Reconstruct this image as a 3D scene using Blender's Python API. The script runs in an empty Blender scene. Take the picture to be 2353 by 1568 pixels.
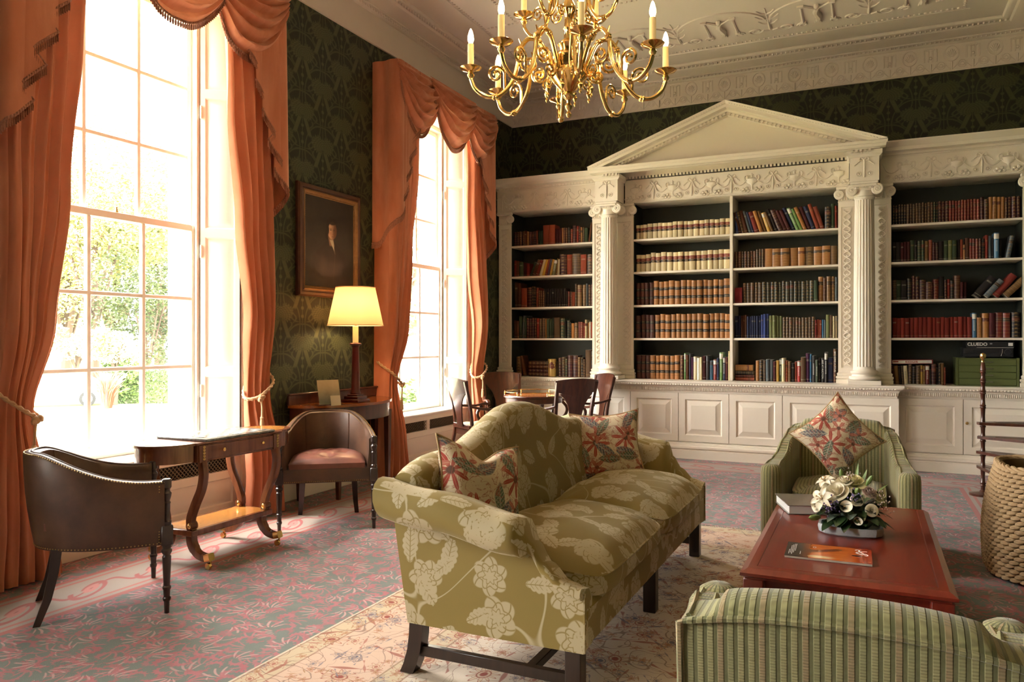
import bpy, math, random
from math import sin, cos, pi, radians, sqrt, atan2, hypot
from mathutils import Vector, Matrix

# ------------------------------------------------------------------ camera, world, exposure
SC = bpy.context.scene
COL = SC.collection
random.seed(7)
CAM_H = 1.4
YAW = radians(24.89)
cam_d = bpy.data.cameras.new('camera')
cam_d.sensor_width = 36.0
cam_d.lens = 1760.0 / 2353.0 * 36.0
cam_d.shift_y = -2.0 / 2353.0
cam_d.clip_end = 300
cam = bpy.data.objects.new('camera', cam_d)
COL.objects.link(cam)
cam.location = (0, 0, CAM_H)
cam.rotation_euler = (pi / 2, 0, YAW)
SC.camera = cam

world = bpy.data.worlds.new('overcast_sky')
SC.world = world
world.use_nodes = True
_bg = world.node_tree.nodes['Background']
_bg.inputs[0].default_value = (1.0, 0.975, 0.93, 1)
_bg.inputs[1].default_value = 19.0
world.cycles.sampling_method = 'MANUAL'
world.cycles.sample_map_resolution = 256

# hazy spring sun, high on the garden side: it never reaches deep into the room
sun_d = bpy.data.lights.new('sun', 'SUN')
sun_d.energy = 5.0
sun_d.angle = radians(12)
sun_d.color = (1.0, 0.94, 0.84)
sun = bpy.data.objects.new('sun', sun_d)
COL.objects.link(sun)
sun.rotation_euler = Vector((0.42, 0.30, -0.86)).to_track_quat('-Z', 'Y').to_euler()

SC.view_settings.view_transform = 'Standard'
SC.view_settings.look = 'None'
SC.view_settings.gamma = 1.0
SC.view_settings.use_curve_mapping = False
SC.view_settings.exposure = 0.9
SC.cycles.use_denoising = True
SC.cycles.use_adaptive_sampling = True
SC.cycles.adaptive_threshold = .03
SC.cycles.max_bounces = 6
SC.cycles.diffuse_bounces = 4
SC.cycles.glossy_bounces = 3
SC.cycles.transmission_bounces = 6
SC.cycles.transparent_max_bounces = 8
SC.cycles.sample_clamp_indirect = 8.0
SC.cycles.caustics_reflective = False
SC.cycles.caustics_refractive = False

# room
WX = -4.57      # window wall
RX = 1.634      # right wall
BY = 9.86       # bookcase wall
FY = -4.3       # wall behind the camera
CZ = 4.84       # ceiling
WINS = (7.57, 3.745, -0.08)          # window centres along the wall
WIN_W, WIN_Z0, WIN_Z1 = 1.50, 0.56, 4.02

def portal(yc):
    d = bpy.data.lights.new('window_portal', 'AREA')
    d.shape = 'RECTANGLE'; d.size = WIN_W + .1; d.size_y = WIN_Z1 - WIN_Z0
    d.cycles.is_portal = True
    o = bpy.data.objects.new('window_portal', d)
    COL.objects.link(o)
    o.location = (WX - .36, yc, (WIN_Z0 + WIN_Z1) / 2)
    o.rotation_euler = (0, -pi / 2, 0)
for _y in WINS:
    portal(_y)

# ------------------------------------------------------------------ mesh helpers
def lerp(a, b, t):
    return a + (b - a) * t

def smooth(t):
    t = max(0.0, min(1.0, t))
    return t * t * (3 - 2 * t)

def interp(xs, ys, x):
    if x <= xs[0]:
        return ys[0]
    for i in range(len(xs) - 1):
        if x <= xs[i + 1]:
            return lerp(ys[i], ys[i + 1], (x - xs[i]) / (xs[i + 1] - xs[i]))
    return ys[-1]

def sinterp(xs, ys, x):
    if x <= xs[0]:
        return ys[0]
    for i in range(len(xs) - 1):
        if x <= xs[i + 1]:
            return lerp(ys[i], ys[i + 1], smooth((x - xs[i]) / (xs[i + 1] - xs[i])))
    return ys[-1]

def catmull(pts, n=6, closed=False):
    P = [Vector(p) for p in pts]
    out = []
    m = len(P)
    rng = range(m) if closed else range(m - 1)
    for i in rng:
        if closed:
            p0, p1, p2, p3 = P[(i - 1) % m], P[i], P[(i + 1) % m], P[(i + 2) % m]
        else:
            p1, p2 = P[i], P[i + 1]
            p0 = P[i - 1] if i > 0 else p1 * 2 - p2
            p3 = P[i + 2] if i + 2 < m else p2 * 2 - p1
        for k in range(n):
            t = k / n
            out.append(0.5 * ((2 * p1) + (p2 - p0) * t + (2 * p0 - 5 * p1 + 4 * p2 - p3) * t * t + (3 * p1 - p0 - 3 * p2 + p3) * t ** 3))
    if not closed:
        out.append(P[-1])
    return out

class MB:
    """collects faces for one mesh object"""
    def __init__(s):
        s.v = []; s.f = []; s.m = []; s.uv = {}
    def add(s, verts, faces, mi=0, uvs=None):
        o = len(s.v)
        s.v += [tuple(p) for p in verts]
        if uvs:
            for i, u in enumerate(uvs):
                s.uv[o + i] = u
        for f in faces:
            s.f.append(tuple(i + o for i in f)); s.m.append(mi)
        return s
    def xf(s, M, start=0):
        for i in range(start, len(s.v)):
            s.v[i] = tuple(M @ Vector(s.v[i]))
        return s
    def box(s, x0, x1, y0, y1, z0, z1, b=0.0, mi=0):
        if x0 > x1: x0, x1 = x1, x0
        if y0 > y1: y0, y1 = y1, y0
        if z0 > z1: z0, z1 = z1, z0
        b = min(b, (x1 - x0) * .45, (y1 - y0) * .45, (z1 - z0) * .45)
        if b <= 1e-6:
            v = [(x, y, z) for z in (z0, z1) for y in (y0, y1) for x in (x0, x1)]
            f = [(0, 2, 3, 1), (4, 5, 7, 6), (0, 1, 5, 4), (2, 6, 7, 3), (0, 4, 6, 2), (1, 3, 7, 5)]
            return s.add(v, f, mi)
        v = []; idx = {}
        X, Y, Z = (x0, x1), (y0, y1), (z0, z1)
        sg = (1, -1)
        for i in (0, 1):
            for j in (0, 1):
                for k in (0, 1):
                    for a in range(3):
                        p = [X[i] + sg[i] * b, Y[j] + sg[j] * b, Z[k] + sg[k] * b]
                        p[a] = (X[i], Y[j], Z[k])[a]
                        idx[(i, j, k, a)] = len(v); v.append(tuple(p))
        f = []
        def q(*ks):
            f.append(tuple(idx[k] for k in ks))
        for a in range(3):
            for e in (0, 1):
                c = []
                for (m, n) in ((0, 0), (1, 0), (1, 1), (0, 1)):
                    t = [0, 0, 0]; t[a] = e; t[(a + 1) % 3] = m; t[(a + 2) % 3] = n
                    c.append((t[0], t[1], t[2], a))
                if e == 0: c.reverse()
                q(*c)
        for a in range(3):          # edges along axis a
            b1, b2 = (a + 1) % 3, (a + 2) % 3
            for m in (0, 1):
                for n in (0, 1):
                    def T(e, ax):
                        t = [0, 0, 0]; t[a] = e; t[b1] = m; t[b2] = n
                        return (t[0], t[1], t[2], ax)
                    c = [T(0, b1), T(1, b1), T(1, b2), T(0, b2)]
                    if (m == n): c.reverse()
                    q(*c)
        for i in (0, 1):
            for j in (0, 1):
                for k in (0, 1):
                    c = [(i, j, k, 0), (i, j, k, 1), (i, j, k, 2)]
                    if (i + j + k) % 2 == 0: c.reverse()
                    q(*c)
        return s.add(v, f, mi)
    def prism(s, poly, axis, a0, a1, mi=0):
        """poly of 2d points in the two other axes (cyclic order), extruded along axis"""
        n = len(poly)
        def P(u, v, w):
            if axis == 'z': return (u, v, w)
            if axis == 'y': return (u, w, v)      # poly in x,z
            return (w, u, v)                      # poly in y,z
        vs = [P(u, v, a0) for u, v in poly] + [P(u, v, a1) for u, v in poly]
        fs = [tuple(range(n - 1, -1, -1)), tuple(range(n, 2 * n))]
        for i in range(n):
            j = (i + 1) % n
            fs.append((i, j, n + j, n + i))
        area = sum(poly[i][0] * poly[(i + 1) % n][1] - poly[(i + 1) % n][0] * poly[i][1] for i in range(n))
        flip = (area < 0) != (axis == 'y')
        if a1 < a0: flip = not flip
        if flip: fs = [f[::-1] for f in fs]
        return s.add(vs, fs, mi)
    def loft(s, rings, closed=True, caps=True, mi=0, uvs=None):
        n = len(rings[0]); vs = []; fs = []
        for r in rings: vs += [tuple(p) for p in r]
        m = n if closed else n - 1
        for i in range(len(rings) - 1):
            for j in range(m):
                k = (j + 1) % n
                fs.append((i * n + j, i * n + k, (i + 1) * n + k, (i + 1) * n + j))
        if caps and closed:
            fs.append(tuple(range(n - 1, -1, -1)))
            fs.append(tuple((len(rings) - 1) * n + j for j in range(n)))
        return s.add(vs, fs, mi, uvs)
    def lathe(s, prof, n=20, c=(0, 0, 0), a0=0.0, a1=2 * pi, mi=0, flute=None):
        """prof: list of (r, z) from bottom to top"""
        full = abs(a1 - a0 - 2 * pi) < 1e-6
        cnt = n if full else n + 1
        rings = []
        for r, z in prof:
            ring = []
            for i in range(cnt):
                a = a0 + (a1 - a0) * i / n
                rr = r * (flute(a, z) if flute else 1.0)
                ring.append((c[0] + rr * cos(a), c[1] + rr * sin(a), c[2] + z))
            rings.append(ring)
        return s.loft(rings, closed=full, caps=full and True, mi=mi)
    def tube(s, path, r, n=8, caps=True, mi=0, flat=None, closed=False, up=None):
        P = [Vector(p) for p in path]
        m = len(P)
        R = r if isinstance(r, (list, tuple)) else [r] * m
        rings = []
        t0 = (P[1] - P[0]).normalized()
        u = Vector(up) if up else (Vector((0, 0, 1)) if abs(t0.z) < .9 else Vector((1, 0, 0)))
        u = (u - t0 * u.dot(t0)).normalized()
        for i in range(m):
            if closed:
                t = (P[(i + 1) % m] - P[(i - 1) % m])
            elif i == 0: t = P[1] - P[0]
            elif i == m - 1: t = P[-1] - P[-2]
            else: t = P[i + 1] - P[i - 1]
            if t.length < 1e-9: t = t0.copy()
            t.normalize()
            u = u - t * u.dot(t)
            if u.length < 1e-6: u = t.orthogonal()
            u.normalize()
            w = t.cross(u)
            ring = []
            for k in range(n):
                a = 2 * pi * k / n
                if flat:     # rectangular-ish section: (half along u, half along w) scale
                    ca, sa = cos(a), sin(a)
                    e = flat[2] if len(flat) > 2 else .5
                    ca = math.copysign(abs(ca) ** e, ca); sa = math.copysign(abs(sa) ** e, sa)
                    ring.append(P[i] + u * (ca * flat[0] * R[i]) + w * (sa * flat[1] * R[i]))
                else:
                    ring.append(P[i] + u * (cos(a) * R[i]) + w * (sin(a) * R[i]))
            rings.append(ring)
        if closed:
            rings.append(rings[0])
        return s.loft(rings, closed=True, caps=caps and not closed, mi=mi)
    def sweep(s, path, prof, up=(0, 0, 1), closed=False, caps=True, mi=0):
        """sweep a closed 2-d profile (a: sideways, b: up) with mitred corners along a path"""
        P = [Vector(p) for p in path]; m = len(P); U = Vector(up).normalized(); rings = []
        for i in range(m):
            def dirn(a, b):
                return (P[b % m] - P[a % m]).normalized()
            if closed or 0 < i < m - 1:
                d0 = dirn(i - 1, i); d1 = dirn(i, i + 1)
            elif i == 0:
                d0 = d1 = dirn(0, 1)
            else:
                d0 = d1 = dirn(m - 2, m - 1)
            s0 = d0.cross(U); s1 = d1.cross(U)
            sd = (s0 + s1)
            if sd.length < 1e-6: sd = s0
            sd.normalize()
            k = 1.0 / max(.25, sd.dot(s0))
            rings.append([P[i] + sd * (a * k) + U * b for a, b in prof])
        if closed: rings.append(rings[0])
        return s.loft(rings, closed=True, caps=caps and not closed, mi=mi)
    def grid(s, fn, nu, nv, mi=0, closed_u=False, uvfn=None):
        vs = []; us = []; fs = []
        for j in range(nv + 1):
            for i in range(nu + 1):
                u, v = i / nu, j / nv
                vs.append(tuple(fn(u, v)))
                us.append(uvfn(u, v) if uvfn else (u, v))
        w = nu + 1
        for j in range(nv):
            for i in range(nu):
                fs.append((j * w + i, j * w + i + 1, (j + 1) * w + i + 1, (j + 1) * w + i))
        return s.add(vs, fs, mi, us)
    def ball(s, c, r, n=8, m=6, sc=(1, 1, 1), mi=0):
        rings = []
        for j in range(m + 1):
            a = -pi / 2 + pi * j / m
            rr = max(1e-4, cos(a)) * r
            rings.append([(c[0] + sc[0] * rr * cos(2 * pi * k / n), c[1] + sc[1] * rr * sin(2 * pi * k / n), c[2] + sc[2] * r * sin(a)) for k in range(n)])
        return s.loft(rings, mi=mi)
    def rects(s, loops, mapf, mi=0, cap=True):
        """nested rectangles (u0,u1,v0,v1,depth); mapf(u,v,d)->xyz; strips between them and a cap on the last"""
        vs = []; fs = []
        for (u0, u1, v0, v1, d) in loops:
            vs += [mapf(u0, v0, d), mapf(u1, v0, d), mapf(u1, v1, d), mapf(u0, v1, d)]
        for i in range(len(loops) - 1):
            a, b = 4 * i, 4 * i + 4
            for k in range(4):
                l = (k + 1) % 4
                fs.append((a + k, a + l, b + l, b + k))
        if cap:
            e = 4 * (len(loops) - 1)
            fs.append((e, e + 1, e + 2, e + 3))
        return s.add(vs, fs, mi)
    def obj(s, name, mat, parent=None, sharp=38, flat=False, loc=None):
        me = bpy.data.meshes.new(name)
        me.from_pydata(s.v, [], s.f)
        mats = mat if isinstance(mat, (list, tuple)) else [mat]
        for m_ in mats: me.materials.append(m_)
        if len(mats) > 1:
            me.polygons.foreach_set('material_index', s.m)
        ul = me.uv_layers.new(name='UVMap')
        data = [0.0] * (2 * len(me.loops))
        vs = s.v; uv = s.uv
        for p in me.polygons:
            n = p.normal
            ax, ay, az = abs(n.x), abs(n.y), abs(n.z)
            for li in p.loop_indices:
                vi = me.loops[li].vertex_index
                if vi in uv:
                    data[2 * li], data[2 * li + 1] = uv[vi]
                else:
                    x, y, z = vs[vi]
                    if az >= ax and az >= ay: data[2 * li], data[2 * li + 1] = x, y
                    elif ax >= ay: data[2 * li], data[2 * li + 1] = y, z
                    else: data[2 * li], data[2 * li + 1] = x, z
        ul.data.foreach_set('uv', data)
        if not flat:
            me.polygons.foreach_set('use_smooth', [True] * len(me.polygons))
            me.set_sharp_from_angle(angle=radians(sharp))
        o = bpy.data.objects.new(name, me)
        COL.objects.link(o)
        if parent: o.parent = parent
        if loc: o.location = loc
        return o

def thing(name, label, cat, loc=(0, 0, 0), rotz=0.0, group=None):
    o = bpy.data.objects.new(name, None)
    o.empty_display_size = .05
    COL.objects.link(o)
    o.location = loc; o.rotation_euler = (0, 0, rotz)
    o['label'] = label; o['category'] = cat
    if group: o['group'] = group
    return o

def tag(o, label, cat, group=None, kind=None):
    o['label'] = label; o['category'] = cat
    if group: o['group'] = group
    if kind: o['kind'] = kind
    return o

def struct(o, label, cat=None):
    o['kind'] = 'structure'; o['label'] = label
    if cat: o['category'] = cat
    return o

def stuff(o):
    o['kind'] = 'stuff'; return o

def copy_tree(o, parent=None):
    c = o.copy(); COL.objects.link(c)
    if parent is not None: c.parent = parent
    for ch in list(o.children): copy_tree(ch, c)
    return c

def place(o, loc, rotz=0.0, label=None):
    o.location = loc; o.rotation_euler = (0, 0, rotz)
    if label: o['label'] = label
    return o
# ------------------------------------------------------------------ shader helpers
def lin(h):
    h = h.lstrip('#')
    c = [int(h[i:i + 2], 16) / 255 for i in (0, 2, 4)]
    return tuple(((x / 12.92) if x <= .04045 else ((x + .055) / 1.055) ** 2.4) for x in c) + (1.0,)

class S:
    """a scalar or vector socket with arithmetic"""
    nt = None
    def __init__(s, sock): s.s = sock
    @staticmethod
    def math(op, a, b=None, c=None, clamp=False):
        n = S.nt.nodes.new('ShaderNodeMath'); n.operation = op; n.use_clamp = clamp
        for i, x in enumerate((a, b, c)):
            if x is None: continue
            if isinstance(x, S): S.nt.links.new(x.s, n.inputs[i])
            else: n.inputs[i].default_value = float(x)
        return S(n.outputs[0])
    def __add__(a, b): return S.math('ADD', a, b)
    __radd__ = __add__
    def __sub__(a, b): return S.math('SUBTRACT', a, b)
    def __rsub__(a, b): return S.math('SUBTRACT', b, a)
    def __mul__(a, b): return S.math('MULTIPLY', a, b)
    __rmul__ = __mul__
    def __truediv__(a, b): return S.math('DIVIDE', a, b)
    def __neg__(a): return S.math('MULTIPLY', a, -1)
def sabs(a): return S.math('ABSOLUTE', a)
def smin(a, b): return S.math('MINIMUM', a, b)
def smax(a, b): return S.math('MAXIMUM', a, b)
def ssin(a): return S.math('SINE', a)
def scos(a): return S.math('COSINE', a)
def sfract(a): return S.math('FRACT', a)
def sfloor(a): return S.math('FLOOR', a)
def slt(a, b): return S.math('LESS_THAN', a, b)
def sgt(a, b): return S.math('GREATER_THAN', a, b)
def spow(a, b): return S.math('POWER', a, b)
def smod(a, b): return S.math('FLOORED_MODULO', a, b)
def spp(a, b): return S.math('PINGPONG', a, b)
def satan2(a, b): return S.math('ARCTAN2', a, b)
def slen(x, y): return S.math('SQRT', x * x + y * y)
def sstep(e0, e1, x):
    """smooth ramp from e0 to e1"""
    n = S.nt.nodes.new('ShaderNodeMapRange'); n.interpolation_type = 'SMOOTHSTEP'
    for nm, val in (('Value', x), ('From Min', e0), ('From Max', e1)):
        if isinstance(val, S): S.nt.links.new(val.s, n.inputs[nm])
        else: n.inputs[nm].default_value = val
    return S(n.outputs[0])
def inside(d, r, w=.01):
    """1 where d<r"""
    return sstep(r + w, r - w, d) if not isinstance(r, S) else sstep(w, -w, d - r)
def xyz(vec):
    n = S.nt.nodes.new('ShaderNodeSeparateXYZ'); S.nt.links.new(vec.s, n.inputs[0])
    return S(n.outputs[0]), S(n.outputs[1]), S(n.outputs[2])
def comb(x, y, z=0.0):
    n = S.nt.nodes.new('ShaderNodeCombineXYZ')
    for i, a in enumerate((x, y, z)):
        if isinstance(a, S): S.nt.links.new(a.s, n.inputs[i])
        else: n.inputs[i].default_value = a
    return S(n.outputs[0])
def coord(kind='Object'):
    n = S.nt.nodes.new('ShaderNodeTexCoord'); return S(n.outputs[kind])
def noise(vec=None, scale=5.0, detail=3.0, rough=.55, dist=0.0, out=0):
    n = S.nt.nodes.new('ShaderNodeTexNoise')
    n.inputs['Scale'].default_value = scale; n.inputs['Detail'].default_value = detail
    n.inputs['Roughness'].default_value = rough; n.inputs['Distortion'].default_value = dist
    if vec is not None: S.nt.links.new(vec.s, n.inputs['Vector'])
    return S(n.outputs[out])
def voro(vec, scale=1.0, rnd=1.0, feat='F1', dims='2D'):
    n = S.nt.nodes.new('ShaderNodeTexVoronoi'); n.voronoi_dimensions = dims; n.feature = feat
    n.inputs['Scale'].default_value = scale; n.inputs['Randomness'].default_value = rnd
    S.nt.links.new(vec.s, n.inputs['Vector'])
    return n
def stamp(x, y, size, rnd=.8, spin=1.0):
    """scatter: local coordinates (in cell units) around random centres, with a random turn"""
    c = comb(x * (1 / size), y * (1 / size))
    n = voro(c, 1.0, rnd)
    px, py, _ = xyz(S(n.outputs['Position']))
    cx, cy, _ = xyz(c)
    r, g, b = xyz(S(n.outputs['Color']))
    a = r * (2 * pi * spin)
    ca, sa = scos(a), ssin(a)
    dx, dy = cx - px, cy - py
    return dx * ca + dy * sa, dy * ca - dx * sa, g, b
def mix(f, a, b):
    n = S.nt.nodes.new('ShaderNodeMix'); n.data_type = 'RGBA'
    for i, val in ((0, f), (6, a), (7, b)):
        if isinstance(val, S): S.nt.links.new(val.s, n.inputs[i])
        elif i == 0: n.inputs[0].default_value = val
        else: n.inputs[i].default_value = val if len(val) == 4 else tuple(val) + (1,)
    return S(n.outputs[2])
def ramp(f, stops):
    n = S.nt.nodes.new('ShaderNodeValToRGB')
    e = n.color_ramp.elements
    while len(e) > 1: e.remove(e[-1])
    e[0].position, e[0].color = stops[0][0], stops[0][1]
    for p, c in stops[1:]:
        k = e.new(p); k.color = c
    S.nt.links.new(f.s, n.inputs[0])
    return S(n.outputs[0])

MATS = {}
def material(name, fn=None, color=None, rough=.5, metal=0.0, spec=.5, coat=0.0, sheen=0.0, emit=None, estr=0.0, trans=0.0, alpha=None, coat_rough=.1, sheen_tint=None):
    m = bpy.data.materials.new(name); m.use_nodes = True
    nt = m.node_tree; S.nt = nt
    b = nt.nodes['Principled BSDF']
    def setv(k, v):
        if isinstance(v, S): nt.links.new(v.s, b.inputs[k])
        else: b.inputs[k].default_value = v
    if color is not None: b.inputs['Base Color'].default_value = color
    b.inputs['Roughness'].default_value = rough
    b.inputs['Metallic'].default_value = metal
    b.inputs['Specular IOR Level'].default_value = spec
    b.inputs['Coat Weight'].default_value = coat
    b.inputs['Coat Roughness'].default_value = coat_rough
    b.inputs['Sheen Weight'].default_value = sheen
    if sheen_tint: b.inputs['Sheen Tint'].default_value = sheen_tint
    b.inputs['Transmission Weight'].default_value = trans
    if emit is not None:
        b.inputs['Emission Color'].default_value = emit; b.inputs['Emission Strength'].default_value = estr
    if alpha is not None: b.inputs['Alpha'].default_value = alpha
    if fn:
        r = fn()
        for k, v in r.items():
            if k == 'bump':
                hgt, dist = v[0], v[1]
                n = nt.nodes.new('ShaderNodeBump'); n.inputs['Distance'].default_value = dist
                n.inputs['Strength'].default_value = v[2] if len(v) > 2 else 1.0
                nt.links.new(hgt.s, n.inputs['Height']); nt.links.new(n.outputs[0], b.inputs['Normal'])
            else: setv(k, v)
    MATS[name] = m
    return m

# ------------------------------------------------------------------ materials
def _paint(c1, c2, sc=3.0):
    def f():
        n = noise(coord(), sc, 4)
        return {'Base Color': mix(n, c1, c2)}
    return f
M_cream = material('cream_paint', _paint((.80, .72, .605, 1), (.84, .76, .645, 1)), rough=.38)
M_white = material('window_paint', _paint((.87, .85, .79, 1), (.90, .88, .82, 1)), rough=.35)
M_plaster = material('ceiling_plaster', _paint((.75, .66, .595, 1), (.79, .70, .63, 1)), rough=.8)
M_shelfback = material('shelf_green_paint', _paint((.018, .024, .016, 1), (.024, .030, .02, 1)), rough=.5)
M_outwall = material('outer_stucco', _paint((.78, .76, .70, 1), (.82, .80, .74, 1)), rough=.9)

def _wallpaper():
    x, y, z = xyz(coord())
    u0 = (x + y) * (1 / .56)          # only one of x, y changes along each wall
    v0 = z * (1 / .52)
    tot = None
    base_n = noise(comb(u0 * 3, v0 * 5), 6, 2)
    for off in (0.0, .5):
        u = sfract(u0 + off) - .5
        v = sfract(v0 + off) - .5
        au = sabs(u)
        # flower head : a rounded heart of overlapping scales
        hx, hy = au - .12, v - .15
        r = slen(hx, hy * 1.05) + .018 * ssin(satan2(hy, hx) * 15)
        head = inside(r, .155, .018)
        scal = ssin(slen(au, (v - .02) * 1.7) * 90) * ssin(satan2(au, v - .02) * 16)
        head = head * (.55 + .45 * sstep(-.2, .3, scal))
        # two hanging leaves under the flower
        lx = au - (.03 + (.10 - v) * .42)
        leaf = inside(sabs(lx), .045, .012) * sstep(-.30, -.24, v) * sstep(.06, .0, v)
        # ribbon arcs that frame each motif
        arc = inside(sabs(slen(au - .04, (v + .02) * .82) - .40), .012, .008)
        # stem with little bells
        stem = inside(au, .007, .004)
        bell = inside(slen(au, sfract(v * 7 + .3) * .14 - .07), .032, .012) * sstep(-.06, -.12, v)
        side = inside(sabs(sabs(u) - .30 - .05 * ssin(v * 24)), .02, .01) * sstep(-.08, .05, v) * .7
        m = smax(smax(head, leaf), smax(smax(arc * .7, stem * .8), smax(bell, side)))
        tot = m if tot is None else smax(tot, m)
    tot = tot * (.75 + .5 * base_n)
    col = mix(tot, (.022, .024, .013, 1), (.066, .072, .030, 1))
    return {'Base Color': col, 'Roughness': .62 - tot * .15}
M_paper = material('green_damask_paper', _wallpaper, spec=.35)

def _velvet():
    c = coord('UV'); x, y, z = xyz(c)
    n1 = noise(comb(x * 1.0, y * .25), 7, 3, .6)
    n2 = noise(comb(x, y * .5), 42, 3, .7)
    col = mix(sstep(.3, .75, n1), (.52, .165, .080, 1), (.64, .25, .140, 1))
    col = mix(n2 * .35, col, (.44, .13, .065, 1))
    return {'Base Color': col, 'bump': (n2, .002, .35)}
M_velvet = material('terracotta_velvet', _velvet, rough=.72, spec=.25, sheen=.55, sheen_tint=(1.0, .72, .55, 1))
def _add_translucent(m, col, f):
    nt = m.node_tree; b = nt.nodes['Principled BSDF']; out = nt.nodes['Material Output']
    tl = nt.nodes.new('ShaderNodeBsdfTranslucent'); tl.inputs[0].default_value = col
    mx = nt.nodes.new('ShaderNodeMixShader'); mx.inputs[0].default_value = f
    nt.links.new(b.outputs[0], mx.inputs[1]); nt.links.new(tl.outputs[0], mx.inputs[2]); nt.links.new(mx.outputs[0], out.inputs[0])
_add_translucent(M_velvet, (.75, .28, .13, 1), .04)
def _fringe():
    x, y, z = xyz(coord('UV'))
    s_ = ssin(x * 420)
    n = noise(coord(), 120, 2)
    return {'Base Color': mix(n, (.26, .075, .045, 1), (.50, .23, .14, 1)), 'bump': (s_, .002)}
M_fringe = material('fringe_braid', _fringe, rough=.85)
M_rope = material('tieback_cord', lambda: {'Base Color': mix(noise(coord(), 40, 2), (.50, .27, .12, 1), (.62, .40, .22, 1))}, rough=.8, sheen=.3)

def _carpet():
    x, y, z = xyz(coord())
    n0 = noise(coord(), 220, 2, .7)
    w = noise(comb(x, y), 3.0, 2)
    col = mix(noise(coord(), 9, 3), (.125, .158, .145, 1), (.185, .215, .195, 1))
    xw, yw = x + w * .06, y + w * .05
    lay = ((.155, .0, .0, (.46, .165, .185, 1)), (.125, 3.7, 1.9, (.40, .115, .14, 1)), (.17, 1.3, 7.1, (.55, .32, .31, 1)), (.105, 9.3, 4.4, (.43, .14, .165, 1)))
    for i_, (sz, ox, oy, c) in enumerate(lay):
        a, b, r1, r2 = stamp(xw + ox, yw + oy, sz, .7, 1.0)
        if i_ % 2 == 0:
            # feathered spray: tapering strokes fanning from a stem
            ra = slen(a + .30, b + .26); th = satan2(b + .26, a + .30)
            stroke = inside(sabs(sfract(th * 1.9 + ra * 1.5) - .5), .30 - ra * .34, .07)
            msk = stroke * sstep(.10, .16, ra) * sstep(.66, .56, ra + .05 * ssin(th * 12)) * sstep(-.15, .0, th) * sstep(1.75, 1.6, th)
            msk = smax(msk, inside(sabs(ra - .30 - th * .05), .018, .012) * sstep(1.6, 1.9, th) * sstep(3.1, 2.8, th))
        else:
            d1 = slen(a, b); ang = satan2(b, a)
            cres = inside(d1 + ssin(ang * 11) * .04, .36, .03) * sstep(.25, .31, slen(a - .12, b - .07))
            msk = smax(cres, inside(slen(a * 1.0 + .10, b * 2.8 + .45), .15, .03))
        col = mix(msk * (.66 + .3 * r2), col, c)
    # border that runs round the room
    dW = x - (WX); dB = 9.2 - y; dR = RX - x
    d = smin(smin(dW, dB), dR)
    band = inside(sabs(d - .60), .235, .004)
    stripe = smax(inside(sabs(d - .83), .02, .004), inside(sabs(d - .37), .02, .004))
    stripe2 = smax(inside(sabs(d - .765), .012, .003), inside(sabs(d - .435), .012, .003))
    t = S.math('SUBTRACT', x + y, 0.0)
    bx = smod(t, .42) - .21; by = d - .60
    sp = slen(bx, by); scr = inside(sabs(sp - .085 - satan2(by, bx) * .012), .016, .006)
    scr = smax(scr, inside(sabs(by - .06 * ssin(t * 2 * pi / .42)), .012, .006))
    bc = mix(scr, (.34, .275, .235, 1), (.36, .10, .10, 1))
    bc = mix(inside(sabs(sp - .03), .02, .008), bc, (.50, .20, .18, 1))
    col = mix(band, col, bc)
    col = mix(stripe, col, (.40, .12, .11, 1))
    col = mix(stripe2, col, (.42, .15, .13, 1))
    col = mix(.22 * n0, col, (.10, .09, .08, 1))
    return {'Base Color': col, 'bump': (n0, .004, .6)}
M_carpet = material('patterned_carpet', _carpet, rough=.95, spec=.1, sheen=.15)

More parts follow.
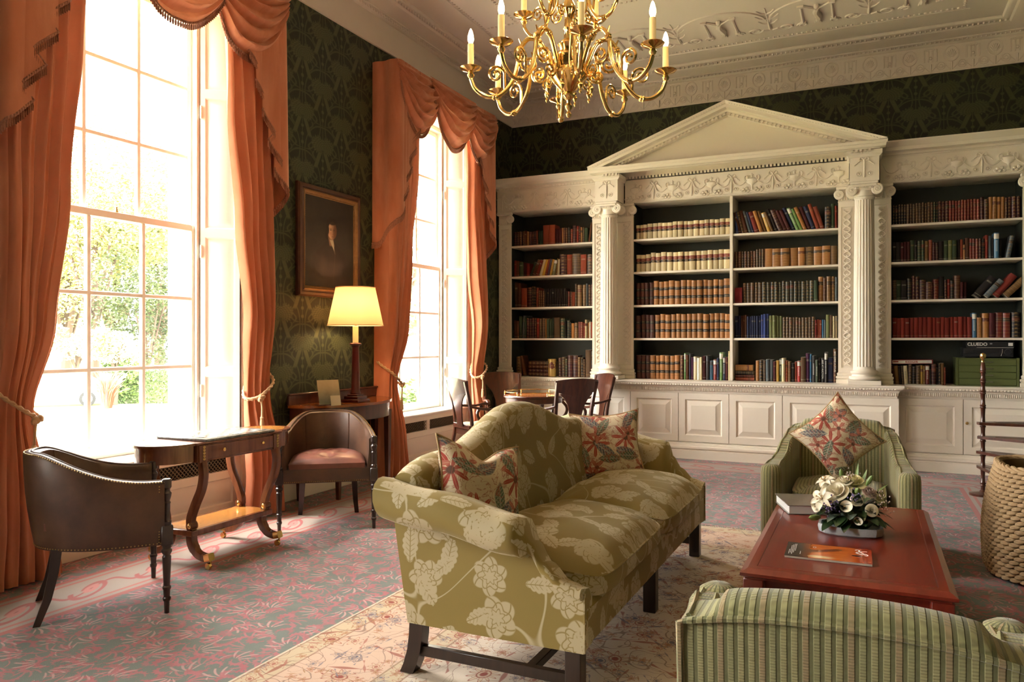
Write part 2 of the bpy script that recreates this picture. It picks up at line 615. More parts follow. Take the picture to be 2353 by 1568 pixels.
RUG = (-2.36, .22, 1.0, 5.80)   # x0, x1, y0, y1
def _rug():
    x, y, z = xyz(coord())
    n0 = noise(coord(), 260, 2, .7)
    nb = noise(comb(x, y), 1.4, 3)
    dx = smin(x - RUG[0], RUG[1] - x); dy = smin(y - RUG[2], RUG[3] - y)
    d = smin(dx, dy)
    col = mix(nb, (.60, .50, .40, 1), (.66, .57, .47, 1))
    b1 = inside(sabs(d - .34), .30, .003)
    col = mix(b1, col, mix(nb, (.60, .42, .33, 1), (.62, .47, .38, 1)))
    g1 = smax(inside(sabs(d - .075), .055, .003), inside(sabs(d - .58), .055, .003))
    col = mix(g1, col, (.55, .45, .32, 1))
    # vine work
    v = noise(comb(x, y), 3.4, 1, .4, 1.6)
    vine = inside(sabs(v - .5), .0065, .003)
    vine = smax(vine, inside(sabs(noise(comb(x + 5, y + 3), 4.6, 1, .4, 2.0) - .48), .006, .003))
    col = mix(vine * .75, col, (.22, .15, .12, 1))
    specs = ((.30, 0, 0, 11, (.30, .085, .07, 1), (.56, .40, .26, 1), .30), (.24, 4.1, 2.2, 9, (.15, .14, .19, 1), (.56, .42, .33, 1), .40),
             (.17, 8.3, 6.2, 7, (.38, .15, .12, 1), (.60, .50, .34, 1), .45), (.12, 2.3, 9.1, 6, (.19, .18, .22, 1), (.52, .36, .25, 1), .5),
             (.10, 5.9, 1.1, 5, (.36, .20, .10, 1), (.46, .20, .15, 1), .55))
    for sz, ox, oy, k, c1, c2, kp in specs:
        a, b, r1, r2 = stamp(x + ox, y + oy, sz, .85, 1.0)
        rr = slen(a, b * 1.35); an = satan2(b, a)
        pet = .21 + .085 * ssin(an * k)
        msk = inside(rr - pet, 0.0, .02)
        rim = inside(sabs(rr - pet + .012), .016, .010)
        core = inside(rr, .07, .02)
        ring = inside(sabs(rr - .12), .012, .01)
        keep = sgt(r1, kp)
        col = mix(msk * keep * .5, col, c2)
        col = mix(smax(rim, ring) * keep * .9, col, c1)
        col = mix(core * keep, col, c1)
        lf = inside(sabs(b + .30 - a * .35), .022 + .018 * ssin(a * 12), .012) * inside(sabs(a), .36, .03)
        col = mix(lf * keep * .8, col, c1)
    fr = smax(inside(sabs(d - .02), .004, .003), smax(inside(sabs(d - .135), .004, .003), inside(sabs(d - .53), .004, .003)))
    fr = smax(fr, inside(sabs(d - .635), .004, .003))
    col = mix(fr * .7, col, (.25, .14, .10, 1))
    col = mix(inside(d, .012, .002), col, (.62, .55, .44, 1))
    col = mix(.18 * n0, col, (.25, .2, .16, 1))
    return {'Base Color': col, 'bump': (n0, .003, .5)}
M_rug = material('persian_rug', _rug, rough=.95, spec=.1)

def _sofa():
    x, y, z = xyz(coord('UV'))
    col = mix(noise(coord('UV'), 3.5, 2), (.235, .165, .040, 1), (.27, .195, .055, 1))
    fl = (.50, .42, .265, 1)
    tot = None
    lines = None
    # stems
    st = inside(sabs(noise(comb(x + 3, y), 2.1, 0, .4, .9) - .5), .006, .004)
    tot = st
    for sz, ox, oy, k, kp in ((.34, .05, .12, 5, .0), (.31, .20, .27, 6, .45)):
        a, b, r1, r2 = stamp(x + ox, y + oy, sz, .45, 1.0)
        rr = slen(a, b); an = satan2(b, a)
        lobe = .225 + .065 * sabs(ssin(an * k * .5)) - .035
        head = inside(rr - lobe, .0, .012)
        petal = inside(sabs(sfract(an * (k / (2 * pi)) + .25 * ssin(rr * 14)) - .5), .045, .02) * sgt(rr, .11)
        ring = inside(sabs(rr - .15 - .028 * ssin(an * k + 1.0)), .009, .005)
        ring2 = inside(sabs(rr - .085 - .02 * ssin(an * 7)), .008, .005)
        ln = smax(petal, smax(ring, ring2)) * head
        tot = smax(tot, head * (1 - ln * .85) * sgt(r1, kp))
    for sz, ox, oy in ((.165, 1.13, .61), (.19, .42, 2.2)):
        a, b, r1, r2 = stamp(x + ox, y + oy, sz, .7, 1.0)
        wv_ = .17 - a * a * 1.1 + .035 * sabs(ssin(a * 22))
        leaf = inside(sabs(b) - wv_, .0, .015) * inside(sabs(a), .40, .02)
        vein = smax(inside(sabs(b), .012, .006), inside(sabs(sfract((a - sabs(b) * .8) * 9) - .5), .09, .04) * inside(sabs(b), .11, .02) * .8)
        keep = sgt(r1, .45)
        tot = smax(tot, leaf * (1 - vein * .85) * keep)
    col = mix(tot * .92, col, fl)
    return {'Base Color': col, 'Roughness': .68 - tot * .1}
M_sofa = material('olive_gold_damask', _sofa, spec=.3, sheen=.25, sheen_tint=(.95, .9, .7, 1))

def _stripe():
    x, y, z = xyz(coord('UV'))
    p = .0215
    t = sfract(x * (1 / p)); cell = smod(sfloor(x * (1 / p)), 4)
    m = inside(sabs(t - .5), .29, .05)
    rib = ssin(y * 900) * .5 + .5
    wob = noise(comb(x * 3, y), 60, 2)
    lightc = mix(sgt(cell, 2.5), mix(sgt(cell, 1.5), (.37, .34, .150, 1), (.30, .29, .125, 1)), (.36, .24, .125, 1))
    lightc = mix(wob * .5, lightc, (.42, .40, .22, 1))
    lightc = mix(rib * .45, lightc, (.16, .15, .07, 1))
    dark = mix(noise(coord('UV'), 90, 2), (.125, .125, .050, 1), (.18, .175, .080, 1))
    return {'Base Color': mix(m, dark, lightc), 'bump': (m * (.6 + rib * .4), .003, .7)}
M_stripe = material('striped_chenille', _stripe, rough=.9, spec=.15, sheen=.3)

def _embroid(seed):
    def f():
        x, y, z = xyz(coord('UV'))
        x = x + seed; y = y + seed * .7
        col = mix(noise(coord('UV'), 6, 3), (.72, .59, .40, 1), (.77, .66, .48, 1))
        rows = ((.27, 0, 0, 8, (.42, .055, .045, 1), 1), (.22, 3.1, 1.7, 6, (.055, .085, .125, 1), 0), (.18, 1.9, 5.5, 5, (.50, .16, .12, 1), 1), (.19, 6.6, 2.4, 7, (.055, .12, .075, 1), 0))
        for sz, ox, oy, k, c, typ in rows:
            a, b, r1, r2 = stamp(x + ox, y + oy, sz, .7, 1.0)
            rr = slen(a, b); an = satan2(b, a)
            if typ:
                pet = .20 + .15 * ssin(an * k)
                m = inside(rr - pet, 0, .02)
                ln = inside(sabs(ssin(an * k * 2)), .25, .1) * m
                col = mix(m, col, c); col = mix(ln * .6, col, (.62, .45, .30, 1))
                col = mix(inside(rr, .07, .02), col, (.10, .05, .04, 1))
            else:
                w_ = .15 - a * a * .9
                m = inside(sabs(b) - w_, 0, .02) * inside(sabs(a), .42, .02)
                dots = sgt(ssin(a * 60) * ssin(b * 60), .35)
                ln = smax(inside(sabs(b), .014, .007), inside(sabs(sfract((a - sabs(b)) * 9) - .5), .10, .05))
                col = mix(m * .95, col, c); col = mix(m * smax(ln * .7, dots * .5), col, (.55, .50, .40, 1))
        fine = noise(comb(x, y), 16, 3, .6, 1.0)
        col = mix(inside(sabs(fine - .5), .02, .012) * .7, col, (.38, .10, .07, 1))
        st = noise(comb(x, y), 300, 1)
        return {'Base Color': mix(st * .25, col, (.3, .2, .12, 1))}
    return f
M_emb1 = material('embroidered_cloth', _embroid(0.0), rough=.85, spec=.15)
M_emb2 = material('embroidered_cloth_two', _embroid(3.3), rough=.85, spec=.15)
M_emb3 = material('embroidered_cloth_three', _embroid(7.9), rough=.85, spec=.15)
M_piping = material('gold_piping', color=(.42, .27, .12, 1), rough=.7)

def _wood(c1, c2, sc=1.0, axis='y', ring=9.0):
    def f():
        x, y, z = xyz(coord())
        if axis == 'y': v = comb(x * 14 * sc, y * 1.2 * sc, z * 14 * sc)
        elif axis == 'x': v = comb(x * 1.2 * sc, y * 14 * sc, z * 14 * sc)
        else: v = comb(x * 14 * sc, y * 14 * sc, z * 1.2 * sc)
        n = noise(v, 1.6, 4, .6, .6)
        g = noise(v, 9.0, 3, .7)
        col = mix(sstep(.3, .7, n), c1, c2)
        col = mix(g * .35, col, c1)
        return {'Base Color': col}
    return f
M_mahog = material('mahogany', _wood((.050, .015, .008, 1), (.11, .031, .015, 1), axis='z'), rough=.28, coat=.35)
M_dark = material('dark_oak', _wood((.018, .009, .006, 1), (.035, .017, .011, 1), axis='z'), rough=.35, coat=.2)
M_redwood = material('red_mahogany', _wood((.14, .012, .006, 1), (.21, .022, .010, 1), axis='y', sc=.7), rough=.3, coat=.28, coat_rough=.08)
M_rosew = material('rosewood', _wood((.105, .032, .014, 1), (.20, .066, .026, 1), axis='z'), rough=.25, coat=.4)
def _burr():
    n = noise(coord(), 26, 4, .65, 2.5); n2 = noise(coord(), 7, 3)
    return {'Base Color': mix(n, mix(n2, (.50, .20, .035, 1), (.66, .32, .07, 1)), (.20, .055, .012, 1))}
M_burr = material('burr_walnut', _burr, rough=.2, coat=.5)
M_satin = material('satinwood', _wood((.30, .085, .02, 1), (.42, .135, .035, 1), axis='y'), rough=.2, coat=.5)
M_red_lacq = material('oxblood_lacquer', color=(.085, .011, .010, 1), rough=.28, coat=.3)

def _leather(c1, c2):
    def f():
        n = noise(coord(), 4.5, 4, .6); g = noise(coord(), 190, 3, .6)
        return {'Base Color': mix(sstep(.3, .75, n), c1, c2), 'Roughness': .36 + n * .16, 'bump': (g, .0008, .5)}
    return f
M_leath = material('brown_leather', _leather((.050, .022, .0115, 1), (.120, .054, .027, 1)), spec=.5, coat=.12, coat_rough=.3)
M_leath2 = material('oxblood_leather', _leather((.095, .027, .018, 1), (.20, .066, .043, 1)), spec=.5, coat=.15, coat_rough=.3)
M_brass = material('brass', lambda: {'Base Color': mix(noise(coord(), 9, 3), (.72, .45, .14, 1), (.86, .60, .24, 1))}, metal=1.0, rough=.17)
M_brassd = material('aged_brass', color=(.52, .34, .12, 1), metal=1.0, rough=.3)
M_gilt = material('gilt_wood', lambda: {'Base Color': mix(noise(coord(), 22, 4, .7), (.13, .055, .02, 1), (.32, .16, .05, 1))}, metal=.35, rough=.42)
M_frame = material('brown_gilt', lambda: {'Base Color': mix(noise(coord(), 15, 4, .7), (.045, .018, .011, 1), (.12, .045, .022, 1))}, metal=.1, rough=.45)
M_candle = material('candle_sleeve', color=(.80, .62, .27, 1), rough=.45, spec=.4, emit=(1.0, .62, .24, 1), estr=.18)  # sleeve is no lamp: faint warm bulb glow put into its emission
M_flame = material('candle_bulb', color=(1, .8, .5, 1), emit=(1.0, .70, .33, 1), estr=60.0)
for _m in (M_candle, M_flame): _m.cycles.emission_sampling = 'NONE'
M_black = material('black_plastic', color=(.012, .012, .014, 1), rough=.4)
M_blackd = material('void_black', color=(.006, .006, .006, 1), rough=.8)
M_steel = material('steel', color=(.65, .63, .58, 1), metal=1.0, rough=.25)
M_greencab = material('green_enamel', color=(.085, .105, .028, 1), rough=.45)
M_mesh = material('grille_bronze', color=(.20, .15, .095, 1), rough=.5, metal=.4)
M_page = material('paper_pages', lambda: {'Base Color': mix(noise(coord(), 60, 2), (.60, .54, .42, 1), (.72, .67, .56, 1))}, rough=.9)
M_glass = material('window_glass', color=(1, 1, 1, 1), rough=0.0, trans=1.0, spec=.5)
def _glass():
    nt = M_glass.node_tree; S.nt = nt
    out = nt.nodes['Material Output']
    tr = nt.nodes.new('ShaderNodeBsdfTransparent'); gl = nt.nodes.new('ShaderNodeBsdfGlossy'); gl.inputs['Roughness'].default_value = .01
    lw = nt.nodes.new('ShaderNodeLayerWeight'); lw.inputs[0].default_value = .5
    fr = nt.nodes.new('ShaderNodeMath'); fr.operation = 'POWER'; nt.links.new(lw.outputs['Facing'], fr.inputs[0]); fr.inputs[1].default_value = 5.0
    mx = nt.nodes.new('ShaderNodeMixShader')
    nt.links.new(fr.outputs[0], mx.inputs[0]); nt.links.new(tr.outputs[0], mx.inputs[1]); nt.links.new(gl.outputs[0], mx.inputs[2])
    nt.links.new(mx.outputs[0], out.inputs[0])
_glass()
# ------------------------------------------------------------------ room shell
OUT = WX - .58
def shell():
    fl = MB().box(OUT, RX + .3, FY - .2, BY + .2, -.12, 0).obj('floor', M_carpet)
    struct(fl, 'fitted carpet of pink acanthus leaves on grey teal with a bordered edge')
    # window wall: papered skin with splayed openings, masonry behind
    ends = [FY] + [e for c in sorted(WINS) for e in (c - .92, c + .92)] + [BY]
    sk = MB(); ms = MB()
    for i in range(0, len(ends), 2):
        a, b = ends[i], ends[i + 1]
        sk.box(WX - .03, WX, a, b, 0, CZ)
        a2 = a - .2 if i else a - .2
        b2 = b + .2
        poly = [(WX - .03, a), (WX - .03, b), (WX - .25, b2), (OUT, b2), (OUT, a2), (WX - .25, a2)]
        ms.prism(poly, 'z', -.1, CZ + .1)
    for c in WINS:
        sk.box(WX - .03, WX, c - .92, c + .92, WIN_Z1, CZ)
        ms.box(OUT, WX - .03, c - .92, c + .92, WIN_Z1, CZ + .1)
        ms.box(OUT, WX - .06, c - .92, c + .92, -.1, WIN_Z0 - .03)
    wl = sk.obj('wall_left', M_paper); struct(wl, 'window wall papered in dark green damask')
    ms.obj('masonry', M_outwall, wl)
    wb = MB().box(WX - .05, RX + .05, BY, BY + .12, 0, CZ).obj('wall_back', M_paper)
    struct(wb, 'end wall papered in dark green damask above the bookcases')
    wr = MB().box(RX, RX + .12, FY, BY, 0, CZ).obj('wall_right', M_paper)
    struct(wr, 'side wall papered in dark green damask')
    wf = MB().box(WX - .05, RX + .05, FY - .12, FY, 0, CZ).obj('wall_front', M_paper)
    struct(wf, 'far end wall papered in dark green damask')
    ce = MB().box(OUT, RX + .2, FY - .15, BY + .15, CZ, CZ + .12).obj('ceiling', M_plaster)
    struct(ce, 'cream plaster ceiling with neoclassical relief')
    # cornice round the room
    prof = [(0, 4.41), (.022, 4.41), (.022, 4.425), (.012, 4.43), (.012, 4.715), (.03, 4.72), (.05, 4.735), (.045, 4.75), (.075, 4.752),
            (.075, 4.765), (.12, 4.77), (.20, 4.775), (.25, 4.785), (.27, 4.80), (.30, 4.80), (.33, 4.812), (.34, 4.83), (.34, CZ + .002), (0, CZ + .002)]
    co = MB().sweep([(WX, BY, 0), (RX, BY, 0), (RX, FY, 0), (WX, FY, 0)], prof, closed=True).obj('trim_1', M_plaster, sharp=25)
    struct(co, 'deep cream plaster cornice with roundel frieze')
    # enriched beads (too fine to pick apart)
    bd = MB()
    for (off, z, st, r) in ((.04, 4.742, .045, .014), (.30, 4.79, .05, .016)):
        x = WX + off
        while x < RX - off:
            bd.ball((x, BY - off - .01, z), r, 5, 4); x += st
        y = 2.6
        while y < BY - off:
            bd.ball((WX + off + .01, y, z), r, 5, 4); y += st
    stuff(bd.obj('bead_moulding', M_plaster, co))
    # frieze ornaments on the bookcase wall
    fy = BY - .014
    ro = MB()
    ro.tube([(cos(a) * .072, 0, .085 * sin(a)) for a in [2 * pi * k / 20 for k in range(20)]], .007, 5, closed=True, up=(0, 1, 0))
    for k in range(7):
        a = pi / 2 + (k - 3) * .38
        ro.tube([(cos(a) * .012, 0, -.05 + sin(a) * .012), (cos(a) * .05, -.002, -.035 + sin(a) * .075)], [.004, .009], 5)
    pa = MB()
    for dx in (-.06, -.02, .02, .06):
        pa.box(dx - .006, dx + .006, -.006, .004, -.07, .07, .003)
    pa.box(-.045, .045, -.005, .004, .055, .072, .003); pa.ball((0, -.002, -.03), .018, 6, 5)
    scr = MB()
    for sg in (-1, 1):
        pts = []
        for k in range(26):
            t = k / 25; a = t * 3.6 * pi; r = .052 * (1 - t * .78)
            pts.append((sg * (.105 - cos(a) * r), 0, -.0 + sin(a) * r))
        scr.tube([(sg * .012, 0, -.045)] + pts, .0055, 5, up=(0, 1, 0))
    scr.tube([(0, 0, -.06), (0, -.004, .03)], [.008, .012], 5)
    n = 0
    x = -1.631 - 7 * .4145
    first = {}
    while x < RX - .1:
        for nm, mb, dx, z in (('roundel', ro, 0, 4.615), ('relief_panel', pa, .207, 4.615), ('relief_scroll', scr, .207, 4.485), ('relief_scroll', scr, 0, 4.485)):
            if nm not in first:
                first[nm] = mb.obj(nm, M_plaster, co); o = first[nm]
            else:
                o = first[nm].copy(); COL.objects.link(o)
            if WX + .1 < x + dx < RX - .1:
                o.location = (x + dx, fy, z)
            else:
                o.location = (WX + .12 if x < -3 else RX - .12, fy, z)
        x += .4145
    # ceiling compartments: bead borders, arches, figures
    def bead_line(x0, y0, x1, y1, st=.05, r=.014):
        L = hypot(x1 - x0, y1 - y0); k = int(L / st)
        return [(lerp(x0, x1, i / k), lerp(y0, y1, i / k)) for i in range(k + 1)]
    bb = MB()
    yb, y2 = 9.13, 7.55
    xl, xr = WX + .73, RX - .73
    for ln in (bead_line(xl, yb, xr, yb), bead_line(xl, y2, xr, y2), bead_line(xl, yb, xl, 2.5), bead_line(xr, yb, xr, 4.5), bead_line(xl + .4, y2, xl + .4, 2.5)):
        for (px, py) in ln: bb.ball((px, py, CZ), .017, 5, 4)
    stuff(bb.obj('bead_border', M_plaster, ce))
    pl = MB()
    for (a, b) in (((xl - .06, yb + .06), (xr + .06, yb + .06)),):
        pl.box(a[0], b[0], a[1] - .02, a[1] + .02, CZ - .012, CZ + .01, .006)
        pl.box(a[0], a[0] + .04, 2.5, a[1], CZ - .012, CZ + .01, .006)
    pl.obj('ceiling_fillet', M_plaster, ce)
    px0 = -1.953
    posts = [px0 + .985 * k for k in range(-2, 4)]
    arch = MB().tube([(-.49 + .98 * k / 24, 0 - .45 * sqrt(max(0, 1 - ((k / 12) - 1) ** 2)), 0) for k in range(25)], [.010 + .004 * (k % 2) for k in range(25)], 5, up=(0, 0, 1))
    ao = None
    for k in range(len(posts) - 1):
        if ao is None: ao = arch.obj('relief_arch', M_plaster, ce); o = ao
        else: o = ao.copy(); COL.objects.link(o)
        o.location = (posts[k] + .49, 8.68, CZ - .004)
    post = MB()
    post.tube([(0, .0, 0), (0, -.22, 0), (0, -.55, 0)], [.022, .012, .005], 6)
    for sg in (-1, 1):
        for (yy, ln) in ((-.12, .10), (-.26, .12), (-.40, .09)):
            post.tube(catmull([(0, yy, 0), (sg * ln * .6, yy - .03, 0), (sg * ln, yy - .10, 0)], 4), [.012] * 4 + [.010] * 4 + [.003], 5)
        pts = []
        for k in range(30):
            t = k / 29; a = t * 3.4 * pi; r = .085 * (1 - t * .75)
            pts.append((sg * (.16 - cos(a) * r), .03 + sin(a) * r * .8, 0))
        post.tube([(sg * .02, .06, 0)] + pts, .011, 5, up=(0, 0, 1))
        pts = []
        for k in range(24):
            t = k / 23; a = t * 3.0 * pi; r = .055 * (1 - t * .7)
            pts.append((sg * (.33 - cos(a) * r), .05 - sin(a) * r, 0))
        post.tube(pts, .009, 5, up=(0, 0, 1))
    po = None
    for p in posts[:-1]:
        if po is None: po = post.obj('relief_palmette', M_plaster, ce); o = po
        else: o = po.copy(); COL.objects.link(o)
        o.location = (p, 8.84, CZ - .004)
    # small draped relief figure between two standards
    fg = MB()
    fg.tube(catmull([(0, .20, 0), (.01, .08, -.01), (-.012, -.05, -.016), (.004, -.14, -.012)], 5), [.03] * 4 + [.036] * 4 + [.030] * 4 + [.026] * 4, 7)
    fg.ball((.004, -.19, -.012), .030, 7, 6)
    for sg in (-1, 1):
        fg.tube(catmull([(sg * .02, -.13, -.012), (sg * .07, -.17, -.01), (sg * .13, -.22, -.006)], 4), .012, 5)
        fg.tube([(sg * .15, .20, 0), (sg * .15, -.20, 0)], [.016, .013], 6)
        fg.box(sg * .15 - .035, sg * .15 + .035, -.235, -.20, -.02, .01, .006)
        fg.box(sg * .15 - .03, sg * .15 + .03, .19, .22, -.02, .01, .006)
        fg.tube([(sg * .012, .18, -.004), (sg * .028, .26, -.004)], [.018, .012], 5)
    fo = None
    for p in posts[:-1]:
        if fo is None: fo = fg.obj('relief_figure', M_plaster, ce); o = fo
        else: o = fo.copy(); COL.objects.link(o)
        o.location = (p + .49, 8.62, CZ - .004)
    # second compartment frame further into the room
    fr = MB()
    for (x0, x1, y0, y1) in ((-2.9, -.05, 2.3, 5.3),):
        for q in ((x0, x1, y0, y0 + .03), (x0, x1, y1 - .03, y1), (x0, x0 + .03, y0, y1), (x1 - .03, x1, y0, y1)):
            fr.box(q[0], q[1], q[2], q[3], CZ - .015, CZ + .01, .006)
    fr.obj('ceiling_panel_moulding', M_plaster, ce)
    # skirting
    bs = MB()
    for i in range(0, len(ends), 2):
        bs.box(WX, WX + .022, ends[i], ends[i + 1], 0, .17, .006)
    struct(bs.obj('baseboard_left', M_cream), 'cream skirting board of the window wall')
    struct(MB().box(RX - .022, RX, FY, BY - .6, 0, .17, .006).obj('baseboard_right', M_cream), 'cream skirting board of the side wall')
shell()

# ------------------------------------------------------------------ sash windows
def make_window(idx, yc):
    w = bpy.data.objects.new('window_%d' % idx, None); COL.objects.link(w)
    w.location = (WX, yc, 0)
    hw = .70                      # half width of the sash opening
    xs = -.28                     # glass plane
    # box frame
    f = MB()
    for sg in (-1, 1):
        f.box(xs - .07, xs + .06, sg * hw, sg * (hw + .035), WIN_Z0, WIN_Z1, .004)
        f.box(xs + .035, xs + .06, sg * (hw - .02), sg * hw, WIN_Z0, WIN_Z1, .003)
    f.box(xs - .07, xs + .06, -hw - .035, hw + .035, WIN_Z1 - .05, WIN_Z1 + .02, .004)
    f.obj('frame', M_white, w)
    # sashes 3 panes wide, 3 high each
    zm = 2.28; z0 = WIN_Z0 + .02; z1 = WIN_Z1 - .05
    pane = None
    for nm, x, a, b, topr, botr in (('lower_sash', xs + .015, z0, zm + .025, .05, .085), ('upper_sash', xs - .035, zm - .025, z1, .05, .05)):
        m = MB()
        st = .045
        for sg in (-1, 1):
            m.box(x - .02, x + .02, sg * (hw - st), sg * (hw - .001), a, b, .003)
        m.box(x - .02, x + .02, -hw + st, hw - st, a, a + botr, .003)
        m.box(x - .02, x + .02, -hw + st, hw - st, b - topr, b, .003)
        pw = (2 * (hw - st)) / 3; ph = (b - topr - a - botr) / 3
        for k in (1, 2):
            yk = -hw + st + pw * k
            m.box(x - .018, x + .018, yk - .016, yk + .016, a + botr, b - topr, .005)
            zk = a + botr + ph * k
            m.box(x - .017, x + .017, -hw + st, hw - st, zk - .015, zk + .015, .005)
        so = m.obj(nm, M_white, w)
        for i in range(3):
            for j in range(3):
                yk = -hw + st + pw * (i + .5); zk = a + botr + ph * (j + .5)
                p = MB().box(-.0015, .0015, -pw / 2, pw / 2, -ph / 2, ph / 2).obj('pane', M_glass, so)
                p.location = (x - .004, yk, zk)
    fastener = MB().lathe([(.012, 0), (.016, .01), (.008, .03), (.012, .04), (0.002, .045)], 8, c=(xs + .02, 0, zm + .025))
    fastener.obj('sash_fastener', M_brassd, w)
    # splayed, panelled shutters in the reveals
    for sg in (-1, 1):
        sh = MB()
        p0 = Vector((xs + .06, sg * (hw + .02), 0)); p1 = Vector((-.002, sg * .915, 0))
        d = (p1 - p0); L = d.length; d.normalize(); nrm = Vector((d.y, -d.x, 0)) * (sg)
        def mp(u, v, dep, p0=p0, d=d, nrm=nrm):
            q = p0 + d * u + nrm * dep
            return (q.x, q.y, v)
        flip = sg < 0
        def rect(loops, mb):
            s0 = len(mb.f)
            mb.rects(loops, mp)
            if not flip:
                mb.f[s0:] = [q[::-1] for q in mb.f[s0:]]
        zs = [WIN_Z0, 1.15, 2.25, 3.35, WIN_Z1]
        for k in range(4):
            a, b = zs[k], zs[k + 1]
            m = .035
            rect([(0, L, a, b, .02), (m, L - m, a + m, b - m, .02), (m + .01, L - m - .01, a + m + .01, b - m - .01, .008), (m + .02, L - m - .02, a + m + .02, b - m - .02, .008),
                  (m + .05, L - m - .05, a + m + .05, b - m - .05, .018)], sh)
        sh.obj('shutter', M_white, w, sharp=20)
        hg = MB()
        for z in (1.0, 2.1, 3.2):
            q = mp(.006, z, .026); hg.lathe([(.008, -.05), (.008, .05)], 6, c=q)
        hg.obj('hinge', M_white, w)
    MB().box(-.30, 0, -.93, .93, WIN_Z1 - .012, WIN_Z1 - .001).obj('soffit', M_white, w)
    # sill, apron with lattice grilles and a panel
    sl = MB(); sl.box(xs - .02, .045, -.95, .95, WIN_Z0 - .012, WIN_Z0 + .018, .01)
    sl.obj('window_sill', M_white, w)
    MB().box(xs - .36, xs - .02, -.72, .72, WIN_Z0 - .06, WIN_Z0 + .0, .005).obj('outer_sill', M_outwall, w)
    ap = MB()
    g0, g1 = .375, .485
    ap.box(-.05, .0, -.92, .92, g1, WIN_Z0 - .012)
    for a, b in ((-.92, -.83), (-.03, .03), (.83, .92)):
        ap.box(-.05, .0, a, b, g0, g1)
    def mpp(u, v, dep): return (dep, u, v)
    ap.rects([(-.92, .92, 0, g0, 0), (-.84, .84, .115, .315, 0), (-.83, .83, .125, .305, -.014), (-.82, .82, .135, .295, -.014), (-.80, .80, .155, .275, -.006)], mpp)
    ap.box(-.05, -.001, -.92, .92, g0 - .004, g0)
    ap.box(-.05, .018, -.92, .92, 0, .085, .005)
    ap.obj('apron_panel', M_cream, w)
    for a, b in ((-.83, -.03), (.03, .83)):
        gb = MB().box(-.052, -.046, a, b, g0, g1); gbo = gb.obj('grille_backing', M_blackd, w)
        la = MB(); st = .034; hgt = g1 - g0
        k = a - hgt
        while k < b:
            for sg in (1, -1):
                y0, z0_ = (k, g0) if sg > 0 else (k + hgt, g0)
                y1_, z1_ = (k + hgt, g1) if sg > 0 else (k, g1)
                t0 = 0.0; t1 = 1.0
                lo, hi = min(y0, y1_), max(y0, y1_)
                dy = y1_ - y0
                if dy > 0:
                    t0 = max(0, (a - y0) / dy); t1 = min(1, (b - y0) / dy)
                else:
                    t0 = max(0, (b - y0) / dy); t1 = min(1, (a - y0) / dy)
                if t1 > t0 + .02:
                    la.tube([(-.022 - .004 * sg, y0 + dy * t0, g0 + hgt * t0), (-.022 - .004 * sg, y0 + dy * t1, g0 + hgt * t1)], .0042, 4)
            k += st
        stuff(la.obj('lattice', M_mesh, gbo))
    # architrave on the wall face
    for sg in (-1, 1):
        ar = MB().sweep([(0, sg * .99, 0), (0, sg * .99, WIN_Z1 + .06)], [(-.07, 0), (-.07, .02), (-.03, .028), (.04, .02), (.07, .03), (.07, 0)], up=(1, 0, 0))
        ar.obj('architrave', M_cream, w)
    struct(w, ['tall sash window nearest the bookcases, blown out by daylight', 'tall sash window over the chess table, garden behind it', 'tall sash window beside the viewer'][idx - 1])
    return w
for _i, _y in enumerate(WINS):
    make_window(_i + 1, _y)
# electrical casing on the wall next to the middle window
_eb = MB(); _eb.box(WX, WX + .09, 4.70, 4.83, .27, .50, .006); _eb.box(WX + .001, WX + .03, 4.75, 4.78, 0.17, .27, .003)
tag(_eb.obj('wall_box', M_cream), 'small cream casing box on the wall by the window above the chess table', 'box')
# ------------------------------------------------------------------ bookcase joinery
XC = -1.468                         # centre line
YS, YC = 9.29, 9.10                 # fronts of the side and centre base cabinets
YF = 9.36                           # front of shelves and pilasters
WT = .915                           # worktop height
BAYS = {'left': (-4.36, -3.205), 'centre_l': (-2.665, -1.487), 'centre_r': (-1.451, -.298), 'right': (.237, 1.452)}
SHELF_Z = [WT, 1.425, 1.840, 2.256, 2.667]

def fy_map(yf):
    return lambda u, v, d: (u, yf - d, v)

def make_door(x0, x1, z0, z1, yf, parent, knob=None):
    g = .004
    x0 += g; x1 -= g
    m = MB()
    fr = .075
    m.rects([(x0, x1, z0, z1, -.02), (x0, x1, z0, z1, .0), (x0 + fr, x1 - fr, z0 + fr, z1 - fr, .0), (x0 + fr + .012, x1 - fr - .012, z0 + fr + .012, z1 - fr - .012, -.013)], fy_map(yf), cap=False)
    d = m.obj('door', M_cream, parent, sharp=20)
    p = MB(); f2 = fr + .012
    p.rects([(x0 + f2, x1 - f2, z0 + f2, z1 - f2, -.013), (x0 + f2 + .008, x1 - f2 - .008, z0 + f2 + .008, z1 - f2 - .008, -.013),
             (x0 + f2 + .06, x1 - f2 - .06, z0 + f2 + .06, z1 - f2 - .06, .0), (x0 + f2 + .06, x1 - f2 - .06, z0 + f2 + .06, z1 - f2 - .06, .003)], fy_map(yf))
    p.obj('panel', M_cream, d, sharp=12)
    if knob:
        k = MB().lathe([(.006, 0), (.006, .012), (.014, .018), (.016, .026), (.010, .032), (.001, .033)], 10)
        k.xf(Matrix.Translation((knob, yf, .53)) @ Matrix.Rotation(pi / 2, 4, 'X'))
        k.obj('knob', M_brassd, d)
    return d

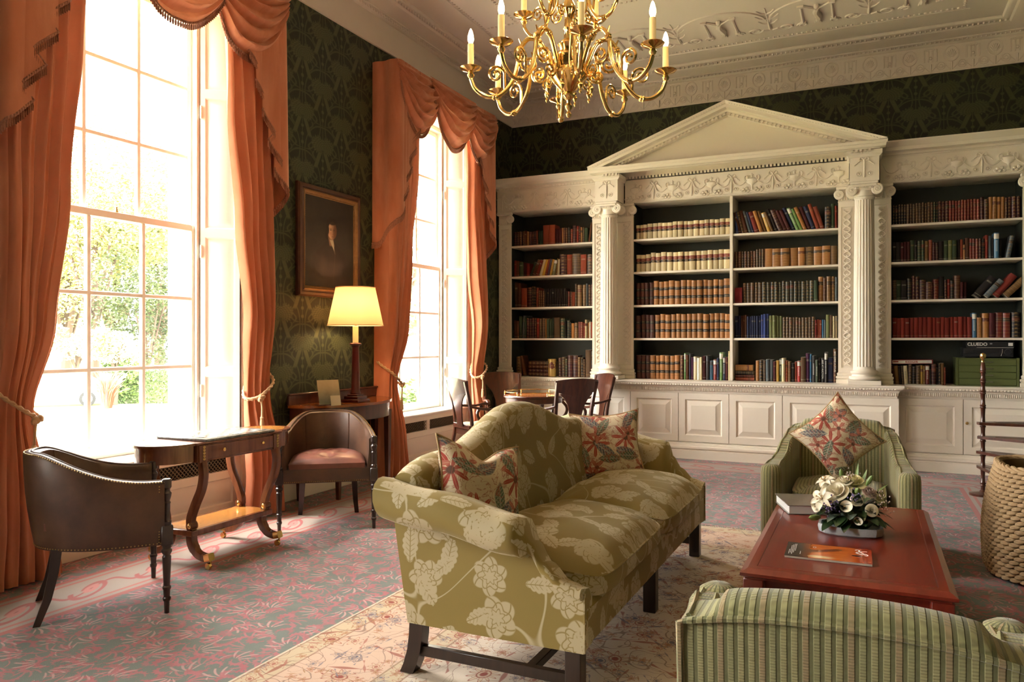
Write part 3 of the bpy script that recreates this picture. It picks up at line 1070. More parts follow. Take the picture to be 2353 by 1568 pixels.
def cabinet(label, x0, x1, yf, doors, knobs=None):
    t = thing('base_cabinet', label, 'cabinet', (0, 0, 0), 0, 'cream base cabinets under the bookcases')
    b = MB()
    b.box(x0, x1, yf + .02, BY - .002, .19, .777)
    b.obj('carcass', M_cream, t)
    pl = MB().sweep([(x0, yf, 0), (x1, yf, 0)], [(0, 0), (.045, 0), (.045, .10), (.035, .105), (.035, .115), (.05, .125), (.05, .145), (.025, .155), (.02, .175), (.008, .18), (.008, .192), (-.02, .192), (-.3, .192), (-.3, 0)])
    pl.obj('plinth', M_cream, t, sharp=20)
    for i, (a, b_) in enumerate(doors):
        make_door(a, b_, .20, .775, yf, t, knobs[i] if knobs else None)
    return t

def worktop(label, x0, x1, yf, ends=(0, 0)):
    t = thing('worktop', label, 'worktop', (0, 0, 0), 0, 'cream worktops of the bookcases')
    # moulded front edge
    prof = [(-.02, .778), (.004, .778), (.004, .80), (.010, .802), (.018, .835), (.026, .85), (.026, .858), (.05, .87), (.062, .885), (.062, .893), (.07, .897), (.07, WT), (-.02, WT)]
    path = []
    if ends[0]: path.append((x0, yf + .115, 0))
    path += [(x0, yf, 0), (x1, yf, 0)]
    if ends[1]: path.append((x1, yf + .115, 0))
    m = MB().sweep(path, prof)
    m.box(x0, x1, yf - .0, BY - .002, WT - .02, WT - .0005)
    m.obj('board', M_cream, t, sharp=20)
    # carved edge: flutes below, rope bead above
    fl = MB(); n = int((x1 - x0) / .018)
    for i in range(n):
        x = x0 + (i + .5) * (x1 - x0) / n
        fl.box(x - .005, x + .005, yf - .022, yf - .004, .802, .838, .003)
    stuff(fl.obj('fluting', M_cream, t))
    rp = MB(); n = int((x1 - x0) / .03)
    for i in range(n):
        x = x0 + (i + .5) * (x1 - x0) / n
        rp.ball((x, yf - .056, .876), .011, 6, 4, sc=(1.35, 1, 1))
    stuff(rp.obj('rope_bead', M_cream, t))
    return t

XE = .284                            # half-plan: right end of the centre base
XL = 2 * XC - XE
cabinet('long cream centre base cabinet with six panelled doors', XL, XE, YC, [(XL + .006 + .5867 * k, XL + .006 + .5867 * (k + 1)) for k in range(6)])
cabinet('cream base cabinet at the left end, behind the games table', WX + .002, XL - .001, YS, [(WX + .03, WX + .66), (WX + .66, XL - .002)])
cabinet('cream base cabinet at the right end, behind the library steps', XE + .001, RX - .002, YS, [(XE + .004, .913), (.913, 1.60)], knobs=[None, .945])
worktop('cream carved worktop of the projecting centre cabinet', XL, XE, YC, (1, 1))
worktop('cream carved worktop of the left cabinet', WX + .002, XL - .002, YS)
worktop('cream carved worktop of the right cabinet', XE + .002, RX - .002, YS)

# --- shelf bays
def bay(label, x0, x1):
    t = thing('bookshelf', label, 'bookshelf', (0, 0, 0), 0, 'open bookshelf bays')
    MB().box(x0 - .017, x1 + .017, BY - .05, BY - .004, WT + .001, 3.12).obj('back_panel', M_shelfback, t)
    for xa, xb in ((x0 - .022, x0), (x1, x1 + .022)):
        if -1.6 < xa < -1.4: continue
        m = MB().box(xa, xb, YF + .03, BY - .051, WT + .001, 3.116); m.obj('side_panel', M_shelfback, t)
    m = MB(); m.box(x0 - .017, x1 + .017, YF + .012, BY - .05, 3.117, 3.1215); m.obj('soffit', M_cream, t)
    for z in SHELF_Z[1:]:
        MB().box(x0, x1, YF + .015, BY - .05, z - .026, z, .003).obj('shelf', M_cream, t)
    return t
bay('dark green shelf bay at the left end by the window', *BAYS['left'])
bay('dark green centre shelf bay with the sets of law volumes', *BAYS['centre_l'])
bay('dark green centre shelf bay right of the divider', *BAYS['centre_r'])
bay('dark green shelf bay at the right end with board games', *BAYS['right'])
_dv = MB().box(BAYS['centre_l'][1] + .0005, BAYS['centre_r'][0] - .0005, YF + .005, BY - .051, WT + .001, 3.116, .003)
tag(_dv.obj('shelf_divider', M_cream), 'narrow cream upright between the two centre shelf bays', 'divider')

# --- pilasters, columns
def volute(mb, cx, cz, y, sg, r=.06, thick=.035, turns=2.3):
    pts = []; rad = []
    n = 34
    for k in range(n):
        t = k / (n - 1); a = pi / 2 - sg * t * turns * 2 * pi
        rr = r * (1 - t * .86)
        pts.append((cx + cos(a) * rr, y - .004 * t * 3, cz + sin(a) * rr)); rad.append(r * (.17 - .07 * t))
    mb.tube(pts, rad, 6, up=(0, 1, 0))
    mb.lathe([(r * .98, -thick), (r * .98, thick * .2), (r * .9, thick * .3)], 18)
    k0 = len(mb.v) - 18 * 3
    M = Matrix.Translation((cx, y, cz)) @ Matrix.Rotation(pi / 2, 4, 'X')
    for i in range(k0, len(mb.v)): mb.v[i] = tuple(M @ Vector(mb.v[i]))
    mb.ball((cx, y - .012, cz), r * .2, 6, 5)

def pilaster(label, x0, x1, yf, guilloche, volutes=(True, True)):
    t = thing('pilaster', label, 'pilaster', (0, 0, 0), 0, 'cream pilasters of the bookcase')
    zb, zt = WT + .012, 3.115
    s = MB()
    m = .03
    s.rects([(x0, x1, zb + .11, zt - .16, -.028), (x0, x1, zb + .11, zt - .16, 0), (x0 + m, x1 - m, zb + .16, zt - .22, 0), (x0 + m + .006, x1 - m - .006, zb + .166, zt - .226, -.012)], fy_map(yf))
    s.obj('shaft', M_cream, t, sharp=20)
    b = MB()
    b.sweep([(x0, yf + .028, 0), (x0, yf, 0), (x1, yf, 0), (x1, yf + .028, 0)], [(-.02, zb - .012), (.022, zb - .012), (.022, zb + .03), (.012, zb + .034), (.024, zb + .05), (.024, zb + .066), (.008, zb + .075), (.014, zb + .09), (.014, zb + .1), (0, zb + .112), (-.02, zb + .112)])
    b.obj('base', M_cream, t, sharp=25)
    c = MB()
    c.box(x0 - .004, x1 + .004, yf - .006, yf + .028, zt - .165, zt - .155, .002)
    n = max(3, int((x1 - x0) / .026))
    for i in range(n):
        x = x0 + (i + .5) * (x1 - x0) / n
        c.box(x - .009, x + .009, yf - .008, yf + .02, zt - .15, zt - .075, .004)
    c.box(x0, x1, yf, yf + .028, zt - .16, zt)
    c.box(x0 - .02, x1 + .02, yf - .03, yf + .028, zt - .03, zt + .004, .006)
    r = .052
    if volutes[0]: volute(c, x0 + .008, zt - .085, yf - .018, -1, r)
    if volutes[1]: volute(c, x1 - .008, zt - .085, yf - .018, 1, r)
    c.obj('capital', M_cream, t, sharp=30)
    if guilloche:
        g = MB()
        for (ga, gb) in guilloche:
            w = (gb - ga) / 2; cx = (ga + gb) / 2
            p = .14; z = zb + .19
            path1 = []; path2 = []
            while z < zt - .24:
                ph = (z - zb) / p * 2 * pi
                path1.append((cx + w * .72 * sin(ph / 1), yf + .004, z)); path2.append((cx - w * .72 * sin(ph / 1), yf + .002, z))
                z += p / 12
            g.tube(path1, .0065, 5, up=(0, 1, 0)); g.tube(path2, .0065, 5, up=(0, 1, 0))
            z = zb + .19 + p / 4
            zz = zb + .225
            while zz < zt - .25:
                g.ball((cx, yf + .006, zz), .013, 6, 4); zz += p / 2
        stuff(g.obj('guilloche', M_cream, t))
    return t
pilaster('narrow cream pilaster at the left end beside the curtain', WX + .03, BAYS['left'][0], YF, [(WX + .05, BAYS['left'][0] - .045)], (False, True))
pilaster('wide cream pilaster behind the left fluted column', BAYS['left'][1], BAYS['centre_l'][0], YF, [(-3.165, -3.06), (-2.81, -2.705)])
pilaster('wide cream pilaster behind the right fluted column', BAYS['centre_r'][1], BAYS['right'][0], YF, [(-.258, -.155), (.095, .197)])
pilaster('narrow cream pilaster at the right end of the bookcase', BAYS['right'][1], RX - .03, YF, [(1.49, 1.59)], (True, False))

def column(label, cx):
    cy = 9.195
    t = thing('column', label, 'column', (cx, cy, 0), 0, 'fluted columns of the bookcase')
    zb, zt = WT, 3.10
    MB().box(-.165, .165, -.145, .138, zb + .001, zb + .05, .004).obj('plinth', M_cream, t)
    MB().lathe([(.14, zb + .05), (.155, zb + .06), (.158, zb + .075), (.15, zb + .09), (.128, zb + .095), (.122, zb + .11), (.128, zb + .122), (.138, zb + .13), (.14, zb + .142), (.132, zb + .155), (.118, zb + .158), (.112, zb + .175)], 32).obj('base', M_cream, t)
    nf = 20
    def fl(a, z): return 1.0 - .085 * max(0.0, cos(a * nf)) ** .7 if True else 1
    prof = []
    z0, z1 = zb + .175, zt - .16
    for k in range(13):
        tt = k / 12
        prof.append((.112 - .016 * tt ** 1.6, lerp(z0, z1, tt)))
    sh = MB()
    sh.lathe([prof[0], (prof[0][0], z0 + .02)], 40)
    pr2 = [(r, z) for r, z in prof]; pr2[0] = (pr2[0][0], z0 + .021); pr2[-1] = (pr2[-1][0], z1 - .02)
    sh.lathe(pr2, nf * 6, flute=fl)
    sh.lathe([(prof[-1][0], z1 - .02), (prof[-1][0] + .002, z1), (prof[-1][0] + .01, z1 + .006), (prof[-1][0] + .01, z1 + .014), (prof[-1][0] - .002, z1 + .02)], 40)
    sh.obj('shaft', M_cream, t, sharp=50)
    c = MB()
    c.lathe([(.098, z1 + .02), (.098, z1 + .08), (.12, z1 + .105), (.115, z1 + .125), (.10, z1 + .13)], 30, flute=lambda a, z: 1 + (.05 * cos(a * 30) if z < z1 + .085 else 0))
    c.box(-.125, .125, -.12, .12, zt - .04, zt - .012, .006)
    c.box(-.135, .135, -.13, .13, zt - .014, zt + .012, .004)
    for yy in (-.10, .10):
        volute(c, -.125, zt - .075, yy, -1, .058); volute(c, .125, zt - .075, yy, 1, .058)
    for k in range(9):
        c.ball((-.08 + .02 * k, -.118, zt - .055), .011, 6, 4)
    c.obj('capital', M_cream, t, sharp=30)
    return t
column('white fluted Ionic column left of the centre shelves', -2.93)
column('white fluted Ionic column right of the centre shelves', -.03)

# --- entablature
def dentils(x0, x1, yf, z0, z1, parent, st=.042):
    d = MB(); n = int((x1 - x0) / st)
    for i in range(n):
        x = x0 + (i + .5) * (x1 - x0) / n
        d.box(x - .012, x + .012, yf - .024, yf + .01, z0, z1)
    return stuff(d.obj('dentils', M_cream, parent))

def orn(parent, x0, x1, yf, pitch=.47, phase=0.0, zc=3.255, only=None):
    """ribbon-and-urn frieze ornaments"""
    dr = MB()      # ribbon bow with a hanging drop
    dr.tube([(0, 0, .08), (.002, -.002, -.0), (0, 0, -.10)], [.006, .009, .006], 6)
    dr.ball((0, 0, .085), .013, 6, 5)
    for sg in (-1, 1):
        dr.tube(catmull([(0, 0, .085), (sg * .03, 0, .115), (sg * .045, 0, .09), (sg * .02, 0, .075)], 4), .0065, 5)
        dr.tube([(sg * (.03 + .011 * k), 0, .085 - .009 * k + .008 * (k % 2)) for k in range(7)], .005, 5)
    ur = MB()      # fluted urn
    ur.lathe([(.006, -.10), (.022, -.098), (.008, -.06), (.012, -.035), (.05, -.01), (.062, .03), (.058, .036), (.01, .05), (.014, .06), (.005, .075)], 20, a0=pi, a1=2 * pi, flute=lambda a, z: 1 + (.08 * cos(a * 20) if -.03 < z < .03 else 0))
    for i in range(len(ur.v)):
        x, y, z = ur.v[i]; ur.v[i] = (x, y * .3, z)
    ur.box(-.02, .02, -.006, .002, .078, .086, .002); ur.box(-.004, .004, -.006, .002, .066, .098, .002)
    sw = MB()      # swag with a loop
    for sg in (-1, 1):
        pts = catmull([(0, 0, -.0), (sg * .05, -.002, -.04), (sg * .10, -.002, -.025), (sg * .135, -.001, .03), (sg * .13, 0, .075), (sg * .105, 0, .072), (sg * .105, 0, .035), (sg * .135, 0, .0)], 5)
    sw1 = MB(); sw1.tube(catmull([(-.115, 0, .085), (-.075, -.002, .0), (-.02, -.002, -.022), (.03, -.001, .005), (.068, 0, .055), (.06, 0, .085), (.036, 0, .075), (.04, 0, .035), (.075, 0, .005)], 5), .0075, 5, up=(0, 1, 0))
    sw2 = MB(); sw2.tube(catmull([(.115, 0, .085), (.075, -.002, .0), (.02, -.002, -.022), (-.03, -.001, .005), (-.068, 0, .055), (-.06, 0, .085), (-.036, 0, .075), (-.04, 0, .035), (-.075, 0, .005)], 5), .0075, 5, up=(0, 1, 0))
    fl = MB()      # bunch of fruit in a wreath
    fl.tube([(cos(a) * .055, 0, -.0 + sin(a) * .04) for a in [pi + pi * k / 10 for k in range(11)]], .007, 5, up=(0, 1, 0))
    for (x, z, r) in ((-.022, .005, .017), (.018, .012, .019), (0, -.018, .015), (-.035, -.012, .011), (.038, -.01, .011)): fl.ball((x, -.002, z), r, 6, 5)
    ro = MB(); ro.tube([(cos(a) * .022, 0, sin(a) * .022) for a in [2 * pi * k / 14 for k in range(14)]], .004, 5, closed=True, up=(0, 1, 0)); ro.ball((0, 0, 0), .011, 7, 5)
    src = {}
    def put(nm, mb, x, z):
        if x < x0 + .03 or x > x1 - .03: return
        if nm not in src: src[nm] = mb.obj(nm.split('|')[0], M_cream, parent); o = src[nm]
        else: o = src[nm].copy(); COL.objects.link(o)
        o.location = (x, yf - .004, z)
    x = phase
    while x > x0: x -= pitch
    while x < x1 + pitch:
        put('ribbon_drop', dr, x, zc)
        if not only:
            put('urn', ur, x + pitch / 2, zc + .01)
            put('garland|a', sw1, x + pitch * .25, zc); put('garland|b', sw2, x + pitch * .75, zc)
            for dx in (.155, -.155): pass
            put('fruit_swag', fl, x + pitch / 2 - .075, zc - .075); put('fruit_swag', fl, x + pitch / 2 + .075, zc - .075)
        put('rosette', ro, x + .055, zc - .06); put('rosette', ro, x - .055, zc - .06)
        x += pitch

CORN = [(-.05, 3.405), (.008, 3.405), (.012, 3.412), (.012, 3.418), (.03, 3.42), (.03, 3.446), (.05, 3.45), (.10, 3.455), (.105, 3.49), (.115, 3.495), (.13, 3.51), (.16, 3.535), (.165, 3.55), (-.05, 3.55)]
def entab(label, x0, x1, yf, phase, cornice_path):
    t = thing('entablature', label, 'entablature', (0, 0, 0), 0, 'carved cream entablatures')
    m = MB(); m.box(x0, x1, yf, BY - .004, 3.122, 3.41)
    m.box(x0, x1, yf - .010, yf + .02, 3.122, 3.137, .003)
    m.obj('frieze', M_cream, t)
    if cornice_path:
        MB().sweep(cornice_path, CORN).obj('cornice', M_cream, t, sharp=18)
    dentils(x0 + .01, x1 - .01, yf - .012, 3.418, 3.446, t)
    orn(t, x0, x1, yf, .47, phase)
    return t
YE = YF + .004
xa = -2.93 - .155; xb = -.03 + .155
entab('carved cream entablature over the left shelf bay', WX + .004, xa - .0, YE, -3.55, [(WX + .004, YE, 0), (xa + .02, YE, 0)])
entab('carved cream entablature under the pediment over the centre shelves', xa + .312, xb - .312, YE, XC, None)
entab('carved cream entablature over the right shelf bay', xb, RX - .004, YE, .62, [(xb - .02, YE, 0), (RX - .004, YE, 0)])
for cx, lab in ((-2.93, 'carved cream block of entablature on the left fluted column'), (-.03, 'carved cream block of entablature on the right fluted column')):
    t = thing('entablature_block', lab, 'entablature', (0, 0, 0), 0, 'carved cream entablatures')
    yb = 9.085
    MB().box(cx - .145, cx + .145, yb, YE - .0005, 3.116, 3.41).obj('block', M_cream, t)
    MB().sweep([(cx - .145, YE, 0), (cx - .145, yb, 0), (cx + .145, yb, 0), (cx + .145, YE, 0)], [(0, 3.375), (.006, 3.375), (.03, 3.40), (.03, 3.446), (0, 3.446)]).obj('moulding', M_cream, t, sharp=20)
    orn(t, cx - .145, cx + .145, yb, .47, cx, only=True)

# --- pediment
def pediment():
    t = thing('pediment', 'large triangular cream pediment crowning the centre bookcase', 'pediment')
    hw = 1.66; y0 = 9.06
    x0, x1 = XC - hw, XC + hw
    # horizontal cornice
    prof = [(-.02, 3.447), (.03, 3.447), (.035, 3.452), (.085, 3.455), (.09, 3.485), (.10, 3.49), (.105, 3.52), (-.02, 3.52)]
    MB().sweep([(x0 + .10, BY - .004, 0), (x0 + .10, y0, 0), (x1 - .10, y0, 0), (x1 - .10, BY - .004, 0)], prof).obj('horizontal_cornice', M_cream, t, sharp=18)
    dn = MB(); n = int((x1 - x0 - .3) / .042)
    for i in range(n):
        x = x0 + .15 + (i + .5) * (x1 - x0 - .3) / n
        if not (xa + .31 < x < xb - .31): dn.box(x - .012, x + .012, y0 - .03, y0 + .01, 3.42, 3.446)
    stuff(dn.obj('dentils', M_cream, t))
    MB().box(x0 + .11, x1 - .11, YE - .005, BY - .004, 3.45, 3.52).obj('core', M_cream, t)
    zp = 4.135; zs = 3.525
    # tympanum
    MB().prism([(x0 + .12, 3.52), (x1 - .12, 3.52), (XC, zp - .14)], 'y', y0 + .06, BY - .004).obj('tympanum', M_cream, t)
    ang = atan2(zp - zs, hw)
    for sg in (-1, 1):
        # raking cornice: extruded profile, mitred at the apex
        nz = Vector((-sin(ang) * sg * -1, 0, cos(ang)))
        pr = [(.05, -.13), (-.0, -.13), (-.0, -.10), (-.03, -.098), (-.03, -.072), (-.06, -.07), (-.11, -.066), (-.112, -.036), (-.125, -.03), (-.14, -.012), (-.145, 0), (.79, 0), (.79, -.13)]
        rings = []
        for (px, pz, ax) in ((XC + sg * hw, zs, sg), (XC, zp, 0)):
            ring = []
            for (dy, dn_) in pr:
                if ax == 0:
                    q = Vector((XC, y0 + dy, zp + dn_ / cos(ang)))
                else:
                    q = Vector((px + (-.0), y0 + dy, pz + dn_ / cos(ang) * .0)) if False else Vector((px + sg * dn_ * -sin(ang) * 0 + sg * 0, y0 + dy, pz + dn_ / cos(ang)))
                    if q.z < 3.5205:
                        # cut level with the horizontal cornice
                        k = (3.5205 - q.z) / math.tan(ang)
                        q.x -= sg * k; q.z = 3.5205
                ring.append(q)
            rings.append(ring)
        if sg > 0: rings.reverse()
        MB().loft(rings).obj('raking_cornice', M_cream, t, sharp=18)
        dd = MB(); L = hw / cos(ang); n = int(L / .047)
        for i in range(4, n - 1):
            s_ = (i + .5) / n * L
            cx = XC + sg * (hw - s_ * cos(ang)); cz = zs + s_ * sin(ang)
            M = Matrix.Translation((cx, y0, cz)) @ Matrix.Rotation(ang * sg, 4, 'Y')
            k0 = len(dd.v); dd.box(-.013, .013, -.024, .03, -.128 , -.10); dd.xf(M, k0)
        stuff(dd.obj('dentils', M_cream, t))
        eg = MB(); n = int(L / .03)
        for i in range(2, n - 1):
            s_ = (i + .5) / n * L
            eg.ball((XC + sg * (hw - s_ * cos(ang)) , y0 - .128, zs + s_ * sin(ang) - .024), .009, 5, 4)
        stuff(eg.obj('carved_edge', M_cream, t))
pediment()
# ------------------------------------------------------------------ curtains and valances
def fringe_on(mb, pts, up=(0, 0, 1), drop=.05, st=.028):
    """braid tube along an edge and little tassels hanging under it"""
    P = [Vector(p) for p in pts]
    mb.tube(P, .009, 6)
    acc = 0.0
    for i in range(len(P) - 1):
        d = (P[i + 1] - P[i]).length
        while acc < d:
            q = P[i].lerp(P[i + 1], acc / d if d > 1e-6 else 0)
            mb.loft([[(q.x + .004 * cos(a), q.y + .004 * sin(a), q.z - .006) for a in (0, 2.1, 4.2)],
                     [(q.x + .010 * cos(a), q.y + .010 * sin(a), q.z - drop * .55) for a in (0, 2.1, 4.2)],
                     [(q.x + .007 * cos(a), q.y + .007 * sin(a), q.z - drop) for a in (0, 2.1, 4.2)]])
            acc += st
        acc -= d

def drapery(wi, yc, side_labels, val_label):
    W = 1.11
    XF = .30
    ZT = 4.22
    # ---- valance: board, three swags, two tails
    t = thing('valance', val_label, 'valance', (WX, yc, 0), 0, 'swagged velvet valances')
    MB().box(.004, XF - .02, -W + .01, W - .01, ZT - .03, ZT - .001, .003).obj('pelmet_board', M_velvet, t)
    bk = MB(); bk.box(XF - .045, XF - .03, -W + .01, W - .01, ZT - .28, ZT - .03); bk.obj('pelmet_front', M_velvet, t)
    for k, (cy, wd, xo) in enumerate(((-.70, .86, 0), (.70, .86, .0), (.0, 1.06, .03))):
        rng = random.Random(wi * 10 + k)
        ph = rng.random() * 6
        def sw(u, v, cy=cy, wd=wd, xo=xo, ph=ph):
            e = 2 * u - 1
            half = wd / 2 * (1 - .10 * v)
            edge = .05 * v
            sag = .60 * (v ** 1.05)
            arch = max(0.0, 1 - abs(e) ** 2.2)
            y = cy + e * half
            z = ZT - edge - sag * arch - .17 * v * (1 - arch)
            wv = 1.25 * sin(v * 2 * pi * 6.5 + ph + 1.1 * sin(e * 2.2 + ph)) * (.35 + .65 * sqrt(arch))
            wv += .55 * sin(v * 2 * pi * 11 + ph * 2 + 3 * e) * sqrt(arch) + .3 * sin(e * 9 + v * 14 + ph)
            x = XF + xo + .012 + .075 * sin(pi * min(1, v * .9)) * (.4 + .6 * arch) + .023 * wv * min(1, v * 5)
            x -= .04 * max(0, v - .85) / .15 * arch
            return (x, y, z)
        m = MB().grid(sw, 26, 46, uvfn=lambda u, v: (u * 1.2 + wi * .37 + k, v * 1.2))
        so = m.obj('swag', M_velvet, t, sharp=80)
        fr = MB(); fringe_on(fr, [Vector(sw(i / 40, 1.0)) + Vector((0.004, 0, .0)) for i in range(41)], st=.02)
        stuff(fr.obj('fringe', M_fringe, so))
    for sg in (-1, 1):
        # path along the hem, starting at the wall
        path = [(.01, W)]
        for k in range(1, 9): path.append((lerp(.01, XF + .01, k / 8), W + .012 * sin(k * 1.3)))
        y = W; x = XF + .018
        S0 = []
        nfold = 5
        for f in range(nfold):
            for k in range(1, 7):
                path.append((x + .012 * sin(pi * k / 6), y - .145 * k / 6))
            y -= .145
            if f < nfold - 1:
                for k in range(1, 5):
                    path.append((x - .006 - .014 * sin(pi * k / 4), y + .075 * k / 4))
                y += .075; x -= .003
        L = [0.0]
        for i in range(1, len(path)): L.append(L[-1] + hypot(path[i][0] - path[i - 1][0], path[i][1] - path[i - 1][1]))
        def zb(s):
            if s < .10: return 2.38
            return 2.38 + 1.22 * min(1.0, (s - .10) / (L[-1] - .10)) ** .92
        nv = 24
        m = MB(); vs = []; uv = []; fs = []
        for j in range(nv + 1):
            v = j / nv
            for i, (px, py) in enumerate(path):
                z = lerp(ZT, zb(L[i]), v)
                fl = 1.0 + .04 * v
                vs.append((px + .012 * v * sin(i * .7 + wi), sg * (py + (.02 * v if i < 9 else 0)), z)); uv.append((L[i] + wi * .6, z))
        w_ = len(path)
        for j in range(nv):
            for i in range(w_ - 1):
                q = (j * w_ + i, j * w_ + i + 1, (j + 1) * w_ + i + 1, (j + 1) * w_ + i)
                fs.append(q if sg < 0 else q[::-1])
        m.add(vs, fs, 0, uv)
        to = m.obj('tail', M_velvet, t, sharp=70)
        hem = [Vector(vs[nv * w_ + i]) for i in range(w_)]
        fr = MB(); fringe_on(fr, hem, drop=.055, st=.017)
        fringe_on(fr, [Vector(vs[j * w_ + w_ - 1]) for j in range(0, nv + 1, 2)], drop=.02)
        stuff(fr.obj('fringe', M_fringe, to))
    # ---- the two curtains
    for si, sg in enumerate((-1, 1)):
        c = thing('curtain', side_labels[si], 'curtain', (WX, yc, 0), 0, 'terracotta velvet curtains')
        zt = 4.16; ztie = .98
        hs = [0, .4, ztie, 1.5, 2.3, 3.2, zt]
        inn = [.74, .79, .85, .775, .67, .58, .52]
        out = [1.22, 1.17, 1.09, 1.085, 1.08, 1.08, 1.08]
        rng = random.Random(wi * 7 + si)
        p1, p2 = rng.random() * 6, rng.random() * 6
        def cf(u, v, sg=sg, p1=p1, p2=p2):
            z = lerp(zt, .012, v)
            a, b = sinterp(hs, out, z), sinterp(hs, inn, z)
            y = lerp(a, b, u)
            tie = math.exp(-((z - ztie) / .35) ** 2)
            A = .052 - .026 * tie
            n = 5.5
            w = sin(2 * pi * n * u + p1 + .5 * sin(z * 1.1 + p2) + .55 * sin(2 * pi * n * u + p1)) + .35 * sin(2 * pi * n * 1.9 * u + p2 + .6 * sin(z * .9))
            base = .20 - .03 * tie - .05 * u * tie
            x = base + A * w + .012 * sin(z * 3 + u * 9 + p1)
            yy = y + .012 * cos(2 * pi * n * u + p1) * (1 - tie)
            if u < .07: x = lerp(.012, x, smooth(u / .07)); yy = lerp(a + .0, yy, smooth(u / .07))
            return (x, sg * yy, z)
        m = MB().grid(cf, 110, 64, uvfn=lambda u, v: (u * 1.6 + wi + si * .4, v * 4.1))
        if sg > 0: m.f = [f[::-1] for f in m.f]
        m.obj('cloth', M_velvet, c, sharp=80)
        # rope tieback
        hook = Vector((.015, sg * 1.07, 1.20))
        loop = catmull([hook, (.12, sg * 1.095, 1.14), (.215, sg * 1.06, 1.07), (.235, sg * .97, 1.0), (.215, sg * .87, .945), (.15, sg * .82, .94), (.09, sg * .86, 1.0), (.045, sg * .97, 1.10), (.016, sg * 1.06, 1.18)], 8)
        rp = MB()
        for ph in (0, pi):
            pts = []
            for i, q in enumerate(loop):
                a = i * 1.05 + ph
                pts.append(Vector((q.x + .007 * cos(a), q.y, q.z + .007 * sin(a))))
            rp.tube(pts, .009, 6)
        ro = rp.obj('tieback', M_rope, c)
        kn = MB(); kq = Vector((.232, sg * .90, .94))
        kn.ball(kq, .026, 8, 6, sc=(.8, 1.1, 1)); kn.ball(kq + Vector((.006, .02, .012)), .018, 7, 5); kn.ball(kq + Vector((.006, -.018, -.01)), .018, 7, 5)
        kn.tube(catmull([kq, kq + Vector((.004, sg * .01, -.07)), kq + Vector((.0, sg * .012, -.16))], 5), .008, 6)
        kn.lathe([(.006, -.26), (.020, -.25), (.016, -.19), (.012, -.165), (.016, -.155), (.006, -.14)], 10, c=(kq.x, kq.y + sg * .012, kq.z))
        kn.obj('tassel', M_rope, ro)
        MB().tube(catmull([(.002, sg * 1.07, 1.20), (.03, sg * 1.07, 1.20), (.04, sg * 1.07, 1.23), (.025, sg * 1.07, 1.245)], 4), .006, 6).obj('hook', M_brassd, c)
drapery(1, WINS[0], ('orange velvet curtain between the table lamp and the window nearest the bookcases', 'orange velvet curtain beside the left end of the bookcase'), 'swagged orange velvet valance over the window nearest the bookcases')
drapery(2, WINS[1], ('orange velvet curtain at the left edge behind the leather tub chair', 'orange velvet curtain between the chess table window and the portrait'), 'swagged orange velvet valance over the chess table window')
# ------------------------------------------------------------------ sofa
def pillow(w, d, h, nu=24, nv=24, pw=2.6, corner=.10, seed=0, wr=.0, chop=0.0):
    """knife-edged cushion centred on the origin, lying in x-y"""
    m = MB(); rng = random.Random(seed); p = [rng.random() * 6 for _ in range(4)]
    def xy(u, v):
        a, b = 2 * u - 1, 2 * v - 1
        x = a * w / 2 * (1 - corner * (1 - abs(b) ** 2) * (abs(a) ** 3))
        y = b * d / 2 * (1 - corner * (1 - abs(a) ** 2) * (abs(b) ** 3))
        y -= chop * math.exp(-(a / .38) ** 2) * max(0.0, (b + .6) / 1.6) ** 1.5
        return a, b, x, y
    def hh(a, b):
        q = max(0.0, (1 - abs(a) ** pw)) * max(0.0, (1 - abs(b) ** pw))
        z = h / 2 * q ** .55
        z += wr * sin(a * 7 + p[0] + b * 3) * q + wr * .7 * sin(b * 9 + p[1]) * q
        return z
    def top(u, v):
        a, b, x, y = xy(u, v); return (x, y, hh(a, b))
    def bot(u, v):
        a, b, x, y = xy(1 - u, v); return (x, y, -hh(a, b))
    m.grid(top, nu, nv, uvfn=lambda u, v: (u * w, v * d)); m.grid(bot, nu, nv, uvfn=lambda u, v: (u * w + .31, v * d + .17))
    edge = []
    n = 16
    for (f, r) in ((lambda t: (t, 0), 0), (lambda t: (1, t), 0), (lambda t: (1 - t, 1), 0), (lambda t: (0, 1 - t), 0)):
        for k in range(n):
            u, v = f(k / n); a, b, x, y = xy(u, v); edge.append((x, y, 0))
    return m, edge

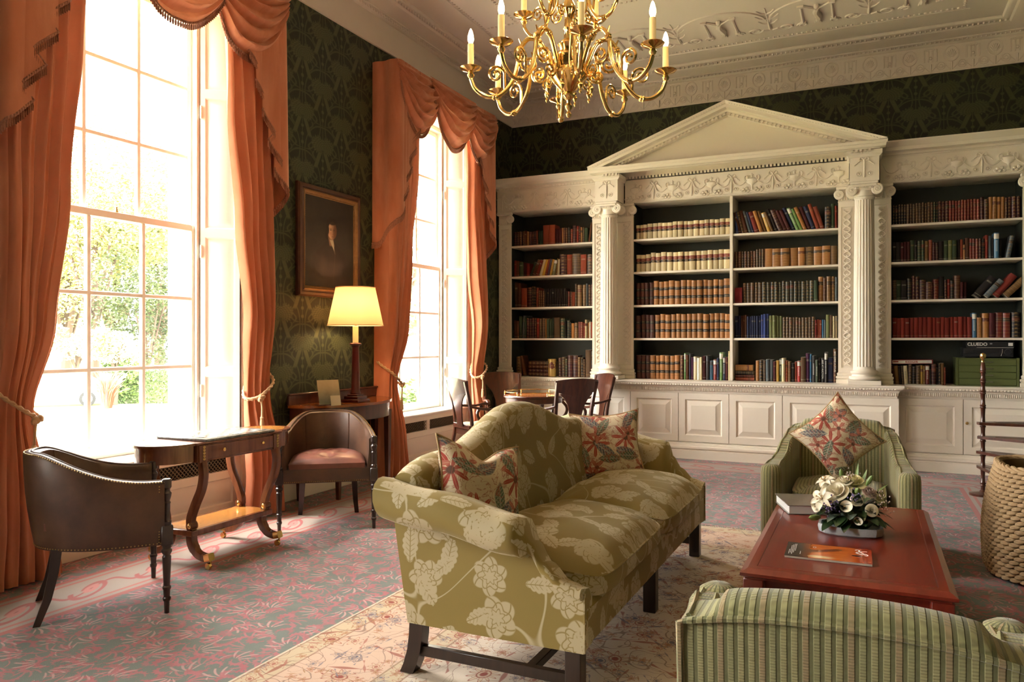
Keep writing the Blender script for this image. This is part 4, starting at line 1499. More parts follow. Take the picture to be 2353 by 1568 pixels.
def seat_cushion(x0, x1, y0, y1, z0, th, crown, nose=0.0, seed=0):
    m = MB(); rng = random.Random(seed); p = [rng.random() * 6 for _ in range(4)]
    n = 22
    def xy(a, b, k=1.0):
        # rounded-square mapping
        e = 7.0
        r = (abs(a) ** e + abs(b) ** e) ** (1 / e) if (a or b) else 1
        s = max(abs(a), abs(b)) / r if r > 1e-6 else 1
        x = lerp(x0, x1, .5 + .5 * a * s * k); y = lerp(y0, y1, .5 + .5 * b * s * k)
        return x, y
    def top(u, v):
        a, b = 2 * u - 1, 2 * v - 1
        x, y = xy(a, b)
        q = max(0.0, 1 - abs(a) ** 3.0) * max(0.0, 1 - abs(b) ** 3.0)
        z = z0 + th + crown * q ** .6 + .006 * sin(a * 6 + p[0] + b * 2) * q - nose * max(0, a) ** 2
        z += .008 * q * sin(b * 8 + 3 * a + p[1]) * (.3 + abs(a))
        return (x, y, z)
    m.grid(top, n, n, uvfn=lambda u, v: (u * (x1 - x0) + x0, v * (y1 - y0) + y0))
    # boxing
    ring = []
    N = 88
    per = []
    for k in range(N):
        t = k / N * 4; s = int(t); f = t - s
        a, b = ((2 * f - 1, -1), (1, 2 * f - 1), (1 - 2 * f, 1), (-1, 1 - 2 * f))[s]
        per.append((a, b))
    rings = []
    for j in range(5):
        v = j / 4
        bul = 1 + .018 * sin(pi * v)
        row = []
        for (a, b) in per:
            x, y = xy(a, b, bul)
            ztop = z0 + th - nose * max(0, a) ** 2
            row.append((x, y, lerp(z0, ztop, v)))
        rings.append(row)
    m.loft(rings, caps=True)
    pip = [(x, y, z + .002) for (x, y, z) in rings[-1]]
    return m, pip

def make_sofa():
    # local frame: x to the front (0 = panel back), y along the sofa
    t = thing('sofa', 'camelback sofa in olive gold floral damask on dark square legs', 'sofa')
    Y0, Y1 = 2.70, 5.02
    XB, XFt = -1.76, -.955
    ZB = .228
    # seat frame
    m = MB()
    m.box(XB + .02, XFt, Y0 + .02, Y1 - .02, ZB, .40, .02)
    m.obj('seat_rail', M_sofa, t)
    # camel back, lofted along y
    def htop(y):
        k = (y - Y0) / (Y1 - Y0)
        e = abs(k - .5) * 2
        return interp([0, .12, .25, .4, .55, .68, .8, .92, 1.0], [1.045, 1.035, 1.0, .945, .90, .885, .885, .862, .82], e)
    rings = []
    n = 46
    for i in range(n + 1):
        k = i / n; y = lerp(Y0 + .022, Y1 - .022, k); h = htop(y)
        endp = min(k, 1 - k) * n
        th = .125 if endp >= 2 else (.125 * (.72 if endp < 1 else .92))
        ring = []
        # section in x-z : raked back, rolled top
        lean = .13
        def P(off, z):
            return (XB + .06 - lean * (z - .25) / .7 + off, y, z)
        zb = .30
        sec = [P(0, zb), P(0, lerp(zb, h, .35)), P(0, lerp(zb, h, .7)), P(-.004, h - .07), P(-.012, h - .03)]
        for a in range(1, 8):
            an = pi - pi * a / 8
            sec.append((P(th / 2, h - .03)[0] + cos(an) * (th / 2 + .012), y, h - .03 + sin(an) * .045))
        sec += [P(th + .012, h - .03), P(th + .008, h - .08), P(th, lerp(zb, h, .62)), P(th + .012, lerp(zb, h, .35)), P(th, zb)]
        rings.append(sec)
    b = MB().loft(rings[::-1]); b.obj('backrest', M_sofa, t, sharp=60)
    # outward scrolled arms with swept fronts
    for sg, ye in ((-1, Y0), (1, Y1)):
        a = MB()
        nst = 44
        rings = []
        for i in range(nst + 1):
            k = i / nst
            x = lerp(XB + .03, XFt - .004, k)
            # top height falls from the back, then sweeps down at the front
            zt = sinterp([XB - .05, -1.55, -1.25, -1.205, -1.165, -1.11, -1.03, -.96], [.845, .80, .735, .722, .635, .56, .495, .478], x)
            roll = sinterp([XB - .05, -1.25, -1.20, -1.165, -.95], [.085, .078, .072, .026, .022], x)
            thk = .10 if x > -1.18 else .115
            flare = .045 * max(0.0, (x - XB) / (XFt - XB)) * 0
            yo = ye + (0 if sg < 0 else 0)
            yi = ye - sg * thk
            sec = []
            pts = [(0, ZB), (0.0, lerp(ZB, zt - 2 * roll, .5)), (0.0, zt - 2.15 * roll)]
            for s_ in range(9):
                an = -pi / 2 - .2 + (pi + .35) * (s_ / 8)
                # outer roll: from underside round the top to the inside
                pts.append((-.9 * roll * .55 + -cos(an) * roll * -1 * 0 + (-1) * (cos(an) * roll * .95) - .010, zt - roll + sin(an) * roll))
            pts += [(thk * .72, zt - .02 - roll * .12), (thk, zt - .06 - roll * .3), (thk, .42), (thk, ZB + .01)]
            for (o, z) in pts:
                sec.append((x - .095 * (1 - smooth(k / .55)) * max(0.0, (z - ZB) / .6), ye - sg * o, z))
            rings.append(sec)
        if sg < 0: a.loft(rings)
        else: a.loft([r[::-1] for r in rings])
        ao = a.obj('arm', M_sofa, t, sharp=60)
        # piping round the arm front
        MB().tube([(XFt - .0, ye + sg * .001, ZB + .004), (XFt - .0, ye + sg * .001, .455)], .005, 6).obj('piping', M_sofa, ao)
    # two loose seat cushions
    ym = (Y0 + Y1) / 2
    for k, (ya, yb) in enumerate(((Y0 + .115, ym - .004), (ym + .004, Y1 - .115))):
        c, pip = seat_cushion(XB + .17, XFt + .030, ya, yb, .40, .10, .105, .03, seed=3 + k)
        co = c.obj('seat_cushion', M_sofa, t, sharp=60)
        MB().tube(pip, .006, 6, closed=True).obj('piping', M_sofa, co)
    # legs and stretchers
    fl = lambda y: MB().box(XFt - .085, XFt - .02, y - .032, y + .032, .011, ZB + .02, .004)
    for y in (Y0 + .045, ym, Y1 - .045):
        fl(y).obj('front_leg', M_dark, t)
    for y in (Y0 + .045, ym, Y1 - .045):
        r = []
        for (z, dx) in ((ZB + .02, 0), (.17, -.004), (.11, -.012), (.05, -.030), (.011, -.048)):
            xx = XB + .03 + dx
            r.append([(xx, y - .03, z), (xx + .062, y - .03, z), (xx + .062, y + .03, z), (xx, y + .03, z)])
        MB().loft(r[::-1]).obj('rear_leg', M_dark, t, sharp=25)
    for y in (Y0 + .045, Y1 - .045):
        MB().box(XB + .07, XFt - .06, y - .014, y + .014, .085, .13, .003).obj('stretcher', M_dark, t)
    MB().box(-1.22, -1.18, Y0 + .05, Y1 - .05, .09, .125, .003).obj('stretcher', M_dark, t)
    return t
make_sofa()

def throw(label, mat, w, loc, rot, seed, h=.16, group='embroidered cushions', chop=0.0):
    m, edge = pillow(w, w, h, seed=seed, wr=.006, chop=chop, corner=.15)
    t = thing('throw_cushion', label, 'cushion', loc, 0, group)
    t.rotation_euler = rot
    m.obj('cover', mat, t, sharp=75)
    MB().tube(edge, .005, 6, closed=True).obj('piping', M_piping, t)
    return t
throw('crumpled embroidered cushion in the near corner of the sofa', M_emb1, .46, (-1.545, 2.99, .735), (radians(72), radians(12), radians(62)), 1, .18, chop=.065)
throw('square embroidered cushion at the far end of the sofa', M_emb2, .46, (-1.525, 4.76, .715), (radians(-72), radians(4), radians(28) + pi), 2, .15)
throw('diamond-set embroidered cushion on the striped armchair beyond the coffee table', M_emb3, .44, (-.185, 5.60, .745), (radians(70), radians(47), radians(0)), 3, .15)
# ------------------------------------------------------------------ striped armchairs
def make_armchair(label):
    """origin on the floor under the seat centre, front towards -y"""
    t = thing('striped_armchair', label, 'armchair', group='striped armchairs')
    W, D = .92, .84
    WB = .68
    yb, yf = .40, -.44
    def hw(y): return lerp(W / 2, WB / 2, smooth((y - yf) / (yb - yf)) * .75 + .25 * (y - yf) / (yb - yf))
    # seat base
    MB().prism([(-W / 2 + .06, yf + .05), (W / 2 - .06, yf + .05), (WB / 2 - .04, yb - .06), (-WB / 2 + .04, yb - .06)], 'z', .12, .32).obj('seat_base', M_stripe, t)
    c, pip = seat_cushion(-.275, .275, yf + .02, yb - .16, .32, .10, .045, 0, seed=11)
    co = c.obj('seat_cushion', M_stripe, t, sharp=60)
    MB().tube(pip, .006, 6, closed=True).obj('piping', M_stripe, co)
    # arched back
    rings = []
    n = 30
    for i in range(n + 1):
        k = i / n; x = lerp(-WB / 2 + .004, WB / 2 - .004, k); e = abs(2 * k - 1)
        h = .826 - .038 * e ** 2.3
        lean = .10
        def P(off, z): return (x, yb - .02 - off + lean * (z - .4), z)
        sec = [P(0, .12), P(0, .45), P(0, h - .06), P(.004, h - .02)]
        for a in range(1, 7):
            an = pi * a / 7
            sec.append((x, P(.075, h - .02)[1] + cos(an) * .071, h - .02 + sin(an) * .042 * (1 - smooth((abs(x) - WB / 2 + .10) / .045))))
        sec += [P(.146, h - .02), P(.155, h - .08), P(.165, .6), P(.15, .42), P(.15, .30)]
        rings.append(sec)
    bk = MB(); bk.loft(rings)
    # stripes follow the height, so map u across and v up
    for i, v in enumerate(bk.v): bk.uv[i] = (v[0], v[2] + v[1])
    bo = bk.obj('backrest', M_stripe, t, sharp=60)
    pp = [Vector(r[3]) + Vector((0, .002, 0)) for r in rings]
    MB().tube([Vector(rings[0][0])] + pp + [Vector(rings[-1][0])], .008, 6).obj('piping', M_stripe, bo)
    # winged arms: inside high at the back, sweeping down to square fronts
    for sg in (-1, 1):
        rings = []
        ns = 30
        for i in range(ns + 1):
            k = i / ns
            y = lerp(yb - .015, yf + .01, k)
            zt = sinterp([yf, -.22, -.10, .05, .20, .42], [.585, .60, .63, .71, .765, .775], y)
            th = sinterp([yf, -.2, .1, .42], [.125, .105, .085, .075], y)
            xo = hw(y) - .001
            xi = xo - th
            rnd = .018
            sec = [(xo - .02, y, .12), (xo, y, .30), (xo, y, zt - rnd), (xo - rnd * .4, y, zt - rnd * .3), (xo - rnd, y, zt), (xi + rnd, y, zt), (xi + rnd * .4, y, zt - rnd * .3), (xi, y, zt - rnd), (xi, y, .34), (xi, y, .12)]
            rings.append([(sg * a, b, c_) for a, b, c_ in sec])
        a = MB(); a.loft(rings if sg > 0 else [r[::-1] for r in rings])
        for i, v in enumerate(a.v):
            j = i % 10
            if 3 <= j <= 6: a.uv[i] = (v[1], abs(v[0])) if True else None
            else: a.uv[i] = (v[1] if True else v[0], v[2])
        ao = a.obj('arm', M_stripe, t, sharp=50)
        for off in (.004, -.004):
            ed = [Vector(r[4] if off > 0 else r[5]) for r in (rings if sg > 0 else rings)]
            MB().tube(ed, .006, 5).obj('piping', M_stripe, ao)
        # rounded front of the arm
        fr = MB(); x0 = W / 2 - .064
        fr.lathe([(.064, .12), (.066, .40), (.066, .55), (.060, .585), (.035, .60), (.002, .603)], 18, c=(sg * x0, yf + .012, 0))
        for i, v in enumerate(fr.v): fr.uv[i] = (atan2(v[1] - yf - .012, v[0] - sg * x0) * .07, v[2])
        fr.obj('arm_front', M_stripe, t, sharp=50)
    for sx in (-1, 1):
        for y in (yf + .07, yb - .07):
            MB().lathe([(.02, .0), (.024, .02), (.03, .12), (.03, .13)], 12, c=(sx * (hw(y) - .09), y, 0)).obj('leg', M_dark, t)
    return t
A1 = make_armchair('striped green armchair beyond the coffee table, embroidered cushion on it')
place(A1, (-.168, 5.62, .0), 0)
A2 = copy_tree(A1); place(A2, (-.04, 2.10, .012), pi, 'striped green armchair in the foreground seen from behind')

# ------------------------------------------------------------------ coffee table
def coffee_table():
    t = thing('coffee_table', 'low red mahogany coffee table between the striped armchairs', 'table', (-.085, 4.05, .011))
    w, d, h = .785, 1.58, .449
    tp = MB()
    tp.rects([(-w / 2 + .02, w / 2 - .02, -d / 2 + .02, d / 2 - .02, h - .040), (-w / 2, w / 2, -d / 2, d / 2, h - .030), (-w / 2, w / 2, -d / 2, d / 2, h - .018), (-w / 2 + .028, w / 2 - .028, -d / 2 + .028, d / 2 - .028, h - .002),
              (-w / 2 + .06, w / 2 - .06, -d / 2 + .06, d / 2 - .06, h), (-w / 2 + .063, w / 2 - .063, -d / 2 + .063, d / 2 - .063, h - .003), (-w / 2 + .066, w / 2 - .066, -d / 2 + .066, d / 2 - .066, h)], lambda u, v, dd: (u, v, dd))
    tp.box(-w / 2 + .02, w / 2 - .02, -d / 2 + .02, d / 2 - .02, h - .045, h - .039)
    tp.obj('table_top', M_redwood, t, sharp=20)
    MB().box(-w / 2 + .075, w / 2 - .075, -d / 2 + .09, d / 2 - .09, h - .36, h - .045).obj('body', M_redwood, t)
    for sx in (-1, 1):
        for sy in (-1, 1):
            MB().box(sx * (w / 2 - .05) - .04, sx * (w / 2 - .05) + .04, sy * (d / 2 - .06) - .04, sy * (d / 2 - .06) + .04, 0, h - .045, .004).obj('leg', M_redwood, t)
    MB().box(-w / 2 + .06, w / 2 - .06, -d / 2 + .07, d / 2 - .07, .06, .09, .004).obj('lower_shelf', M_redwood, t)
coffee_table()

# ------------------------------------------------------------------ rug
_r = MB()
_r.box(RUG[0], RUG[1], RUG[2], RUG[3], .001, .011, .003)
_ro = _r.obj('rug', M_rug)
tag(_ro, 'cream Persian rug with fine floral vines under the sofa', 'rug')
_fr = MB()
_x = RUG[0] + .02
_rg = random.Random(5)
while _x < RUG[1]:
    _fr.tube([(_x, RUG[3], .007), (_x + _rg.uniform(-.006, .006), RUG[3] + .03, .006), (_x + _rg.uniform(-.012, .012), RUG[3] + .06, .004)], [.003, .0035, .002], 4)
    _x += .013
stuff(_fr.obj('fringe', material('rug_fringe', color=(.55, .48, .38, 1), rough=.95), _ro))
# ------------------------------------------------------------------ leather tub chairs
def nails(pts, parent, st=.0135, r=.0040):
    P = [Vector(p) for p in pts]; m = MB(); acc = 0.0
    for i in range(len(P) - 1):
        d = (P[i + 1] - P[i]).length
        while acc < d:
            q = P[i].lerp(P[i + 1], acc / d); m.ball(q, r, 5, 4); acc += st
        acc -= d
    return stuff(m.obj('nailheads', M_brassd, parent))

def make_tub(label):
    t = thing('tub_chair', label, 'chair', group='leather tub chairs')
    N = 44
    def plan(s, k):
        a = pi * s
        x = -cos(a) * (.345 + .012 * k); y = -.26 + (.575 + .05 * k) * (max(0.0, sin(a)) ** .78)
        return x, y
    def h(s):
        return .675 + .155 * smooth(min(s, 1 - s) / .36)
    def nrm(s):
        x0, y0 = plan(max(0, s - .004), 0); x1, y1 = plan(min(1, s + .004), 0)
        d = Vector((x1 - x0, y1 - y0, 0)).normalized(); return Vector((d.y * -1, d.x, 0)) * 1.0
    rings = []; top_o = []; top_i = []; bot_o = []
    TH = .05
    for i in range(N + 1):
        s = i / N
        n = nrm(s)          # outward
        c = Vector((0, .05, 0))
        hh = h(s)
        sec = []
        for k in range(6):
            v = k / 5; z = lerp(.352, hh - .012, v)
            x, y = plan(s, v); sec.append(Vector((x, y, z)) + n * (.012 * sin(pi * v)))
        xo, yo = plan(s, 1)
        base = Vector((xo, yo, 0))
        for a in range(1, 6):
            an = pi * a / 6
            sec.append(base - n * (TH / 2 - cos(an) * TH / 2) + Vector((0, 0, hh - .012 + sin(an) * .016)))
        for k in range(5, -1, -1):
            v = k / 5; z = lerp(.40, hh - .012, v)
            x, y = plan(s, v * .6)
            sec.append(Vector((x, y, z)) - n * (TH - .010 * sin(pi * v) + .02 * (1 - v)))
        rings.append(sec); top_o.append(sec[6] + Vector((0, 0, .002))); bot_o.append(sec[0] + n * .002 + Vector((0, 0, .01))); top_i.append(sec[9])
    b = MB(); b.loft(rings); bo = b.obj('barrel_back', M_leath, t, sharp=60)
    MB().tube(top_i, .006, 6).obj('piping', M_leath, bo)
    nails(top_o, bo); nails(bot_o, bo, .017)
    for s in (.30, .70):
        i = int(s * N); sec = rings[i]
        MB().tube([p + Vector((0, 0, 0)) for p in sec[11:17]], .006, 5).obj('seam', M_leath, bo)
    # seat rail
    sr = MB()
    pl = [plan(s / 20, 0) for s in range(21)]
    poly = [(-.325, -.265), (.325, -.265)] + [(x * .93, y * .95) for x, y in pl[::-1]][1:-1]
    sr.prism(poly, 'z', .352, .452); sr.obj('seat_rail', M_leath, t)
    nails([(-.30, -.267, .362), (.30, -.267, .362)], t)
    # cushion with buttons
    cm = MB()
    bt = [(-.11, -.02), (.11, -.02), (0, .12), (0, -.14)]
    def top(u, v):
        a, bb = 2 * u - 1, 2 * v - 1
        y = lerp(-.265, .27, v); wdt = .275 * (1 - .42 * max(0, v - .45) ** 1.5 * 1.8)
        x = a * wdt
        q = max(0.0, 1 - abs(a) ** 3.5) * max(0.0, 1 - abs(bb) ** 3.5)
        z = .49 + .06 * q ** .5
        for (bx, by) in bt:
            d = hypot(x - bx, y - by); z -= .030 * math.exp(-(d / .045) ** 2) - .006 * sin(atan2(y - by, x - bx) * 6) * math.exp(-(d / .08) ** 2)
        return (x, y, z)
    def bot(u, v):
        x, y, z = top(1 - u, v); return (x * .98, y, .453 + (.0 if 0 else 0))
    cm.grid(top, 30, 30); cm.grid(bot, 30, 30)
    def side(u, v):
        # boxing round the cushion edge
        t4 = u * 4; k = int(t4) % 4; f = t4 - int(t4)
        uu, vv = ((f, 0), (1, f), (1 - f, 1), (0, 1 - f))[k]
        x, y, z = top(uu, vv); return (x * (1.0 if v > .5 else .985), y, lerp(.453, z, v))
    cm.grid(side, 80, 2)
    co = cm.obj('seat_cushion', M_leath2, t, sharp=70)
    for (bx, by) in bt:
        MB().ball((bx, by, .522), .010, 7, 5, sc=(1, 1, .5)).obj('button', M_leath2, co)
    # turned front posts and legs
    post = [(.022, .45), (.024, .47), (.017, .478), (.017, .56), (.020, .566), (.015, .575), (.022, .60), (.024, .615), (.016, .625), (.016, .635), (.023, .645), (.023, .682), (.018, .688)]
    leg = [(.012, 0), (.014, .06), (.018, .066), (.020, .078), (.015, .085), (.017, .12), (.021, .126), (.021, .136), (.016, .142), (.022, .29), (.017, .298), (.026, .315), (.026, .325), (.019, .332), (.024, .352)]
    for sx in (-1, 1):
        MB().lathe(post, 16, c=(sx * .338, -.272, 0)).obj('arm_post', M_dark, t, sharp=30)
        MB().box(sx * .338 - .027, sx * .338 + .027, -.30, -.245, .35, .452, .004).obj('corner_block', M_dark, t)
        MB().lathe(leg, 16, c=(sx * .338, -.272, 0)).obj('front_leg', M_dark, t, sharp=30)
        MB().box(sx * .338 - .018, sx * .338 + .018, -.262, -.21, .615, .672, .004).obj('arm_rail', M_dark, t)
        nails([(sx * .352, -.235, .37), (sx * .358, -.235, .66)], t)
        r = []
        for (z, dx, dy, w) in ((.36, 0, 0, .024), (.25, .003, .012, .022), (.12, .01, .04, .019), (0, .022, .085, .016)):
            cx, cy = sx * (.20 + dx), .215 + dy
            r.append([(cx - w, cy - w, z), (cx + w, cy - w, z), (cx + w, cy + w, z), (cx - w, cy + w, z)])
        MB().loft(r[::-1]).obj('rear_leg', M_dark, t, sharp=25)
    return t
T1 = make_tub('brown leather tub chair in the left foreground by the curtain')
def face(dx, dy):          # rotation that turns -y to (dx, dy)
    return atan2(dy, dx) + pi / 2
place(T1, (-3.695, 2.79, 0), face(.57, .82))
T2 = copy_tree(T1)
place(T2, (-3.765, 4.75, 0), face(.605, -.796), 'brown leather tub chair in front of the console table with the lamp')

# ------------------------------------------------------------------ games table with marble chess board
def _marble(c1, c2):
    def f():
        n = noise(coord(), 18, 5, .65, 1.5)
        return {'Base Color': mix(sstep(.4, .62, n), c1, c2)}
    return f
M_marw = material('white_marble', _marble((.62, .60, .54, 1), (.48, .47, .43, 1)), rough=.18, coat=.3)
M_marg = material('grey_marble', _marble((.12, .13, .12, 1), (.20, .21, .19, 1)), rough=.18, coat=.3)
def chess_table():
    t = thing('games_table', 'rosewood games table with D-shaped ends, curved legs and brass casters', 'table', (-3.885, 3.765, 0))
    hy, hx, R = .36, .205, .205
    z0, z1 = .655, .775
    tp = MB()
    def outline(e):
        o = []
        for k in range(13):
            a = -pi / 2 + pi * k / 12
            o.append(((R - .02 + e) * sin(a), hy + .01 + (.22 + e) * cos(a)))
        return o
    for sg in (-1, 1):
        o = [(x, sg * y) for x, y in outline(0)]
        b = MB(); b.prism(o, 'z', z0 + .006, z1 - .016); b.obj('end_apron', M_rosew, t, sharp=25)
        o2 = [(x, sg * y) for x, y in outline(.014)]
        q = MB(); q.prism(o2, 'z', z1 - .016, z1); q.obj('end_flap', M_rosew, t, sharp=25)
        o3 = [(x * .88, sg * (hy + .012 + (abs(y) - hy - .012) * .88)) for x, y in outline(-.0)]
        q = MB(); q.prism(o3, 'z', z1 - .001, z1 + .001); q.obj('inlay', M_burr, t)
    MB().box(-hx, hx, -hy, hy, z0, z1 - .004, .003).obj('frieze', M_rosew, t)
    MB().box(-hx - .012, hx + .012, -hy - .012, hy + .012, z1 - .014, z1, .004).obj('table_top', M_rosew, t)
    # front drawers
    for sx in (-1, 1):
        d = MB(); d.box(sx * hx - .004, sx * hx + .008 if sx > 0 else sx * hx + .004, -hy + .075, hy - .075, z0 + .012, z1 - .022, .003)
        if sx < 0:
            d = MB(); d.box(-hx - .008, -hx + .004, -hy + .075, hy - .075, z0 + .012, z1 - .022, .003)
        do = d.obj('drawer', M_satin if 0 else M_rosew, t)
        for yy in (-.17, .17):
            k = MB().lathe([(.005, 0), (.005, .01), (.011, .014), (.012, .022), (.006, .027), (.001, .028)], 10)
            k.xf(Matrix.Translation((sx * (hx + .008), yy, .715)) @ Matrix.Rotation(sx * pi / 2, 4, 'Y'))
            k.obj('knob', M_brass, do)
    # brass mounts on the corner blocks
    for sx in (-1, 1):
        for sy in (-1, 1):
            MB().box(sx * (hx + .006) - .008, sx * (hx + .006) + .008, sy * (hy - .04) - .035, sy * (hy - .04) + .035, z0 - .002, z1 - .016, .003).obj('corner_block', M_rosew, t)
            mt = MB()
            for k in range(5):
                mt.ball((sx * (hx + .015), sy * (hy - .04), z0 + .02 + k * .018), .012, 6, 4, sc=(.35, 1 - .1 * (k % 2), .8))
            mt.obj('brass_mount', M_brassd, t)
    # S-curved legs
    for sx in (-1, 1):
        for sy in (-1, 1):
            p = catmull([(sx * .20, sy * .318, .66), (sx * .212, sy * .318, .58), (sx * .195, sy * .318, .49), (sx * .145, sy * .318, .39), (sx * .108, sy * .318, .30), (sx * .110, sy * .318, .235)], 6)
            lo = MB(); lo.tube(p, 1.0, 8, flat=(.024, .022, .35), up=(1, 0, 0)); l = lo.obj('leg', M_rosew, t, sharp=30)
            sc = MB().lathe([(.026, -.025), (.026, .025)], 16)
            sc.xf(Matrix.Translation((sx * .115, sy * .318, .258)) @ Matrix.Rotation(pi / 2, 4, 'X')); sc.obj('scroll', M_rosew, l)
            rz = MB().lathe([(.002, .032), (.008, .031), (.010, .027), (.016, .026), (.020, .022)][::-1], 14)
            rz.xf(Matrix.Translation((sx * .115, sy * .318, .258)) @ Matrix.Rotation(pi / 2, 4, 'X')); rz.obj('rosette', M_brass, l)
    # platform shelf
    MB().box(-.15, .15, -.35, .35, .195, .232, .005).obj('platform', M_rosew, t)
    MB().box(-.125, .125, -.325, .325, .2315, .2335).obj('platform_veneer', M_burr, t)
    # sabre feet with brass caps and casters
    for sx in (-1, 1):
        for sy in (-1, 1):
            y = sy * .30
            p = catmull([(sx * .09, y, .20), (sx * .10, y, .14), (sx * .145, y, .085), (sx * .21, y, .068), (sx * .25, y, .075)], 6)
            f = MB(); f.tube(p, [1.0] * 10 + [.9] * 10 + [.75] * (len(p) - 20), 8, flat=(.026, .026, .35), up=(0, 1, 0)); fo = f.obj('sabre_foot', M_rosew, t, sharp=30)
            c = MB(); c.tube([(sx * .215, y, .067), (sx * .258, y, .078)], 1.0, 8, flat=(.024, .024, .35), up=(0, 1, 0)); c.obj('brass_cap', M_brass, fo)
            w = MB(); w.lathe([(.020, -.009), (.022, 0), (.020, .009)], 14)
            w.xf(Matrix.Translation((sx * .245, y - .012, .022)) @ Matrix.Rotation(pi / 2, 4, 'X')); w.lathe([(.006, 0), (.008, .05)], 8, c=(sx * .25, y, .025)); w.obj('caster', M_brass, fo)
    # marble board
    b = thing('chess_board', 'grey and white marble chess board on the games table', 'board', (-3.885, 3.765, z1))
    bx, by = hx + .012, .30
    MB().box(-bx, bx, -by, by, .0005, .016, .004).obj('slab', M_marg, b)
    s0 = .047; k = 0
    sq = {}
    for i in range(8):
        for j in range(8):
            key = (i + j) % 2
            if key not in sq:
                sq[key] = MB().box(-.0225, .0225, -.03, .03, 0, .0015).obj('square', M_marw if key else M_marg, b); o = sq[key]
            else:
                o = sq[key].copy(); COL.objects.link(o)
            o.location = ((i - 3.5) * .046, (j - 3.5) * .061, .016)
chess_table()

# ------------------------------------------------------------------ console table, lamp, leaflets
def console():
    t = thing('console_table', 'half-round mahogany console table with raised back under the portrait', 'table', (WX, 5.835, 0))
    zt = .835; a, b = .65, .50
    o = [(b * sin(pi * k / 32), -a * cos(pi * k / 32)) for k in range(33)]
    o = [(max(.03, x), y) for x, y in o]
    MB().prism([(x * 1.0, y) for x, y in o], 'z', zt - .024, zt).obj('table_top', M_satin, t, sharp=30)
    MB().prism([(.03 + (x - .03) * .955, y * .965) for x, y in o], 'z', zt - .155, zt - .025).obj('apron', M_mahog, t, sharp=30)
    MB().box(.026, .05, -.66, .66, zt - .001, zt + .085, .004).obj('back_board', M_mahog, t)
    MB().box(.024, .066, -.665, .665, zt + .085, zt + .1, .005).obj('top_rail', M_mahog, t)
    for (x, y) in ((.08, -.56), (.08, .56), (.36, -.38), (.36, .38)):
        r = [[(x - w, y - w, z), (x + w, y - w, z), (x + w, y + w, z), (x - w, y + w, z)] for z, w in ((0, .015), (.1, .018), (.45, .024), (zt - .1, .027))]
        MB().loft(r).obj('leg', M_mahog, t, sharp=25)
    return zt
ZCON = console()

def _shade():
    x, y, z = xyz(coord())
    g = noise(coord(), 140, 2)
    return {'Base Color': mix(g, (.78, .62, .40, 1), (.84, .70, .48, 1))}
M_shade = material('parchment_shade', _shade, rough=.8)
def _mk_shade():
    nt = M_shade.node_tree
    b = nt.nodes['Principled BSDF']; out = nt.nodes['Material Output']
    tl = nt.nodes.new('ShaderNodeBsdfTranslucent'); tl.inputs[0].default_value = (.92, .76, .56, 1)
    mx = nt.nodes.new('ShaderNodeMixShader'); mx.inputs[0].default_value = .5
    nt.links.new(b.outputs[0], mx.inputs[1]); nt.links.new(tl.outputs[0], mx.inputs[2]); nt.links.new(mx.outputs[0], out.inputs[0])
_mk_shade()
def table_lamp(label, loc, power=9.0):
    t = thing('table_lamp', label, 'lamp', loc)
    b = MB()
    b.box(-.095, .095, -.095, .095, 0, .028, .004); b.box(-.075, .075, -.075, .075, .028, .055, .004); b.box(-.055, .055, -.055, .055, .055, .072, .004)
    b.obj('base', M_red_lacq, t)
    p = MB(); p.lathe([(.045, .072), (.046, .085), (.040, .095), (.030, .50), (.034, .505), (.034, .515), (.052, .522), (.056, .532), (.045, .54), (.02, .542)], 28, flute=lambda a, z: 1 - (.04 * max(0, cos(a * 14)) if .1 < z < .49 else 0))
    p.obj('column', M_red_lacq, t, sharp=35)
    MB().lathe([(.026, .542), (.026, .69), (.020, .695)], 18).obj('candle_tube', M_candle, t)
    MB().lathe([(.012, .695), (.012, .74)], 10).obj('lamp_holder', M_brass, t)
    MB().lathe([(.012, .74), (.026, .775), (.03, .80), (.022, .83), (.002, .845)], 14).obj('bulb', M_flame, t)
    n = 40; r0, r1, z0, z1 = .252, .178, .70, 1.045
    sh = MB()
    sh.lathe([(r0, z0), (r1, z1), (r1 - .003, z1), (r0 - .003, z0), (r0, z0)], n)
    sh.f = sh.f[:-2]
    so = sh.obj('lamp_shade', M_shade, t, sharp=60)
    for r, z in ((r0, z0), (r1, z1)):
        MB().tube([(r * cos(2 * pi * k / n), r * sin(2 * pi * k / n), z) for k in range(n)], .004, 5, closed=True).obj('shade_rim', M_shade, so)
    sp = MB()
    for k in range(3):
        a = 2 * pi * k / 3; sp.tube([(0, 0, z1 - .03), (r1 * cos(a), r1 * sin(a), z1 - .01)], .003, 5)
    sp.tube([(0, 0, .74), (.045, 0, .80), (.045, 0, .9), (0, 0, z1 - .03)], .0025, 5)
    sp.obj('shade_carrier', M_brass, t)
    L = bpy.data.lights.new('lamp_light', 'POINT'); L.energy = power; L.color = (1.0, .70, .40); L.shadow_soft_size = .035
    lo = bpy.data.objects.new('lamp_light', L); COL.objects.link(lo); lo.parent = t; lo.location = (0, 0, .88)
    return t
table_lamp('table lamp with lit cream shade on oxblood column stand on the console', (-4.245, 5.75, ZCON))

